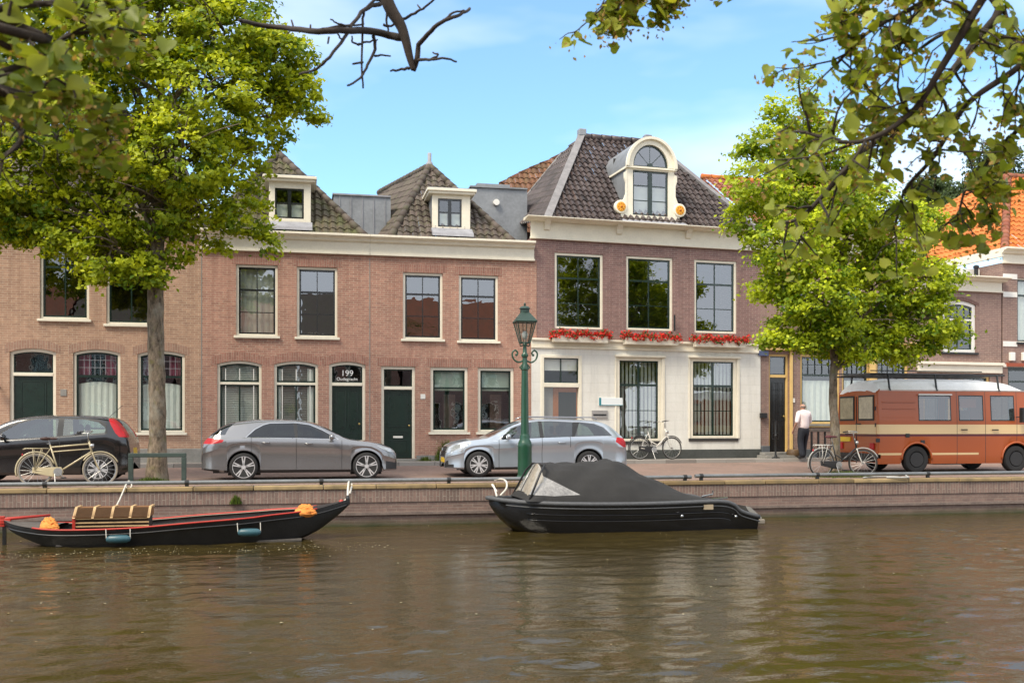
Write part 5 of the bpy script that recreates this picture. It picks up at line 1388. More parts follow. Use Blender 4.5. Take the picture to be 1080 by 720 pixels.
for sy in (-1, 1): MB().box(xt-.035, xt-.002, sy*.78-.10, sy*.78+.10, .62, .80).build('tail_light', REDL, tg, bevel=.01)
for z in (1.28, 1.72): MB().lathe([(.02,-.05),(.02,.05)], (xt-.01, -.93, z), 'z', 8).build('hinge', TRIM, tg)
MB().tube([(xt-.03, -.25, 1.31), (xt-.06, -.25, 1.31), (xt-.06, -.05, 1.31), (xt-.03, -.05, 1.31)], .015, 6).build('door_handle', TRIM, tg)
MB().box(xt-.14, xt+.12, -1.0, 1.0, .38, .52).box(xt-.05, .5, -.9, .9, .30, .40).build('rear_bumper', TRIM, cv, bevel=.02)
u = MB(); u.box(.1, L-.2, -.8, .8, .30, .50); u.box(vwx[0]+.6, vwx[0]+1.5, -.95, -.5, .22, .46)
for c in vwx:
    for sy in (-1, 1):
        n = 16; y0, y1 = sy*(W2-.03), sy*(W2-.36); vs = []
        for k in range(n+1):
            a = PI*k/n; vs += [(c-wa*math.cos(a), y0, vwr+wa*math.sin(a)-.002), (c-wa*math.cos(a), y1, vwr+wa*math.sin(a)-.002)]
        u.add(vs, [(2*k, 2*k+1, 2*k+3, 2*k+2) for k in range(n)]); u.add([(c-wa*math.cos(PI*k/n), y1, vwr+wa*math.sin(PI*k/n)) for k in range(n+1)], [tuple(range(n+1))])
u.build('underbody', TRIM, cv)
for c in vwx:
    for sy in (-1, 1):
        w = MB(); w.lathe([(.0,.05),(.10,.05),(.12,.0),(.20,.03),(.22,-.01),(.25,-.02),(vwr*.93,-.01),(vwr,.03),(vwr,.17),(vwr-.02,.2),(.1,.2)], (0, 0, 0), 'y', 32)
        for i in range(len(w.v)): w.v[i] = (w.v[i][0], w.v[i][1]*(-sy), w.v[i][2])
        o = w.build('wheel', RUBBER, cv, smooth=True, sharp=35); o.location = (c, sy*(W2-.01), vwr)
        ri = MB(); ri.lathe([(.0,.03),(.05,.03),(.075,-.0),(.09,.04),(.16,.02),(.185,.005),(.195,-.012)], (0, 0, 0), 'y', 24)
        for i in range(len(ri.v)): ri.v[i] = (ri.v[i][0], ri.v[i][1]*(-sy)-sy*(-.001), ri.v[i][2])
        ri.build('rim', plain('grey_steel_rim', (.035, .035, .035), .5, metal=.4), o, smooth=True, sharp=35)
        ar = MB(); ar.ring((c, sy*(W2+.002), vwr), wa+.02, .03, 'y', 20, 6, a0=0, a1=PI); ar.build('wheel_arch', VORG, cv, smooth=True)
# inside curtains and seats
MB().box(vw[0][0]-.1, vw[0][1]+.1, -W2+.12, -W2+.14, 1.2, 1.34).build('bench_blanket', plain('pink_blanket', (.45, .25, .22), .9), cv)
MB().box(vw[1][0], vw[1][1]-.1, -W2+.14, -W2+.16, 1.75, 2.0).build('curtain', plain('orange_curtain', (.45, .14, .05), .9), cv)
[MB().box(vw[2][0]+.15, vw[2][0]+.3, y-.25, y+.25, .9, 1.7).build('seat', plain('tan_seat', (.35, .26, .18), .8), cv, bevel=.03) for y in (-.55, .55)]
MB().box(vw[0][0]-.04, vw[0][1]+.04, -W2+.005, -W2+.02-.035, zW1+.025, zW1+.06).build('window_awning_rail', WHITE, cv)
m = MB()
for z in (zv(431), zv(440), zv(424)): m.box(.12, vw[0][0]-.12, -W2-.004, -W2+.012, z-.008, z+.008)
m.build('pressed_rib', VORG, cv)
for x, z in ((vse[0]-.22+.42, zv(453)), (vse[1]+.28, zv(453.2))): MB().tube([(x-.09, -W2-.02, z), (x-.08, -W2-.045, z), (x+.08, -W2-.045, z), (x+.09, -W2-.02, z)], .016, 6).build('door_handle', TRIM, cv)
for x, z in ((fv.x(957)-vx, zv(459)), (fv.x(973)-vx, zv(466)), (fv.x(922)-vx+.1, zv(464))): MB().box(x-.06, x+.06, -W2-.02, -W2-.001, z-.05, z+.05).build('hatch_vent', TRIM, cv, bevel=.006)
MB().tube([(vw[2][1]+.06, -W2, 1.5), (vw[2][1]+.14, -W2-.14, 1.5)], .015, 6).box(vw[2][1]+.08, vw[2][1]+.14, -W2-.24, -W2-.10, 1.35, 1.75).build('wing_mirror', TRIM, cv, bevel=.015)
# roof rack
rk = MB(); zk = zv(394.5)
for y in (-.86, .86):
    rk.tube([(-.15, y, zk), (3.9, y, zk)], .022, 8); rk.tube([(-.15, y, zk+.09), (3.2, y, zk+.09)], .014, 6)
for x in np.arange(-.1, 3.9, .33): rk.tube([(x, -.86, zk), (x, .86, zk)], .014, 6)
for x in (.35, 1.75, 3.65):
    for y in (-1, 1): rk.tube([(x, y*1.0, zv(411)), (x, y*.965, 2.20), (x, y*.88, zk)], .026, 6)
rk.build('roof_rack', IRON, cv)
[MB().box(-.1, 3.2, y, y+.10, zk+.025, zk+.045).build('rack_board', plain('grey_board', (.2, .19, .18), .8), cv) for y in (-.6, -.2, .2, .6)]
# ================================================================ boats
def loft_hull(stations, nseg=9, flat=.0, power=.55):
    """stations: (x, half beam, gunwale z, keel z, chine 0..1)"""
    rows = []
    for x, b, zs, zk, ch in stations:
        P = []
        for k in range(nseg+1):
            t = k/nseg
            # ch=1: hard flat bottom, ch=0: round V
            ang = t*PI/2; yr, zr = math.sin(ang)**.8, 1-math.cos(ang)
            if t < .45: yf, zf = t/.45*.80, .04*t/.45
            else: yf, zf = .80+.20*((t-.45)/.55), .04+.96*((t-.45)/.55)
            P.append(Vector((x, b*(yr*(1-ch)+yf*ch), zk+(zs-zk)*(zr*(1-ch)+zf*ch))))
        rows.append([Vector((p.x, -p.y, p.z)) for p in reversed(P[1:])]+P)
    return rows
def grid(m, rows, flip=False):
    n = len(rows[0]); vs = [p for r_ in rows for p in r_]
    m.add(vs, [(i*n+j, (i+1)*n+j, (i+1)*n+j+1, i*n+j+1) for i in range(len(rows)-1) for j in range(n-1)])
TARRED = plain('tarred_hull_paint', (.016, .0155, .015), .35, var=.35, vs=5, bmp=.25)
GREYDK = plain('grey_brown_deck', (.085, .075, .065), .7, var=.3, vs=7)
REDP = plain('red_gunwale_paint', (.42, .03, .018), .45, var=.15)
SLAT = plain('varnished_slats', (.22, .095, .03), .5, var=.3, vs=9)
SLATL = plain('pale_batten', (.50, .33, .16), .6, var=.15)
NET = plain('orange_rope', (.70, .25, .05), .9, var=.25, vs=20, bmp=.6)
ROPE = plain('pale_rope', (.62, .58, .50), .9, var=.2, vs=20)
BLUEF = plain('blue_grey_fender', (.03, .09, .11), .4, var=.3, vs=9)

f = Frame(0, 19.25); bx0 = f.x(4); 
B = empty('rowing_barge', (bx0, 19.25, 0), 0, 'long black flat barge with red gunwales and slatted bench', 'boat', 'boats moored at the quay')
X = lambda px, dy=0: f.x(px, dy)-bx0
Zt = lambda px, py, dy=0: f.z(px, py, dy)
LB = X(369)
st = [(0, .03, -.43, -.50, .0), (.18, .22, -.49, -.66, .2), (.5, .46, -.535, -.80, .5), (.95, .68, -.57, -.92, .8), (1.6, .80, -.57, -.99, .9), (2.4, .84, -.545, -1.02, .95), (3.3, .83, -.48, -1.02, .95), (4.2, .77, -.425, -.99, .9), (LB-1.45, .64, -.385, -.95, .8), (LB-.95, .46, -.35, -.88, .6), (LB-.62, .32, -.305, -.74, .35), (LB-.36, .20, -.25, -.56, .2), (LB-.15, .09, -.195, -.39, .1), (LB, .015, -.155, -.24, 0)]
def resample(st, n=4):
    cols = [smooth_tab([(s[0], s[k]) for s in st], n) for k in range(1, 5)]
    return [(c[0][0], max(.01, c[0][1]), c[1][1], c[2][1], min(1, max(0, c[3][1]))) for c in zip(*cols)]
stf = resample(st)
m = MB(); grid(m, loft_hull(stf)); m.build('hull', TARRED, B, smooth=True, sharp=28)
inn = [(x, b*.93, zs-.004, zk+.08, ch) for x, b, zs, zk, ch in stf if .9 < x < 5.35]
m = MB(); grid(m, [[p for p in r_] for r_ in loft_hull(inn)]); m.build('inner_planking', GREYDK, B, smooth=True, sharp=30)
for (xa, xb, nm) in ((0, .98, 'stern_deck'), (5.28, LB, 'fore_deck')):
    rr = [s for s in stf if xa-.01 <= s[0] <= xb+.01]; m = MB(); rows = []
    for x, b, zs, zk, ch in rr: rows.append([Vector((x, b*q*.985, zs+.008+.05*(1-q*q)*min(1, b*2))) for q in (-1, -.6, 0, .6, 1)])
    grid(m, rows); m.build(nm, GREYDK if xa == 0 else TARRED, B, smooth=True, recalc=False)
for sy in (-1, 1):
    m = MB(); m.tube([(x, sy*(b+.004), zs+.012) for x, b, zs, zk, ch in stf if .55 < x < 5.5], .016, 6); m.build('gunwale', REDP, B, smooth=True)
    m = MB(); m.tube([(x, sy*(b+.006), zs-.085) for x, b, zs, zk, ch in stf if .1 < x < LB-.05], .018, 6); m.build('rubbing_strake', TARRED, B, smooth=True)
    m = MB(); rows = []
    for x, b, zs, zk, ch in stf:
        if .9 < x < 5.3: rows.append([Vector((x, sy*b*.99, zs+.006)), Vector((x, sy*(b-.14), zs+.004))])
    grid(m, rows); m.build('side_deck', plain('pale_side_deck', (.26, .20, .15), .7, var=.25), B, recalc=False)
MB().box(1.0, 5.2, -.60, .60, -.86, -.83).build('floorboards', GREYDK, B)
# bench box with slatted lid
xa, xb = X(82), X(159.5); z0, z1, z2 = Zt(120, 559, -.3), Zt(120, 545.5, -.32), Zt(120, 535, -.1)
bt = MB()
bt.prism([(-.32, z1), (-.10, z2), (.30, z2), (.34, z1)], xa, xb, axis='x'); lid = bt.build('bench_lid', SLAT, B)
q = MB()
for k in range(9):
    t = (k+.5)/9; q.box(xa-.01, xb+.01, -.33+.22*t-.006, -.33+.22*t+.01, z1+(z2-z1)*t+.006, z1+(z2-z1)*t+.016)
q.build('slats', plain('dark_slat', (.13, .07, .03), .6), lid)
q = MB()
for k in range(5): x = xa+(xb-xa)*k/4; q.prism([(-.345, z1-.005), (-.11, z2+.022), (.30, z2+.022), (.30, z2-.01), (-.10, z2-.01), (-.31, z1-.005)], x-.022, x+.022, axis='x')
q.build('battens', SLATL, lid)
bb = MB(); bb.box(xa+.02, xb-.02, -.26, .30, z0-.1, z1-.002); bx = bb.build('bench_box', plain('bench_gap_shade', (.03, .018, .012), .8), B)  # near-black box paints the shade in the gaps between the rails
q = MB(); [q.box(xa, xb, -.30, -.262, z, z+.022) for z in (z1-.03, z1-.10, z1-.165)]; q.build('rail', SLATL, bx)
q = MB(); q.box(xa-.03, xa+.02, -.31, -.26, z0-.08, z1+.03); q.build('red_post', REDP, bx)
MB().box(X(64), X(81), -.58, .58, z0-.16, z0-.10).build('thwart', TARRED, B)
def rope_heap(parent_name, label, px0, px1, py0, py1, Y, mat, seed, root=None):
    ff = Frame(0, Y); a, b = ff.x(px0), ff.x(px1); z0, z1 = ff.z((px0+px1)/2, py1), ff.z((px0+px1)/2, py0); rn = random.Random(seed); m = MB()
    cx, hw, hz = (a+b)/2, (b-a)/2, (z1-z0)
    for k in range(34):
        an = rn.uniform(0, PI); r = rn.uniform(.35, .95); pts = []
        for i in range(13):
            t = 2*PI*i/12; pts.append(Vector((cx+hw*.8*r*math.cos(t)*math.cos(an)-.2*r*math.sin(t)*math.sin(an)+rn.uniform(-.012, .012), Y+.20*r*math.sin(t)+rn.uniform(-.02, .02), z0+hz*(1-.85*r*r)*rn.uniform(.55, 1.0)+.015)))
        m.tube(curve3(pts, 2), .024, 5)
    m.ball((cx, Y, z0+hz*.3), 1, 12, 6, (hw*.85, .2, hz*.45))
    o = m.build(parent_name, mat, None, smooth=True); return tag(o, label, 'rope')
o = rope_heap('rope_heap', 'orange rope heap on the stern deck left of the slatted bench', 40, 64, 545, 560, 18.85, NET, 1)
o = rope_heap('rope_heap', 'folded orange rope bundle near the bow of the black barge', 308, 336, 531.5, 544, 18.95, NET, 2)
# tiller and rudder
r_ = MB(); r_.tube([(-.18, .0, Zt(2, 549)), (.05, 0, Zt(5, 547)), (.75, .1, Zt(45, 543.5))], [.035, .03, .02], 8); tl = r_.build('tiller', REDP, B, smooth=True)
MB().box(-.10, .02, -.03, .03, -.55, -.36).box(-.06, .12, -.04, .04, -.50, -.42).build('rudder_head', REDP, B, bevel=.01)
MB().box(-.02, .04, -.02, .02, -1.3, -.5).build('rudder_blade', TARRED, B)
for px, lb in ((125, 'blue-grey fender hanging on the barge below the slatted bench'), (263, 'blue-grey fender hanging on the barge towards its bow')):
    ff = Frame(0, 18.35); cx = ff.x(px); cz = ff.z(px, 568 if px < 200 else 561)
    fe = empty('fender', (cx, 18.33, cz), 0, lb, 'fender', 'fenders on the barge')
    MB().lathe([(.02,-.20),(.04,-.19),(.068,-.14),(.072,0),(.068,.14),(.04,.19),(.02,.20)], (0, 0, 0), 'x', 14).build('body', BLUEF, fe, smooth=True)
    MB().tube([(-.195, 0, 0), (-.21, .03, .17)], .008, 5).build('rope', ROPE, fe); MB().tube([(.195, 0, 0), (.19, .03, .17)], .008, 5).build('rope', ROPE, fe)
# bow post with white rope
zb_ = Zt(368, 528)
bp = MB(); bp.lathe([(.035,-.12),(.04,.0),(.02,.06)], (LB-.04, 0, zb_+.05), 'z', 8).build('bow_post', TARRED, B)
MB().ball((LB-.16, 0, zb_-.01), .05, 8, 6, (1, 1, .8)).build('bow_emblem', REDP, B, smooth=True)
def rope(pts, r, label, mat=ROPE, name='mooring_rope'):
    m = MB(); m.tube(curve3(pts, 6), r, 6); o = m.build(name, mat, None, smooth=True); return tag(o, label, 'rope', 'mooring ropes')
g = lambda px, py, Y: (lambda q: (q[0], Y, q[1]))(Frame(0, Y).at(px, py))
rope([g(352, 532, 19.25), g(360, 530, 19.25), g(366, 525, 19.4), g(367, 515, 20.4), g(368, 508, 21.42), g(371, 511, 21.40), g(369, 520, 20.8)], .022, 'thick white rope from the barge bow up to the rail')
rope([g(119, 540, 19.5), g(126, 527, 20.3), g(133, 511, 21.40), g(136, 507, 21.5), g(139, 512, 21.40), g(135, 515, 21.38), g(131, 511, 21.46)], .014, 'thin white rope from the slatted bench to the left rail')
rope([g(524, 523, 19.9), g(521, 513, 20.6), g(519, 511, 20.8), g(524, 518, 20.2)], .02, 'short white rope standing at the bow of the black sloop')
rope([g(528, 522, 20.0), g(534, 515, 20.6), g(534, 508, 21.3), g(529, 505, 21.42), g(521, 506, 21.44)], .022, 'curled white rope from the black sloop bow over the rail')
g1 = [g(911, 509, 21.35), g(916, 504, 21.5), g(930, 505, 21.7), g(945, 502, 21.6), g(953, 500.5, 21.5), g(958, 505, 21.3), g(956, 509.5, 21.24), g(948, 511, 21.24), g(935, 508, 21.3)]
m = MB(); m.tube(curve3([(p[0], p[1], max(.03, p[2])) for p in g1], 6), .022, 6); tag(m.build('hose', plain('grey_hose', (.36, .35, .33), .6), None, smooth=True), 'loop of pale grey hose lying over the rail in front of the van', 'hose')

# ---- black sloop with canopy
f = Frame(0, 19.85); sx0 = f.x(516); LS = f.x(783)-sx0
Sb = empty('sloop', (sx0, 19.85, 0), 0, 'black motor sloop with charcoal canopy and plastic windows', 'boat', 'boats moored at the quay')
X = lambda px, dy=0: f.x(px, dy)-sx0
st = [(0, .02, -.21, -.34, 0), (.12, .20, -.225, -.52, 0), (.35, .46, -.245, -.76, .15), (.75, .74, -.265, -1.0, .3), (1.4, .94, -.285, -1.15, .45), (2.3, 1.0, -.30, -1.2, .6), (3.3, .99, -.30, -1.2, .7), (4.2, .94, -.285, -1.18, .75), (4.65, .90, -.29, -1.16, .75), (4.92, .86, -.36, -1.15, .75), (5.10, .83, -.50, -1.14, .75), (LS, .80, -.62, -1.13, .75)]
stf = resample(st)
HULLB = plain('gloss_black_hull', (.009, .009, .010), .18, var=.3, vs=4, coat=.6)
m = MB(); rows = loft_hull(stf, 12); grid(m, rows); m.add(rows[-1], [tuple(range(len(rows[-1])))]); m.build('hull', HULLB, Sb, smooth=True, sharp=30)
m = MB(); 
rows = []
for x, b, zs, zk, ch in stf: rows.append([Vector((x, b*q*.97, zs-.01+.03*(1-q*q))) for q in (-1, -.5, 0, .5, 1)])
grid(m, rows); m.build('deck', plain('dark_deck', (.03, .03, .032), .6), Sb, smooth=True, recalc=False)
RUBS = plain('grey_rub_rail', (.07, .072, .075), .6, var=.25, vs=15, bmp=.5)
pts = [(x, -(b+.015), zs+.0) for x, b, zs, zk, ch in reversed(stf)]+[(-.04, 0, -.205)]+[(x, b+.015, zs) for x, b, zs, zk, ch in stf]
m = MB(); m.tube(pts, .045, 8); m.build('rub_rail', RUBS, Sb, smooth=True)
m = MB(); m.tube([(p[0], p[1]*1.01, p[2]-.09) for p in pts if p[0] > .25], .014, 6); m.build('rubbing_strake', RUBS, Sb, smooth=True)
for dz in (.22, .34):   # lapped planks on the side
    for sy in (-1, 1):
        m = MB(); m.tube([(x, sy*(b*(.995-.06*dz)+.0), zs-dz) for x, b, zs, zk, ch in stf if .6 < x < 4.9], .008, 5); m.build('plank_edge', HULLB, Sb, smooth=True)
# stern platform and engine cover
MB().box(LS-.02, LS+.26, -.55, .55, -.80, -.70).build('bathing_platform', plain('teak_grey', (.22, .19, .15), .7), Sb, bevel=.02)
MB().prism([(LS-.10, -.52), (LS+.20, -.70), (LS+.20, -.66), (LS-.06, -.44), (LS-.16, -.42)], -.5, .5).build('stern_step', plain('worn_steel', (.38, .36, .32), .35, metal=.5, var=.2), Sb)
for x, y, z in ((X(719, -1), -1.012, -.555), (X(779, -1), -.86, -.60)): MB().ball((x, y, z), .035, 10, 8).build('through_hull', CHROME, Sb, smooth=True)
x, z = X(748, -1), f.z(748, 534.5, -1); MB().box(x-.10, x+.10, -.975, -.93, z-.05, z+.05).build('name_plate', plain('brass_plate', (.45, .36, .24), .4, metal=.3), Sb)
MB().tube([(X(740), 0, -.25), (X(752), 0, -.20), (X(752), 0, -.12)], .02, 6).tube([(X(740), -.5, -.27), (X(757), -.5, -.24)], .02, 6).build('cleat', CHROME, Sb)
# canopy
CANV = plain('charcoal_canvas', (.020, .019, .018), .85, var=.18, vs=5)
cs = [(X(546), .02, .86), (X(549), .14, .87), (X(556), .42, .86), (X(563), .66, .84), (X(567), .735, .83), (X(575), .745, .86), (X(600), .745, .90), (X(620), .76, .92), (X(636), .805, .93), (X(641), .82, .93), (X(650), .77, .93), (X(665), .62, .92), (X(685), .42, .90), (X(702), .25, .88), (X(717), .11, .84), (X(732), .02, .78)]
cols = [smooth_tab([(s[0], s[k]) for s in cs], 4) for k in (1, 2)]
rows = []
rn = random.Random(5)
for (x, h), (_, b) in zip(*cols):
    zs = interp([(s[0], s[2]) for s in stf], x)+.03; P = []
    for k in range(15):
        t = k/14; a = PI*t
        y = -b*math.cos(a); yy = abs(math.cos(a)); hh = h*(1-yy**2.6)**.72
        yl = y*(1-.0*h) if True else y
        lean = 1-.22*max(0, hh)
        wr = .0
        if x > X(575): wr = .032*math.sin(x*7+abs(y)*9+1.3*math.sin(y*4))*min(1, h*2)*(1-yy**6)
        P.append(Vector((x, yl*lean, zs+max(0, hh+wr))))
    rows.append(P)
wx = [X(550), X(567)]
tri = [(X(559, -.9), f.z(559, 522.2, -.95)+.0), (X(571.5, -.9), f.z(571.5, 499, -.7)), (X(613, -.9), f.z(613, 523, -.95)+.02), (X(586, -.9), f.z(586, 523.5, -.95))]
# finer grid so that the panel edges stay crisp
def densify(rows, a, b):
    out = []
    for r0, r1 in zip(rows, rows[1:]):
        out.append(r0)
        if a < r0[0].x < b or a < r1[0].x < b:
            for k in range(1, 6): t = k/6; out.append([p.lerp(q, t) for p, q in zip(r0, r1)])
    out.append(rows[-1]); return out
rows = densify(rows, X(545), X(616))
def dens2(row):
    out = []
    for p, q in zip(row, row[1:]): out += [p.lerp(q, k/4) for k in range(4)]
    return out+[row[-1]]
rows = [dens2(r_) for r_ in rows]
def ccl(c, n, i, j):
    zg = interp([(s[0], s[2]) for s in stf], c.x)
    if X(549.5) < c.x < X(566.2) and abs(c.y) < .62 and c.z > zg+.09: return 'windscreen' if abs(c.y) > .03 else 'canopy'
    if inside(tri, c.x, c.z) and abs(c.y) > .35: return 'side_window:%d' % (c.y > 0)
    return 'canopy'
PLAS = plain('clear_vinyl_window', (.30, .27, .22), .12, var=.3, vs=2.2, coat=.5)
Loft(rows).split(ccl, dict(canopy=CANV, windscreen=PLAS, side_window=plain('milky_vinyl_window', (.26, .25, .235), .15, var=.45, vs=3, coat=.5)), Sb, smooth_ang=60, cuts=[tri])
MB().tube([(X(549), -.80, -.22), (X(562), -.66, .32), (X(568), -.52, .47), (X(568), .52, .47), (X(562), .66, .32), (X(549), .80, -.22)], .022, 8).build('windscreen_frame', TRIM, Sb, smooth=True)
# ================================================================ trees
def leaf_mesh(name, centers, normals, sizes, tints, mat, parent, rng, shape='oval', droop=0.0):
    """many small folded leaves as one mesh"""
    n = len(centers); c = np.asarray(centers); nn = np.asarray(normals); nn = nn/np.linalg.norm(nn, axis=1, keepdims=True)
    rv = rng.normal(size=(n, 3)); rv[:, 2] -= droop
    u = np.cross(nn, rv); u /= np.linalg.norm(u, axis=1, keepdims=True)+1e-9; v = np.cross(nn, u)
    s = np.asarray(sizes)[:, None]
    if shape == 'oval':   # folded diamond: base, left, tip, right
        P = np.stack([c-v*s, c+u*s*.62+nn*s*.22, c+v*s, c-u*s*.62+nn*s*.22], 1); k = 4
        F1 = np.array([[0, 1, 2], [0, 2, 3]])
    else:                 # heart shape with a short tip, cupped
        prof = [(0, -.62), (.42, -.82), (.80, -.45), (.80, .10), (.42, .62), (0, 1.05), (-.42, .62), (-.80, .10), (-.80, -.45), (-.42, -.82)]
        P = np.stack([c-nn*s*.10]+[c+u*s*a+v*s*b+nn*s*(.30*abs(a)-.12*b*b) for a, b in prof], 1); k = 11
        F1 = np.array([[0, i, i % 10+1] for i in range(1, 11)])
    V = P.reshape(-1, 3); nf = len(F1)
    F_ = (F1[None]+np.arange(n)[:, None, None]*k).reshape(-1, 3)
    me = bpy.data.meshes.new(name); me.vertices.add(len(V)); me.vertices.foreach_set('co', V.ravel().astype(np.float32))
    me.loops.add(F_.size); me.loops.foreach_set('vertex_index', F_.ravel().astype(np.int32))
    me.polygons.add(len(F_)); me.polygons.foreach_set('loop_start', np.arange(0, F_.size, 3, dtype=np.int32)); me.polygons.foreach_set('loop_total', np.full(len(F_), 3, dtype=np.int32))
    at = me.attributes.new('tint', 'FLOAT', 'FACE'); at.data.foreach_set('value', np.repeat(np.asarray(tints), nf).astype(np.float32))
    me.update(); me.validate(); me.materials.append(mat)
    if shape != 'oval': me.polygons.foreach_set('use_smooth', [True]*len(me.polygons))
    o = bpy.data.objects.new(name, me); COL.objects.link(o); o.parent = parent; return o

BARK = plain('grey_bark', (.115, .098, .075), .9, var=.5, vs=7, bmp=1.0)
def bark_mat():
    m, nt, b, out = nodes('rough_bark')
    v = mapping(nt, coords(nt), (1, 1, .35)); a = noise(nt, 14, 5, v, .7); p = noise(nt, 3.2, 4); lich = noise(nt, 6, 4)
    col = ramp(nt, a, (.32, (.045, .033, .020)), (.62, (.25, .19, .13)))
    col = mix(nt, ramp(nt, p, (.48, 0.0), (.66, .55)), col, (.30, .28, .22)); col = mix(nt, ramp(nt, lich, (.55, 0.0), (.72, .5)), col, (.17, .16, .045))
    nt.links.new(col, b.inputs['Base Color']); b.inputs['Roughness'].default_value = .95; bump(nt, b, a, 1.0, .05); return m
BARKR = bark_mat()
TLEAF = tinted('sunny_leaves', (.10, .19, .008), (.64, .68, .022), .5, trans=.45, spec=.35)  # range runs from shaded to sunlit leaf tones, put into the colour
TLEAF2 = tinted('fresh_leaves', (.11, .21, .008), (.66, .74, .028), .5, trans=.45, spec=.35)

def crown(name, lobes, n_per, size, mat, parent, rng, clump=.30, per=26, hi=1.0):
    """lobes: (centre, radii, weight). Leaves sit in twig clumps near the lobes' skins with gaps between them"""
    C, Nn, Sz, T = [], [], [], []
    for c, rad, wt in lobes:
        k = int(n_per*wt)
        for _ in range(k):
            d = rng.normal(size=3); d /= np.linalg.norm(d); r = rng.uniform(.45, 1.03)**.6
            cc = np.array(c)+d*np.array(rad)*r
            up = .5+.5*d[2]; base = np.clip(rng.normal(.36+.26*up*hi, .25), 0, 1)  # leaves paler towards each lobe's top: sunlight painted into the tint
            m = int(per*rng.uniform(.5, 1.4)); cs = clump*rng.uniform(.6, 1.3)
            off = rng.normal(size=(m, 3))*cs*np.array([.5, .5, .26]); off[:, 2] -= .10*np.abs(off[:, 0])
            C.append(cc+off); Nn.append(rng.normal(size=(m, 3))*.55+np.array([-.15, -.35, .6])+d*.45)
            Sz.append(size*rng.uniform(.6, 1.25, m)); T.append(np.clip(base+rng.normal(0, .13, m), 0, 1))
    return leaf_mesh(name, np.concatenate(C), np.concatenate(Nn), np.concatenate(Sz), np.concatenate(T), mat, parent, rng)

def street_tree(label, cat, px, Y, pybase, trunk_top, r0, r1, lobe_px, Yc, n_per, size, mat, seed, name='street_tree', lean=0, clump=.3, per=26):
    rng = np.random.default_rng(seed); rn = random.Random(seed)
    f = Frame(0, Y); x = f.x(px)
    t = empty(name, (x, Y, 0), 0, label, cat)
    lobes = []
    for lx, ly, lr, dy, *asp in lobe_px:
        a, z = Frame(0, Y+dy).at(lx, ly); s = FPX*.98/(Y+dy); rr = lr/s; k = asp[0] if asp else .8
        lobes.append(((a-x, dy, z), (rr, rr*.9, rr*k), max(.12, (rr**2))))
    m = MB(); zt = f.at(px, trunk_top)[1]; xt = f.at(px+lean, trunk_top)[0]-x
    spine = [Vector((0, 0, -.1)), Vector((.01, 0, .12)), Vector((xt*.3+.03, 0, zt*.3)), Vector((xt*.7-.02, .03, zt*.65)), Vector((xt, 0, zt))]
    top = max(l[0][2] for l in lobes)
    spine += [Vector((xt+.1, .1, zt+(top-zt)*.35)), Vector((xt+.05, .05, zt+(top-zt)*.7)), Vector((xt, 0, top-1.2))]
    sp = curve3(spine, 6); n = len(sp); rs = []
    for p in sp:
        q = max(0, p.z)/zt
        rs.append(r0*(1.35-.35*min(1, q*6)) if q < .17 else (r0+(r1-r0)*min(1, q) if q <= 1 else max(.02, r1*(1-(p.z-zt)/(top-zt))**.9)))
    o0 = len(m.v); m.tube(sp, rs, 18)
    for i in range(o0, len(m.v)):
        v = Vector(m.v[i]); k = 1+.05*math.sin(v.z*9+v.x*30)+.05*math.sin(v.z*23+v.y*40); c0 = min(sp, key=lambda q: abs(q.z-v.z)); m.v[i] = (c0.x+(v.x-c0.x)*k, c0.y+(v.y-c0.y)*k, v.z)
    big = [Vector(l[0]) for l in lobes if l[1][0] >= .75]
    for c, rad, wt in lobes:
        c = Vector(c)
        if rad[0] < .75 and big:
            b0 = min(big, key=lambda q: (q-c).length); m.tube(curve3([b0, b0.lerp(c, .5)+Vector((0, 0, .12)), c], 4), [.022-.0017*i for i in range(9)], 5); continue
        zs = min(top-.5, max(zt*.86, c.z-rad[2]-rn.uniform(.3, 1.0)-c.length*.02)); base = min(sp, key=lambda q: abs(q.z-zs))
        mid = base.lerp(c, .5)+Vector((rn.uniform(-.2, .2), rn.uniform(-.2, .2), rn.uniform(.0, .25))); br = curve3([base, mid, c, c+Vector((rn.uniform(-.3, .3), rn.uniform(-.3, .3), rad[2]*.15))], 5)
        w0 = min(.10, .035+.02*rad[0]); m.tube(br, [w0*(1-i/len(br))+.008 for i in range(len(br))], 7)
        for k in range(int(4+rad[0]*5)):
            b = br[rn.randrange(3, len(br))]; d = Vector((rn.gauss(0, 1)*rad[0], rn.gauss(0, 1)*rad[1], abs(rn.gauss(.2, .8))*rad[2]-.05))*.65; e = curve3([b, b+d*.5+Vector((0, 0, .08)), b+d], 3)
            m.tube(e, [.022*(1-i/len(e))+.005 for i in range(len(e))], 5)
    m.build('trunk', BARKR, t, smooth=True, recalc=False)
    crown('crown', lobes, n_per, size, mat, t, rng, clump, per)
    return t

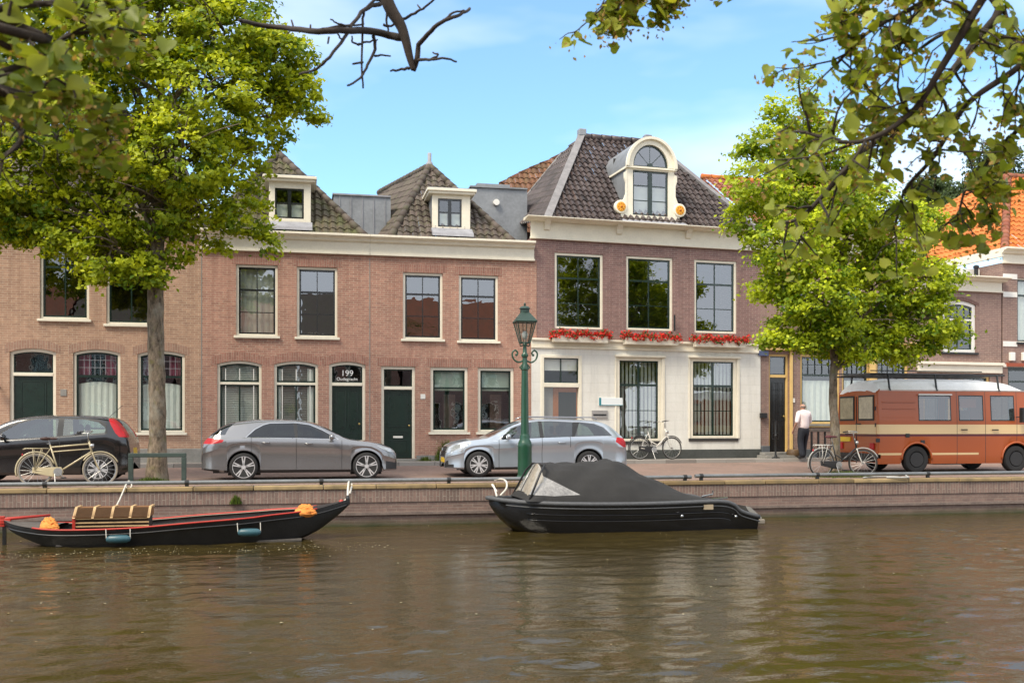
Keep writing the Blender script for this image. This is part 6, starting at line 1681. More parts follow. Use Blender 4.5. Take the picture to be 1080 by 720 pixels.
LT = [(40,60,62,0),(110,40,60,-.6),(175,30,55,.4),(235,40,55,-.2),(285,62,42,.0,.75),(318,100,24,0,.8),(140,95,62,.8),(70,130,60,-.9),(215,105,60,-.7),(270,125,42,.3,.8),
      (10,110,62,.2),(120,160,58,1.0),(190,165,55,-.9),(245,175,40,.2,.7),(20,190,52,-.3,.7),(80,205,50,.6,.7),(150,215,52,-.2),(205,222,42,.4,.7),(255,228,30,-.2,.6),(282,258,15,0,.7),
      (118,262,38,-.5,.8),(95,245,34,.4,.8),(112,290,22,-.3,.6),(30,245,26,.2,.6),(-10,238,34,.1,.6),(150,285,26,-.2,.8),(30,228,34,0,.6),(-50,90,85,.5),(-60,190,60,0),(105,-20,65,.2),(190,-40,60,0),(250,-5,45,.2),(20,-10,60,0),(300,85,30,.2),(330,122,9,0),(60,250,22,-.3),(222,262,14,.3,.8),(184,268,16,0,.7),(316,62,16,.1,.7),(296,40,20,0,.6)]
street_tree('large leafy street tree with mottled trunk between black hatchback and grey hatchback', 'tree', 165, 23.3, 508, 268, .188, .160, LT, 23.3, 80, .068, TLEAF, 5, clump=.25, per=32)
RTL = [(848,92,13,.2,1.6),(843,125,18,.1,1.3),(815,118,11,0,1.3),(806,150,22,-.2),(846,165,36,.2),(786,158,12,0,.6),(888,175,34,.2),(800,195,34,-.4),(850,210,45,.6),(905,215,42,-.3),(790,232,26,.3,.8),(835,258,48,-.5),(890,262,50,.5),(945,250,42,.0,.9),(975,230,24,.3,.7),
      (820,305,30,.2,.7),(865,310,46,-.7),(920,305,46,.2),(968,298,40,-.3),(1000,292,20,.2,.7),(836,345,30,.3,.55),(880,348,34,-.4,.6),(930,345,36,.3,.6),(978,335,34,-.2,.7),(1006,350,15,0,.6),(812,358,12,0,.5),(905,378,14,-.3,.6),(955,374,20,.2,.6),(850,362,22,-.2,.45),(925,368,26,.2,.5),(985,362,20,.1,.5),(880,368,20,.4,.5),(890,215,30,-1,1),(867,130,20,.3,1.1)]
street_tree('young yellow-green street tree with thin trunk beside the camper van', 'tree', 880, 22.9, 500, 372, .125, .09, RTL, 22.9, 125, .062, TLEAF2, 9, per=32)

# ---- a far tree beyond the roofs at right
def far_tree(label, px, py, rad_px, Y, seed):
    rng = np.random.default_rng(seed); f = Frame(0, Y); x, z = f.at(px, py); s = FPX*.9/Y; r = rad_px/s
    t = empty('background_tree', (x, Y, 0), 0, label, 'tree', 'trees beyond the roofs')
    MB().tube(curve3([(0, 0, -.1), (.1, 0, z*.5), (0, 0, z)], 4), [.35*(1-i/12) for i in range(9)], 8).build('trunk', BARKR, t, smooth=True)
    lob = [((rng.normal()*r*.5, rng.normal()*r*.5, z+rng.normal()*r*.35), (r*.55, r*.55, r*.5), 1.0) for _ in range(9)]
    crown('crown', lob, 160, .11, tinted('dark_far_leaves', (.020, .042, .010), (.09, .13, .035), .6, trans=.25), t, rng, .45, 22)
far_tree('dark green tree rising behind the orange tiled roof', 1062, 205, 52, 52, 3)
far_tree('green treetop behind the roofs between young tree and orange roof', 985, 225, 36, 56, 4)

# ---- foreground limes on the near bank: leaves and twigs reaching into the frame from above
FLEAF = tinted('lime_leaves_near', (.14, .20, .022), (.50, .53, .065), .45, trans=.55, spec=.4)
BRACT = tinted('lime_bracts', (.28, .22, .05), (.48, .30, .10), .7, trans=.4)
TWIG = plain('twig_bark', (.045, .034, .026), .9, var=.4, vs=30)
def W3(px, py, Y): a, z = Frame(0, Y).at(px, py); return Vector((a, Y, z))
def near_tree(label, base, trunk_pts, branches, nleaf, seed, leafsize=.034, extra_lobes=()):
    rn = random.Random(seed); rng = np.random.default_rng(seed)
    t = empty('lime_tree', base, 0, label, 'tree'); B0 = Vector(base)
    m = MB(); tp = curve3([Vector(p)-B0 for p in trunk_pts], 6); m.tube(tp, [.22-.10*i/len(tp) for i in range(len(tp))], 14); m.build('trunk', BARKR, t, smooth=True)
    m = MB(); C, Nn, Sz, T = [], [], [], []; C2, N2, S2, T2 = [], [], [], []
    def leafat(p, sc=1.0):
        C.append(p+Vector((rn.gauss(0, .018), rn.gauss(0, .018), rn.gauss(-.02, .018)))); Nn.append((rn.gauss(0, .55), rn.gauss(-.55, .5), rn.gauss(.55, .4))); Sz.append(leafsize*sc*rn.uniform(.6, 1.15)); T.append(min(1, max(0, rn.gauss(.45, .28))))
        if rn.random() < .55:
            for _ in range(4): C2.append(p+Vector((rn.gauss(0, .03), rn.gauss(0, .03), rn.gauss(-.05, .025)))); N2.append((rn.gauss(0, 1), rn.gauss(-.5, 1), rn.gauss(0, 1))); S2.append(rn.uniform(.006, .013)); T2.append(rn.random())
    def twig(p, d, L, r, leafy, depth=0):
        pts = [p]; q = p.copy(); dd = d.copy()
        for i in range(5):
            dd = (dd+Vector((rn.gauss(0, .22), rn.gauss(0, .22), rn.gauss(-.05, .2)))).normalized(); q = q+dd*L/5; pts.append(q.copy())
            if leafy and rn.random() < .50: leafat(q)
        m.tube(pts, [r*(1-i/6)+.0012 for i in range(6)], 5)
        if leafy: leafat(q)
        if depth < 1:
            for i in (2, 4):
                if rn.random() < .65: twig(pts[i], (dd+Vector((rn.gauss(0, .8), rn.gauss(0, .6), rn.gauss(-.2, .7)))).normalized(), L*.5, r*.6, leafy, depth+1)
    for pts, r, leafy, dens, spread in branches:
        P = curve3([Vector(p)-B0 for p in pts], 7); n = len(P)
        m.tube(P, [r*(1-.85*i/n)+.002 for i in range(n)], 8)
        for i in range(2, n):
            if rn.random() < dens:
                d = (P[i]-P[i-1]).normalized(); twig(P[i], (d*.6+Vector((rn.gauss(0, 1), rn.gauss(0, .7), rn.gauss(-.15, .8)))).normalized(), spread*rn.uniform(.5, 1.1), max(.0022, r*.25), leafy)
    m.build('branches', TWIG, t, smooth=True)
    if C:
        tag(leaf_mesh('foliage', [tuple(c) for c in C], Nn, Sz, T, FLEAF, t, rng, 'heart'), kind='stuff')
        tag(leaf_mesh('bracts', [tuple(c) for c in C2], N2, S2, T2, BRACT, t, rng), kind='stuff')
    if extra_lobes:
        crown('crown', [((Vector(c)-B0)[:], r_, w) for c, r_, w in extra_lobes], 60, .05, tinted('lime_canopy', (.03, .05, .01), (.12, .14, .03), .5, trans=.4), t, rng, .35, 22)
    return t
near_tree('overhanging lime tree with large heart-shaped leaves reaching in at upper right', (4.9, 1.0, 0),
    [(4.9, 1.0, 0), (4.9, 1.1, 1.5), (4.8, 1.3, 3.2), (4.7, 1.5, 5)],
    [([(4.8, 1.3, 3.2), W3(1130, -60, 3.2), W3(1050, 20, 3.4), W3(975, 110, 3.6), W3(910, 160, 3.7), W3(850, 225, 3.8), W3(822, 235, 3.85)], .022, True, .5, .30),
     ([(4.8, 1.35, 3.3), W3(1120, -90, 3.0), W3(1050, -20, 3.1), W3(1000, 60, 3.2), W3(960, 120, 3.3), W3(905, 150, 3.3), W3(850, 140, 3.4)], .020, True, .45, .30),
     ([W3(1120, 20, 3.2), W3(1075, 70, 3.3), W3(1020, 110, 3.35), W3(985, 165, 3.4), W3(955, 200, 3.45), W3(945, 235, 3.5)], .014, True, .5, .26),
     ([W3(1100, -60, 3.0), W3(1020, -20, 3.1), W3(960, 10, 3.2), W3(915, 35, 3.3), W3(880, 70, 3.4)], .012, True, .8, .26),
     ([W3(1110, 90, 3.4), W3(1080, 130, 3.5), W3(1045, 165, 3.6), W3(1020, 195, 3.6), W3(1010, 232, 3.6)], .010, True, .7, .2),
     ([W3(1100, 60, 3.2), W3(1060, 40, 3.3), W3(1010, 30, 3.3), W3(960, 60, 3.4), W3(930, 95, 3.4)], .010, True, .5, .26),
     ([W3(1000, -60, 3.6), W3(960, -35, 3.7), W3(925, -15, 3.8), W3(895, 5, 3.8), W3(888, 18, 3.8)], .010, True, .6, .10),
     ([W3(1000, -80, 3.6), W3(880, -60, 3.8), W3(760, -45, 4.0), W3(700, -35, 4.0), W3(655, -12, 4.0), W3(632, 12, 4.0)], .010, True, .55, .16),
     ([W3(780, -50, 4.0), W3(745, -30, 4.0), W3(715, -18, 4.0), W3(700, -8, 4.0)], .006, True, .8, .12),
     ([W3(700, -40, 4.0), W3(672, -20, 4.0), W3(652, 8, 4.0), W3(643, 22, 4.0)], .005, True, .9, .08)], 0, 21,
    leafsize=.034, extra_lobes=[((5.6, .0, 6.6), (2.0, 1.8, 1.2), 1.6)])
near_tree('overhanging lime tree with drooping leaves and a bare broken branch at upper left', (-4.4, 1.0, 0),
    [(-4.4, 1.0, 0), (-4.4, 1.1, 1.5), (-4.3, 1.4, 3.0), (-4.0, 1.6, 5)],
    [([(-4.3, 1.3, 2.6), W3(-120, 60, 2.6), W3(-50, 80, 2.7), W3(-5, 78, 2.75), W3(40, 60, 2.8), W3(80, 30, 2.85)], .016, True, .35, .20),
     ([(-4.3, 1.3, 2.7), W3(-100, 0, 2.6), W3(-20, 10, 2.7), W3(30, 5, 2.75), W3(80, 5, 2.8), W3(118, 20, 2.9)], .014, True, .35, .18),
     ([W3(-60, 20, 2.7), W3(0, 45, 2.75), W3(45, 75, 2.8), W3(80, 105, 2.85), W3(105, 118, 2.9)], .009, True, .5, .16),
     ([W3(-80, 80, 2.9), W3(-20, 95, 3.0), W3(12, 125, 3.0), W3(22, 150, 3.0), W3(-10, 172, 3.0)], .012, False, .5, .2),
     ([(-4.2, 1.4, 3.6), (-2.0, 2.6, 4.2), W3(330, -150, 4.4), W3(395, -60, 4.5), W3(408, 0, 4.5), W3(424, 30, 4.5), W3(432, 60, 4.5), W3(436, 74, 4.5)], .055, False, 0, .1)], 0, 33,
    leafsize=.032, extra_lobes=[((-5.2, .0, 6.4), (2.0, 1.8, 1.2), 1.6)])
# the bare branch's own forks, as the photo shows them
lt = [o for o in COL.objects if o.name.startswith('lime_tree')][-1]; B0 = lt.location
m = MB(); Y = 4.5
for pts, r in (([(436, 74), (440, 62), (442, 48), (455, 32), (470, 21), (485, 16), (496, 9)], .012), ([(468, 22), (478, 14), (489, 11)], .005), ([(440, 64), (452, 63), (466, 62), (482, 65)], .006), ([(452, 64), (462, 58), (456, 56)], .004),
               ([(442, 52), (441, 44)], .004), ([(432, 72), (420, 74), (411, 75)], .006), ([(424, 40), (410, 37), (390, 33), (365, 32), (335, 33), (300, 30), (270, 26), (252, 22)], .017), ([(402, 4), (388, 8), (374, 22), (360, 45), (344, 64), (330, 74), (316, 78)], .009),
               ([(404, 2), (395, 0), (384, 12), (383, 30), (382, 60), (383, 94)], .006), ([(394, 38), (395, 52), (388, 68), (380, 82), (366, 91)], .007), ([(395, 59), (404, 58), (413, 59)], .004), ([(383, 66), (372, 68)], .004), ([(378, 47), (390, 44), (398, 42)], .004), ([(378, 48), (372, 44), (371, 38)], .004),
               ([(425, 21), (438, 14), (448, 8), (460, -2)], .006), ([(444, 10), (441, 5)], .003), ([(409, 4), (408, 22), (410, 36)], .005), ([(370, 27), (357, 26), (349, 20)], .004), ([(347, 39), (346, 46)], .003), ([(356, 35), (360, 42), (366, 38)], .003), ([(328, 32), (327, 26)], .003), ([(404, 26), (412, 28), (424, 20)], .006), ([(310, 31), (308, 22)], .003), ([(340, 31), (370, 27), (384, 26)], .005)):
    P = [W3(a, b, Y+.15*math.sin(a*.05))-B0 for a, b in pts]; P = curve3(P, 4) if len(P) > 2 else P
    m.tube([p+Vector((random.uniform(-.003, .003), 0, random.uniform(-.003, .003))) for p in P], [r*(1-.6*i/len(P))+.0015 for i in range(len(P))], 6)
m.build('bare_branch', TWIG, lt, smooth=True)
# ================================================================ street furniture, bicycles, person, plants
LGREEN = plain('lamp_post_green', (.010, .060, .030), .35, var=.25, vs=5, coat=.3)
LGREEND = plain('lamp_head_green', (.022, .050, .038), .45, var=.25)
f = Frame(0, 22.75); x = f.x(553.5); zz = lambda py: f.z(553, py)
lp = empty('street_lamp', (x, 22.75, 0), 0, 'green cast-iron street lamp with lantern, in front of the silver estate car', 'street lamp')
MB().lathe([(.20,-.02),(.20,.06),(.17,.10),(.165,.75),(.175,.80),(.15,.88),(.115,.95),(.12,1.0),(.10,1.06)], (0, 0, 0), 'z', 20).build('base', LGREEN, lp, smooth=True, sharp=35)
MB().lathe([(.092,1.06),(.085,2.0),(.075,2.55),(.09,2.57),(.09,2.63),(.06,2.68),(.055,2.85),(.08,2.88),(.08,2.92),(.05,2.96),(.042,3.12),(.05,3.16),(.03,3.2)], (0, 0, 0), 'z', 18).build('pole', LGREEN, lp, smooth=True, sharp=35)
for s in (-1, 1):
    pts = [(s*.04, 0, 2.78), (s*.16, 0, 2.74), (s*.27, 0, 2.82), (s*.30, 0, 2.95), (s*.23, 0, 3.02), (s*.17, 0, 2.96), (s*.20, 0, 2.90)]
    q = MB(); q.tube(curve3(pts, 6), .020, 8); q.ball((s*.20, 0, 2.91), .032, 8, 6); q.tube(curve3([(s*.05, 0, 2.70), (s*.12, 0, 2.62), (s*.06, 0, 2.58)], 5), .014, 6); q.build('scroll_bracket', LGREEN, lp, smooth=True)
zg0, zg1, zr, zt = zz(380)+.4, zz(356), zz(337), zz(322)
zg0 = zz(372); zg1 = zz(357.5)
zb0, zb1 = zz(361.5), zz(339.5)
q = MB()
for k in range(4):
    a = PI/4+k*PI/2; p0 = Vector((math.cos(a)*.15, math.sin(a)*.15, zb0)); p1 = Vector((math.cos(a)*.315, math.sin(a)*.315, zb1)); q.tube([p0, p1], .014, 6)
    a2 = a+PI/2; n0 = Vector((math.cos(a2)*.15, math.sin(a2)*.15, zb0)); n1 = Vector((math.cos(a2)*.315, math.sin(a2)*.315, zb1)); q.tube([p0, n0], .014, 6); q.tube([p1, n1], .016, 6)
    m0 = (p0+n0)/2; m1 = (p1+n1)/2; q.tube([m0, m1], .009, 5)
for s in (-1, 1): q.tube(curve3([(s*.03, 0, 3.15), (s*.10, 0, zb0-.08), (s*.12, 0, zb0)], 4), .014, 6)
q.lathe([(.03, 3.15), (.05, zb0-.06), (.035, zb0-.02)], (0, 0, 0), 'z', 10)
fr = q.build('lantern_frame', LGREEND, lp, smooth=True, sharp=50)
g_ = MB()
for k in range(4):
    a = PI/4+k*PI/2; a2 = a+PI/2
    g_.add([(math.cos(a)*.15, math.sin(a)*.15, zb0), (math.cos(a2)*.15, math.sin(a2)*.15, zb0), (math.cos(a2)*.31, math.sin(a2)*.31, zb1), (math.cos(a)*.31, math.sin(a)*.31, zb1)], [(0,1,2,3)])
g_.build('lantern_glass', glass('lantern_glass', (.80, .82, .80), .06), fr, recalc=False)
MB().ball((0, 0, zb0+.18), .07, 10, 8, (1, 1, 1.5)).build('bulb', plain('opal_bulb', (.8, .8, .76), .3), fr, smooth=True)
q = MB(); q.lathe([(.345, zb1-.01), (.35, zb1+.01), (.13, zb1+.22), (.12, zb1+.23)], (0, 0, 0), 'z', 4, a0=PI/4); q.lathe([(.11, zb1+.22), (.11, zb1+.30), (.14, zb1+.31), (.09, zb1+.36), (.02, zb1+.38), (.03, zb1+.42), (.0, zb1+.46)], (0, 0, 0), 'z', 12); q.build('lantern_roof', LGREEND, lp)

# ---- steel hoop round the left tree
f = Frame(0, 22.55); xa, xb = f.x(138), f.x(194); zt = f.z(165, 482)
hp = empty('tree_hoop', (xa, 22.55, 0), 0, 'dark green steel hoop guarding the large left tree', 'hoop barrier')
GS = plain('faded_green_steel', (.035, .055, .045), .6, var=.3, vs=6)
MB().box(-.05, .05, -.04, .04, -.05, zt).build('post', GS, hp, bevel=.012); MB().box(xb-xa-.05, xb-xa+.05, -.04, .04, -.05, zt).build('post', GS, hp, bevel=.012); MB().box(-.05, xb-xa+.05, -.039, .039, zt+.001, zt+.09).build('top_bar', GS, hp, bevel=.012)

# ---- bicycles
def bicycle(label, px_rear, px_front, Y, rz, frame_c, tyre_c, opts):
    f = Frame(0, Y); xr = f.x(px_rear); b = empty('bicycle', (xr, Y, opts.get('z', 0)), rz, label, 'bicycle', opts.get('group')); b.rotation_euler = (opts.get('tilt', 0), 0, rz)
    WB, r = opts.get('wb', 1.10), .345; steer = R(opts.get('steer', 0)); fm = plain('cycle_frame_'+frame_c[0], frame_c[1], .35, var=.12, coat=.3); tm = plain('cycle_tyre_'+tyre_c[0], tyre_c[1], .85); stl = plain('cycle_steel', (.45, .44, .42), .35, metal=.8)
    def cyc_wheel(par, cx):
        w = MB(); w.ring((0, 0, 0), r-.018, .019, 'y', 40, 8); wo = w.build('wheel', tm, par, smooth=True); wo.location = (cx, 0, r)
        q = MB(); q.ring((0, 0, 0), r-.042, .010, 'y', 36, 6); q.lathe([(.022,-.035),(.022,.035)], (0, 0, 0), 'y', 10)
        for k in range(18):
            a = 2*PI*k/18; q.tube([(.02*math.cos(a+.9), -.02 if k % 2 else .02, .02*math.sin(a+.9)), ((r-.045)*math.cos(a), 0, (r-.045)*math.sin(a))], .0022, 3)
        q.build('spokes', stl, wo); return wo
    rw = cyc_wheel(b, 0)
    seat_t, bb, head_t, head_b = Vector((.27, 0, .86)), Vector((.44, 0, .30)), Vector((WB-.22, 0, .92)), Vector((WB-.17, 0, .72))
    if opts.get('step'): toptube = [(seat_t*.45+bb*.55), Vector((.62, 0, .42)), head_b+Vector((-.01, 0, -.02))]
    else: toptube = [seat_t*.92+bb*.08, head_t-Vector((0, 0, .04))]
    q = MB(); q.tube([bb, seat_t], .016, 8); q.tube([bb, head_b], .018, 8); q.tube(toptube, .016, 8); q.tube([head_t+Vector((-.01, 0, .03)), head_b-Vector((-.01, 0, .04))], .021, 8)
    if opts.get('double'): q.tube([seat_t*.75+bb*.25, head_b+Vector((-.0, 0, .06))], .012, 8)
    for s in (-1, 1): q.tube([bb+Vector((0, s*.02, 0)), Vector((0, s*.06, r))], .010, 6); q.tube([seat_t*.9+bb*.1, Vector((0, s*.06, r))], .008, 6)
    q.build('frame', fm, b, smooth=True)
    # steering assembly
    piv = Vector((head_b.x, 0, 0)); st = bpy.data.objects.new('fork', None)
    q = MB()
    for s in (-1, 1): q.tube(curve3([head_b+Vector((.01, s*.045, -.03)), Vector((WB-.09, s*.055, .50)), Vector((WB-.02, s*.05, r))], 4), .012, 6)
    q.tube([head_b+Vector((.01, -.05, -.03)), head_b+Vector((.01, .05, -.03))], .016, 6)
    def turn(mb):
        M = Matrix.Translation(piv) @ Matrix.Rotation(steer, 4, 'Z') @ Matrix.Translation(-piv); mb.v = [tuple(M @ Vector(v)) for v in mb.v]; return mb
    turn(q).build('fork', opts.get('fork') or fm, b, smooth=True)
    M = Matrix.Translation(piv) @ Matrix.Rotation(steer, 4, 'Z') @ Matrix.Translation(-piv)
    fwp = cyc_wheel(b, 0); fwp.location = M @ Vector((WB, 0, r)); fwp.rotation_euler = (0, 0, steer)
    hz = opts.get('bar', 1.08)
    q = MB(); q.tube([head_t+Vector((-.01, 0, .0)), Vector((head_t.x-.03, 0, hz)), Vector((head_t.x+.02, 0, hz+.02))], .012, 6)
    q.tube(curve3([(head_t.x-.24, -.27, hz-.01), (head_t.x-.10, -.28, hz+.02), (head_t.x+.04, -.17, hz+.03), (head_t.x+.03, 0, hz+.02), (head_t.x+.04, .17, hz+.03), (head_t.x-.10, .28, hz+.02), (head_t.x-.24, .27, hz-.01)], 5), .011, 6)
    hb = turn(q).build('handlebar', stl, b, smooth=True)
    for s in (-1, 1): turn(MB().tube([(head_t.x-.26, s*.27, hz-.012), (head_t.x-.13, s*.28, hz+.015)], .017, 8)).build('grip', TRIM, hb, smooth=True)
    MB().tube([seat_t, seat_t+Vector((-.03, 0, .10))], .012, 6).build('seat_post', stl, b)
    q = MB(); c = seat_t+Vector((-.04, 0, .13)); q.ball(c+Vector((-.05, 0, 0)), .1, 12, 6, (1.1, .95, .35)); q.ball(c+Vector((.08, 0, .0)), .07, 10, 6, (1.5, .45, .35)); q.build('saddle', opts.get('saddle', TRIM), b, smooth=True)
    q = MB(); q.ring((0, 0, r), r+.028, .017, 'y', 24, 6, a0=R(20), a1=R(200)); q.build('mudguard', opts.get('guard') or fm, b, smooth=True)
    q = MB(); q.ring((WB, 0, r), r+.028, .015, 'y', 20, 6, a0=R(25), a1=R(150)); turn(q).build('mudguard', opts.get('guard') or fm, b, smooth=True)
    q = MB(); zr = .79
    for s in (-1, 1): q.tube([(.25, s*.05, zr), (-.20, s*.065, zr), (-.24, s*.03, zr-.02)], .007, 6); q.tube([(0, s*.07, r), (-.05, s*.065, zr)], .006, 5); q.tube([(0, s*.07, r), (.12, s*.06, zr)], .006, 5)
    for k in range(4): q.tube([(-.18+.12*k, -.06, zr), (-.18+.12*k, .06, zr)], .005, 5)
    q.build('luggage_rack', opts.get('rack') or fm, b, smooth=True)
    cc = MB(); P = [(-.05, r-.055), (-.05, r+.055), (.30, bb.z+.10), (.50, bb.z+.10), (.545, bb.z), (.50, bb.z-.10), (.30, bb.z-.09)]; cc.prism(P, -.055, -.035); cc.build('chain_case', opts.get('case') or fm, b, bevel=.008)
    q = MB(); q.lathe([(.01,-.075),(.085,-.075),(.085,-.068),(.01,-.068)], bb, 'y', 18); q.tube([bb+Vector((0, -.08, 0)), bb+Vector((.12, -.085, -.12))], .009, 6); q.tube([bb+Vector((0, -.08, 0)), bb+Vector((0, .06, 0))], .012, 8); q.tube([bb+Vector((0, .06, 0)), bb+Vector((-.12, .085, .12))], .009, 6); cr = q.build('crankset', stl, b)
    MB().box(bb.x+.07, bb.x+.17, -.18, -.09, bb.z-.135, bb.z-.11).build('pedal', TRIM, cr); MB().box(bb.x-.17, bb.x-.07, .09, .18, bb.z+.11, bb.z+.135).build('pedal', TRIM, cr)
    MB().tube([bb+Vector((-.06, -.06, -.02)), (bb.x-.02, -.20, .01)], .008, 5).build('kickstand', stl, b)
    MB().ball((-.25, 0, .66), .03, 8, 6, (.5, 1, 1)).build('rear_lamp', REDL, b, smooth=True)
    turn(MB().lathe([(.02,-.05),(.045,-.02),(.05,.03)], (head_t.x+.06, 0, .84), 'x', 12)).build('front_lamp', stl, b, smooth=True)
    if opts.get('basket'):
        turn(MB().box(head_t.x+.07, head_t.x+.30, -.17, .17, .86, .88).box(head_t.x+.28, head_t.x+.30, -.17, .17, .88, 1.02)).build('front_carrier', TRIM, b)
    return b
CRM = ('cream', (.48, .40, .24))
bicycle('cream gentleman bicycle leaning by the rail in front of the black hatchback', 37, 106, 21.95, R(2), CRM, ('tan', (.28, .24, .18)), dict(tilt=R(-5), steer=14, double=True, wb=1.24, bar=1.10, saddle=plain('brown_saddle', (.05, .02, .015), .6)))
bicycle('black and white bicycle leaning on the young tree left of the van', 866, 908, 22.35, R(3), ('black_cycle', (.02, .02, .02)), ('black_tyre', (.03, .028, .025)), dict(tilt=R(4), steer=-28, wb=1.12, fork=plain('white_fork', (.65, .62, .55), .4), rack=plain('white_rack', (.6, .58, .52), .4), guard=plain('pale_guard', (.35, .34, .31), .4), step=True, saddle=plain('maroon_saddle', (.08, .015, .02), .6)))
bicycle('white bicycle parked against the stucco house behind the silver estate', 675, 705.5, 28.85, R(2), ('white_cycle', (.66, .63, .57)), ('black_tyre', (.03, .028, .025)), dict(z=.235, tilt=R(-3), steer=8, wb=1.06, step=True, guard=TRIM, rack=TRIM, case=TRIM, bar=1.15))

# ---- iron stand, railing, pot, boot scraper in front of the ochre shopfront
Fs = Frame(W0x, YF, aW); F = Fs
x, _ = F.at(818, 450, -.75); zt = F.z(818, 444, -.75)
P = F.o+F.d*x-F.n*.75
st_ = empty('street_post', (P.x, P.y, .235), aW, 'thin black iron post with small foot before the black door', 'post')
MB().lathe([(.14,0),(.14,.03),(.05,.06),(.03,.12),(.03,.7),(.045,.72),(.03,.75),(.028,zt-.235)], (0, 0, 0), 'z', 12).build('shaft', IRON, st_, smooth=True, sharp=40)
MB().tube([(-.12, 0, .80), (.12, 0, .80)], .012, 6).tube([(-.12, 0, .62), (.12, 0, .62)], .012, 6).tube([(-.12, 0, .62), (-.12, 0, zt-.3)], .010, 6).tube([(.12, 0, .62), (.12, 0, zt-.3)], .010, 6).build('loop', IRON, st_)
x0, x1 = F.x(856, -.35), F.x(884, -.35); P = F.o+F.d*x0-F.n*.35; zt = F.z(865, 452, -.35)-.235; z0 = 0
rl = empty('window_railing', (P.x, P.y, .235), aW, 'low dark railing below the ochre shop window', 'railing')
MB().box(-.05, x1-x0, -.07, .07, zt-.10, zt).build('top_rail', plain('weathered_rail', (.10, .08, .07), .7, var=.3), rl, bevel=.01)
for k in range(5): xx = (x1-x0)*k/4; MB().box(xx-.025, xx+.025, -.025, .025, 0, zt-.101).build('post', IRON, rl)
x, _ = F.at(837.5, 480, -.55); P = F.o+F.d*x-F.n*.55
pt = empty('flower_pot', (P.x, P.y, .235), 0, 'squat brown pot standing by the ochre door frame', 'pot')
MB().lathe([(.14,0),(.22,.06),(.25,.16),(.22,.26),(.17,.28),(.16,.25),(.001,.24)], (0, 0, 0), 'z', 18).build('pot', plain('brown_glaze', (.12, .075, .04), .4, var=.2), pt, smooth=True, sharp=50)
x0, x1 = F.x(806, -.6), F.x(848, -.6); P = F.o+F.d*x0
sp_ = empty('stone_stoop', (P.x, P.y, 0), aW, 'grey stone stoop with two steps under the black door', 'stoop')
MB().box(0, x1-x0, -.75, -.15, .2, .33).build('lower_step', STONE, sp_, bevel=.012); MB().box(.1, x1-x0-.15, -.45, -.15, .332, .42).build('upper_step', STONE, sp_, bevel=.012)

# ---- weeds and grass
WEED = tinted('weeds', (.035, .065, .012), (.16, .22, .035), .6, trans=.35)
def weeds(name, label, cx, cy, z0, w, d, h, n, seed, flowers=False):
    rng = np.random.default_rng(seed); b = MB(); rn = random.Random(seed)
    for _ in range(n):
        x, y = cx+rn.gauss(0, w/2.5), cy+rn.gauss(0, d/2.5); hh = h*rn.uniform(.35, 1)*math.exp(-((x-cx)/w)**2); a = rn.uniform(0, 2*PI); l = rn.uniform(.05, .35)*hh; s = rn.uniform(.004, .010)*(1 if h < .2 else 1.5)
        ux, uy = math.cos(a+PI/2)*s, math.sin(a+PI/2)*s; tip = Vector((x+math.cos(a)*l, y+math.sin(a)*l, z0+hh)); mid = Vector((x+math.cos(a)*l*.3, y+math.sin(a)*l*.3, z0+hh*.6)); t = rn.random()
        b.add([(x-ux, y-uy, z0), (x+ux, y+uy, z0), mid+Vector((ux, uy, 0)), mid-Vector((ux, uy, 0)), tip], [(0,1,2,3), (3,2,4)], t)
        if h > .25 and rn.random() < .6:
            for k in range(5):
                c = Vector((x, y, z0)).lerp(tip, rn.uniform(.3, 1))+Vector((rn.gauss(0, .03), rn.gauss(0, .03), 0)); n_ = Vector((rn.gauss(0, 1), rn.gauss(-.5, 1), rn.gauss(.6, 1))).normalized(); u = n_.orthogonal().normalized()*.022; v = n_.cross(u)*.6; b.add([c-u, c-v, c+u, c+v], [(0,1,2,3)], rn.random())
    o = b.build(name, WEED, None, recalc=False); return tag(o, label, 'plant', kind='stuff')
Fh = Frame(0, YF-.1)
def px_weed(px, py0, py1, wpx, label, n, seed, name='weed_tuft'):
    x = Fh.x(px); h = Fh.z(px, py0)-Fh.z(px, py1); return weeds(name, label, x, YF-.16, .235, wpx/36, .14, h, n, seed)
px_weed(470, 462, 486, 11, 'tall weeds growing at the wall below the left mint-blind window', 260, 1); px_weed(448, 480, 486, 9, 'small weeds at the foot of the wall right of the green door', 160, 2)
px_weed(396, 458, 478, 9, 'weeds growing in the corner left of the green door', 160, 3); px_weed(484, 482, 487, 14, 'low grass along the kerb below the mint-blind windows', 160, 4)
weeds('grass_tuft', 'grass growing round the foot of the large left tree', Frame(0, 23.0).x(160), 23.0, 0, .42, .15, .16, 500, 5)
weeds('grass_tuft', 'grass growing round the foot of the young right tree', Frame(0, 22.5).x(885), 22.3, 0, .9, .45, .17, 1400, 6)
weeds('moss_tuft', 'small plant growing from the quay wall right of the barge bench', Frame(0, 21.27).x(249), 21.25, -.36, .12, .03, .22, 160, 7)
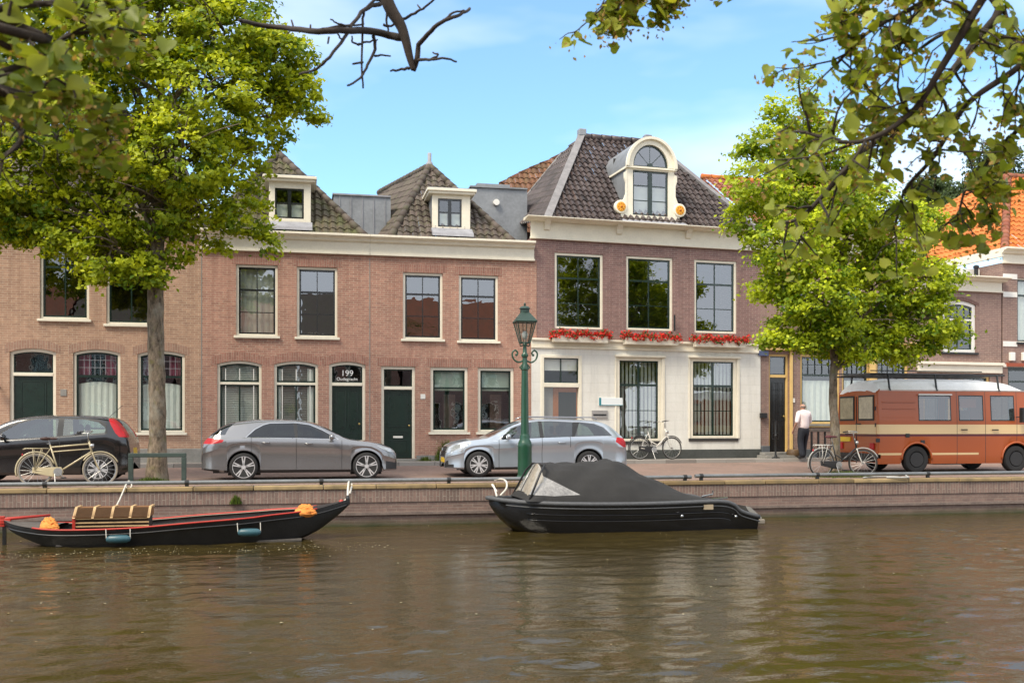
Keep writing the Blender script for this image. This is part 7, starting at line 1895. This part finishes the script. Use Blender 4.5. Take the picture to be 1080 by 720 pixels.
# leaf litter and moss along the coping
b = MB(); rn = random.Random(8)
for _ in range(900):
    x = rn.uniform(-8, 20); y = YQ+rn.choice([rn.uniform(.2, .5), rn.uniform(.3, 1.6), rn.uniform(.0, .3)]); s = rn.uniform(.010, .026); a = rn.uniform(0, PI); z = .008+rn.uniform(0, .01); ca, sa = math.cos(a)*s, math.sin(a)*s
    b.add([(x-ca, y-sa, z), (x+sa*.6, y-ca*.6, z+.006), (x+ca, y+sa, z), (x-sa*.6, y+ca*.6, z+.004)], [(0,1,2,3)], rn.random())
tag(b.build('fallen_leaves', tinted('dry_leaves', (.12, .07, .02), (.38, .30, .07), .8), None, recalc=False), 'dry fallen leaves scattered along the quay edge', 'leaves', kind='stuff')

# ---- the man walking to the door, seen from behind
def skin_obj(name, verts, edges, radii, mat, parent, sub=2, root=0):
    me = bpy.data.meshes.new(name); me.from_pydata([tuple(v) for v in verts], edges, []); o = bpy.data.objects.new(name, me); COL.objects.link(o); o.parent = parent
    o.modifiers.new('skin', 'SKIN'); 
    sv = me.skin_vertices[0].data if me.skin_vertices else None
    if sv is None: bm = bmesh.new(); bm.from_mesh(me); bm.verts.layers.skin.verify(); bm.to_mesh(me); bm.free(); sv = me.skin_vertices[0].data
    for i, r in enumerate(radii):
        sv[i].radius = r if isinstance(r, tuple) else (r, r); sv[i].use_root = (i == root)
    s = o.modifiers.new('sub', 'SUBSURF'); s.levels = sub; s.render_levels = sub
    bpy.context.view_layer.update(); me2 = bpy.data.meshes.new_from_object(o.evaluated_get(bpy.context.evaluated_depsgraph_get()))
    o.modifiers.clear(); o.data = me2; me2.materials.clear(); me2.materials.append(mat); me2.polygons.foreach_set('use_smooth', [True]*len(me2.polygons)); return o
SKIN = plain('skin', (.52, .28, .20), .5, var=.1)
x, _ = F.at(847.5, 480, -1.05); P = F.o+F.d*x-F.n*1.05
pr = empty('person', (P.x, P.y, .238), R(12), 'balding man in pale pink shirt and dark trousers walking away towards the door', 'person')
# y+ is away from the camera (his front)
V = [(0,0,.94),(0,.0,1.10),(0,.01,1.28),(0,.0,1.42),(0,.01,1.50),(0,.03,1.57),(0,.04,1.64),(0,.035,1.71)]; rad = [(.15,.11),(.14,.11),(.17,.11),(.15,.09),(.06,.06),(.065,.07),(.078,.095),(.060,.075)]
E = [(i, i+1) for i in range(7)]
def chain(frm, pts, rs):
    prev = frm
    for p, r in zip(pts, rs): V.append(p); rad.append(r); E.append((prev, len(V)-1)); prev = len(V)-1
    return prev
for s, arm in ((-1, [(-.20,.0,1.42),(-.26,-.04,1.28),(-.31,-.05,1.13),(-.29,.06,1.02),(-.27,.14,.92)]), (1, [(.20,.0,1.42),(.26,.02,1.28),(.30,.06,1.14),(.29,.20,1.06),(.27,.28,1.00)])):
    e = chain(3, arm, [.055,.048,.040,.033,.026]); hx, hy, hz = arm[-1]
    pm = chain(e, [(hx, hy+.03, hz-.055)], [(.036,.018)])
    for k, (dx, L_) in enumerate(((-.027,.065),(-.009,.078),(.009,.074),(.026,.058))):
        chain(pm, [(hx+dx, hy+.045, hz-.085), (hx+dx, hy+.055, hz-.085-L_*.5), (hx+dx*.9, hy+.045, hz-.085-L_)], [.010,.009,.007])
    chain(e, [(hx-s*.030, hy+.035, hz-.035), (hx-s*.045, hy+.05, hz-.07)], [.011,.008])
for s, leg in ((-1, [(-.09,0,.86),(-.105,.03,.50),(-.11,-.08,.10),(-.11,-.02,.04),(-.115,.10,.03)]), (1, [(.09,0,.86),(.10,.10,.50),(.11,.14,.12),(.11,.17,.045),(.125,.30,.03)])):
    chain(0, leg, [.088,.058,.042,.04,.035])
skin_obj('body', V, E, rad, SKIN, pr)
SH = plain('pale_pink_shirt', (.85, .74, .74), .8, var=.06, vs=14); TR = plain('dark_trousers', (.014, .017, .026), .85, var=.2)
sv = [(0,-.0,.86),(0,-.0,1.10),(0,.0,1.28),(0,.0,1.41),(0,.015,1.53),(-.19,.0,1.415),(-.265,-.04,1.27),(-.31,-.052,1.10),(.19,.0,1.415),(.265,.02,1.27),(.302,.06,1.10)]
skin_obj('shirt', sv, [(0,1),(1,2),(2,3),(3,4),(3,5),(5,6),(6,7),(3,8),(8,9),(9,10)], [(.19,.155),(.20,.160),(.205,.155),(.180,.125),(.080,.080),.088,.076,.066,.088,.076,.066], SH, pr)
tv = [(0,0,1.06),(0,0,.92),(-.095,0,.80),(-.105,.03,.50),(-.11,-.085,.03),(.095,.01,.80),(.105,.10,.50),(.115,.15,.03)]
skin_obj('trousers', tv, [(0,1),(1,2),(2,3),(3,4),(1,5),(5,6),(6,7)], [(.17,.135),(.185,.15),.122,.100,.088,.122,.100,.088], TR, pr)
for a, b_ in (((-.11,-.09,.045),(-.12,.13,.035)), ((.11,.12,.045),(.13,.34,.035))): MB().ball(((a[0]+b_[0])/2, (a[1]+b_[1])/2, .045), .1, 10, 6, (.50, 1.45, .5)).build('shoe', TRIM, pr, smooth=True)
m = MB(); m.ball((0, .012, 1.622), .088, 14, 8, (.99, 1.0, .52)); m.build('hair', plain('grey_fringe_hair', (.22, .17, .14), .9), pr, smooth=True)
q = MB(); q.ball((-.085, .05, 1.64), .024, 8, 6, (.4, .8, 1.2)); q.ball((.085, .05, 1.64), .024, 8, 6, (.4, .8, 1.2)); q.ball((0, .135, 1.635), .02, 8, 6, (.7, 1.1, 1)); q.build('ears_and_nose', SKIN, pr, smooth=True)
for s in (-1, 1): MB().ball((s*.032, .117, 1.66), .011, 8, 6).build('eye', WHITE, pr, smooth=True)
MB().ball((0, .118, 1.595), .02, 8, 6, (1.2, .4, .35)).build('mouth', plain('lips', (.4, .12, .1), .5), pr, smooth=True)
# ================================================================ the near bank behind the camera: what the panes and the water mirror
nb = MB(); nb.add([(-160, 1.0, -.02), (220, 1.0, -.02), (220, -60, -.02), (-160, -60, -.02)], [(3,2,1,0)]); nb.box(-160, 220, 1.0, 1.2, -1.85, -.03)
structure(nb.build('near_street', PAVE, recalc=False))
NB = [(-22, 7.2, 6.6, 3.6, BR_B, TILE_R, 'red brick house with old red roof on the near bank, mirrored in the panes'), (-14.6, 6.4, 6.9, 3.3, BR_W, TILE_G, 'purple brick house with grey roof on the near bank, mirrored in the panes'), (-8.0, 7.6, 6.2, 3.8, BR_A, TILE_R, 'brown brick house with old red roof on the near bank, mirrored in the panes'),
      (-.2, 6.6, 7.0, 3.2, BR_B, TILE_G, 'red brick house with grey roof on the near bank, mirrored in the panes'), (6.6, 7.4, 6.3, 3.7, BR_D, TILE_R, 'mauve brick house with old red roof on the near bank, mirrored in the panes'), (14.2, 7.0, 6.8, 3.3, BR_A, TILE_G, 'brown brick house with grey roof on the near bank, mirrored in the panes')]
for x0, w, h, rh, bm_, tm_, lb in NB:
    r = empty('canal_house', (x0+w, -9.0, 0), PI, lb, 'house', 'houses on the near bank')
    ops = []
    for k in range(3):
        xa = .8+k*(w-1.6)/3+.1; ops += [(xa, xa+1.1, 4.0, h-.7), (xa, xa+1.1, .9, 2.9)]
    facade(r, bm_, 0, w-.02, -.02, h, ops); shell(r, bm_, 0, w-.02, -.02, h, 8, (3.2,))
    for o in ops: window(r, *o, hbars=((o[3]-.6, .05),), vbars=(.5,), inner=curtain(0, .95, CURT, a_=.6, b_=.98) if random.random() < .4 else None)
    cornice(r, 0, w-.02, h, h+.45, h+.28, .25, over=0)
    m = MB(); m.add([(-.0, -.2, h+.4), (w-.02, -.2, h+.4), (w-.02, 4, h+.4+rh), (0, 4, h+.4+rh)], [(0,1,2,3)], .5); m.add([(0, 8.2, h+.4), (w-.02, 8.2, h+.4), (w-.02, 4, h+.4+rh), (0, 4, h+.4+rh)], [(3,2,1,0)], .4); m.add([(.01,-.1,h+.4),(.01,8,h+.4),(.01,4,h+.4+rh)], [(0,1,2)], .5); m.add([(w-.03,-.1,h+.4),(w-.03,8,h+.4),(w-.03,4,h+.4+rh)], [(2,1,0)], .5)
    m.build('roof', tm_, r, recalc=False)

# ---- leaves and scum floating beside the boats
b = MB(); rn = random.Random(77)
for k in range(620):
    near = rn.random() < .6
    x = rn.uniform(-7, 1.5) if near else rn.uniform(-7, 18); y = (17.6+rn.gauss(0, .35)) if near else rn.uniform(9, 21.1)
    s = rn.uniform(.008, .024); a = rn.uniform(0, PI); ca, sa = math.cos(a)*s, math.sin(a)*s
    b.add([(x-ca, y-sa, WL+.006), (x+sa*.7, y-ca*.7, WL+.008), (x+ca, y+sa, WL+.006), (x-sa*.7, y+ca*.7, WL+.009)], [(0,1,2,3)], rn.random())
tag(b.build('floating_leaves', tinted('floating_leaf', (.25, .18, .06), (.60, .55, .38), .7), None, recalc=False), 'small pale leaves and flecks floating beside the boats', 'leaves', kind='stuff')
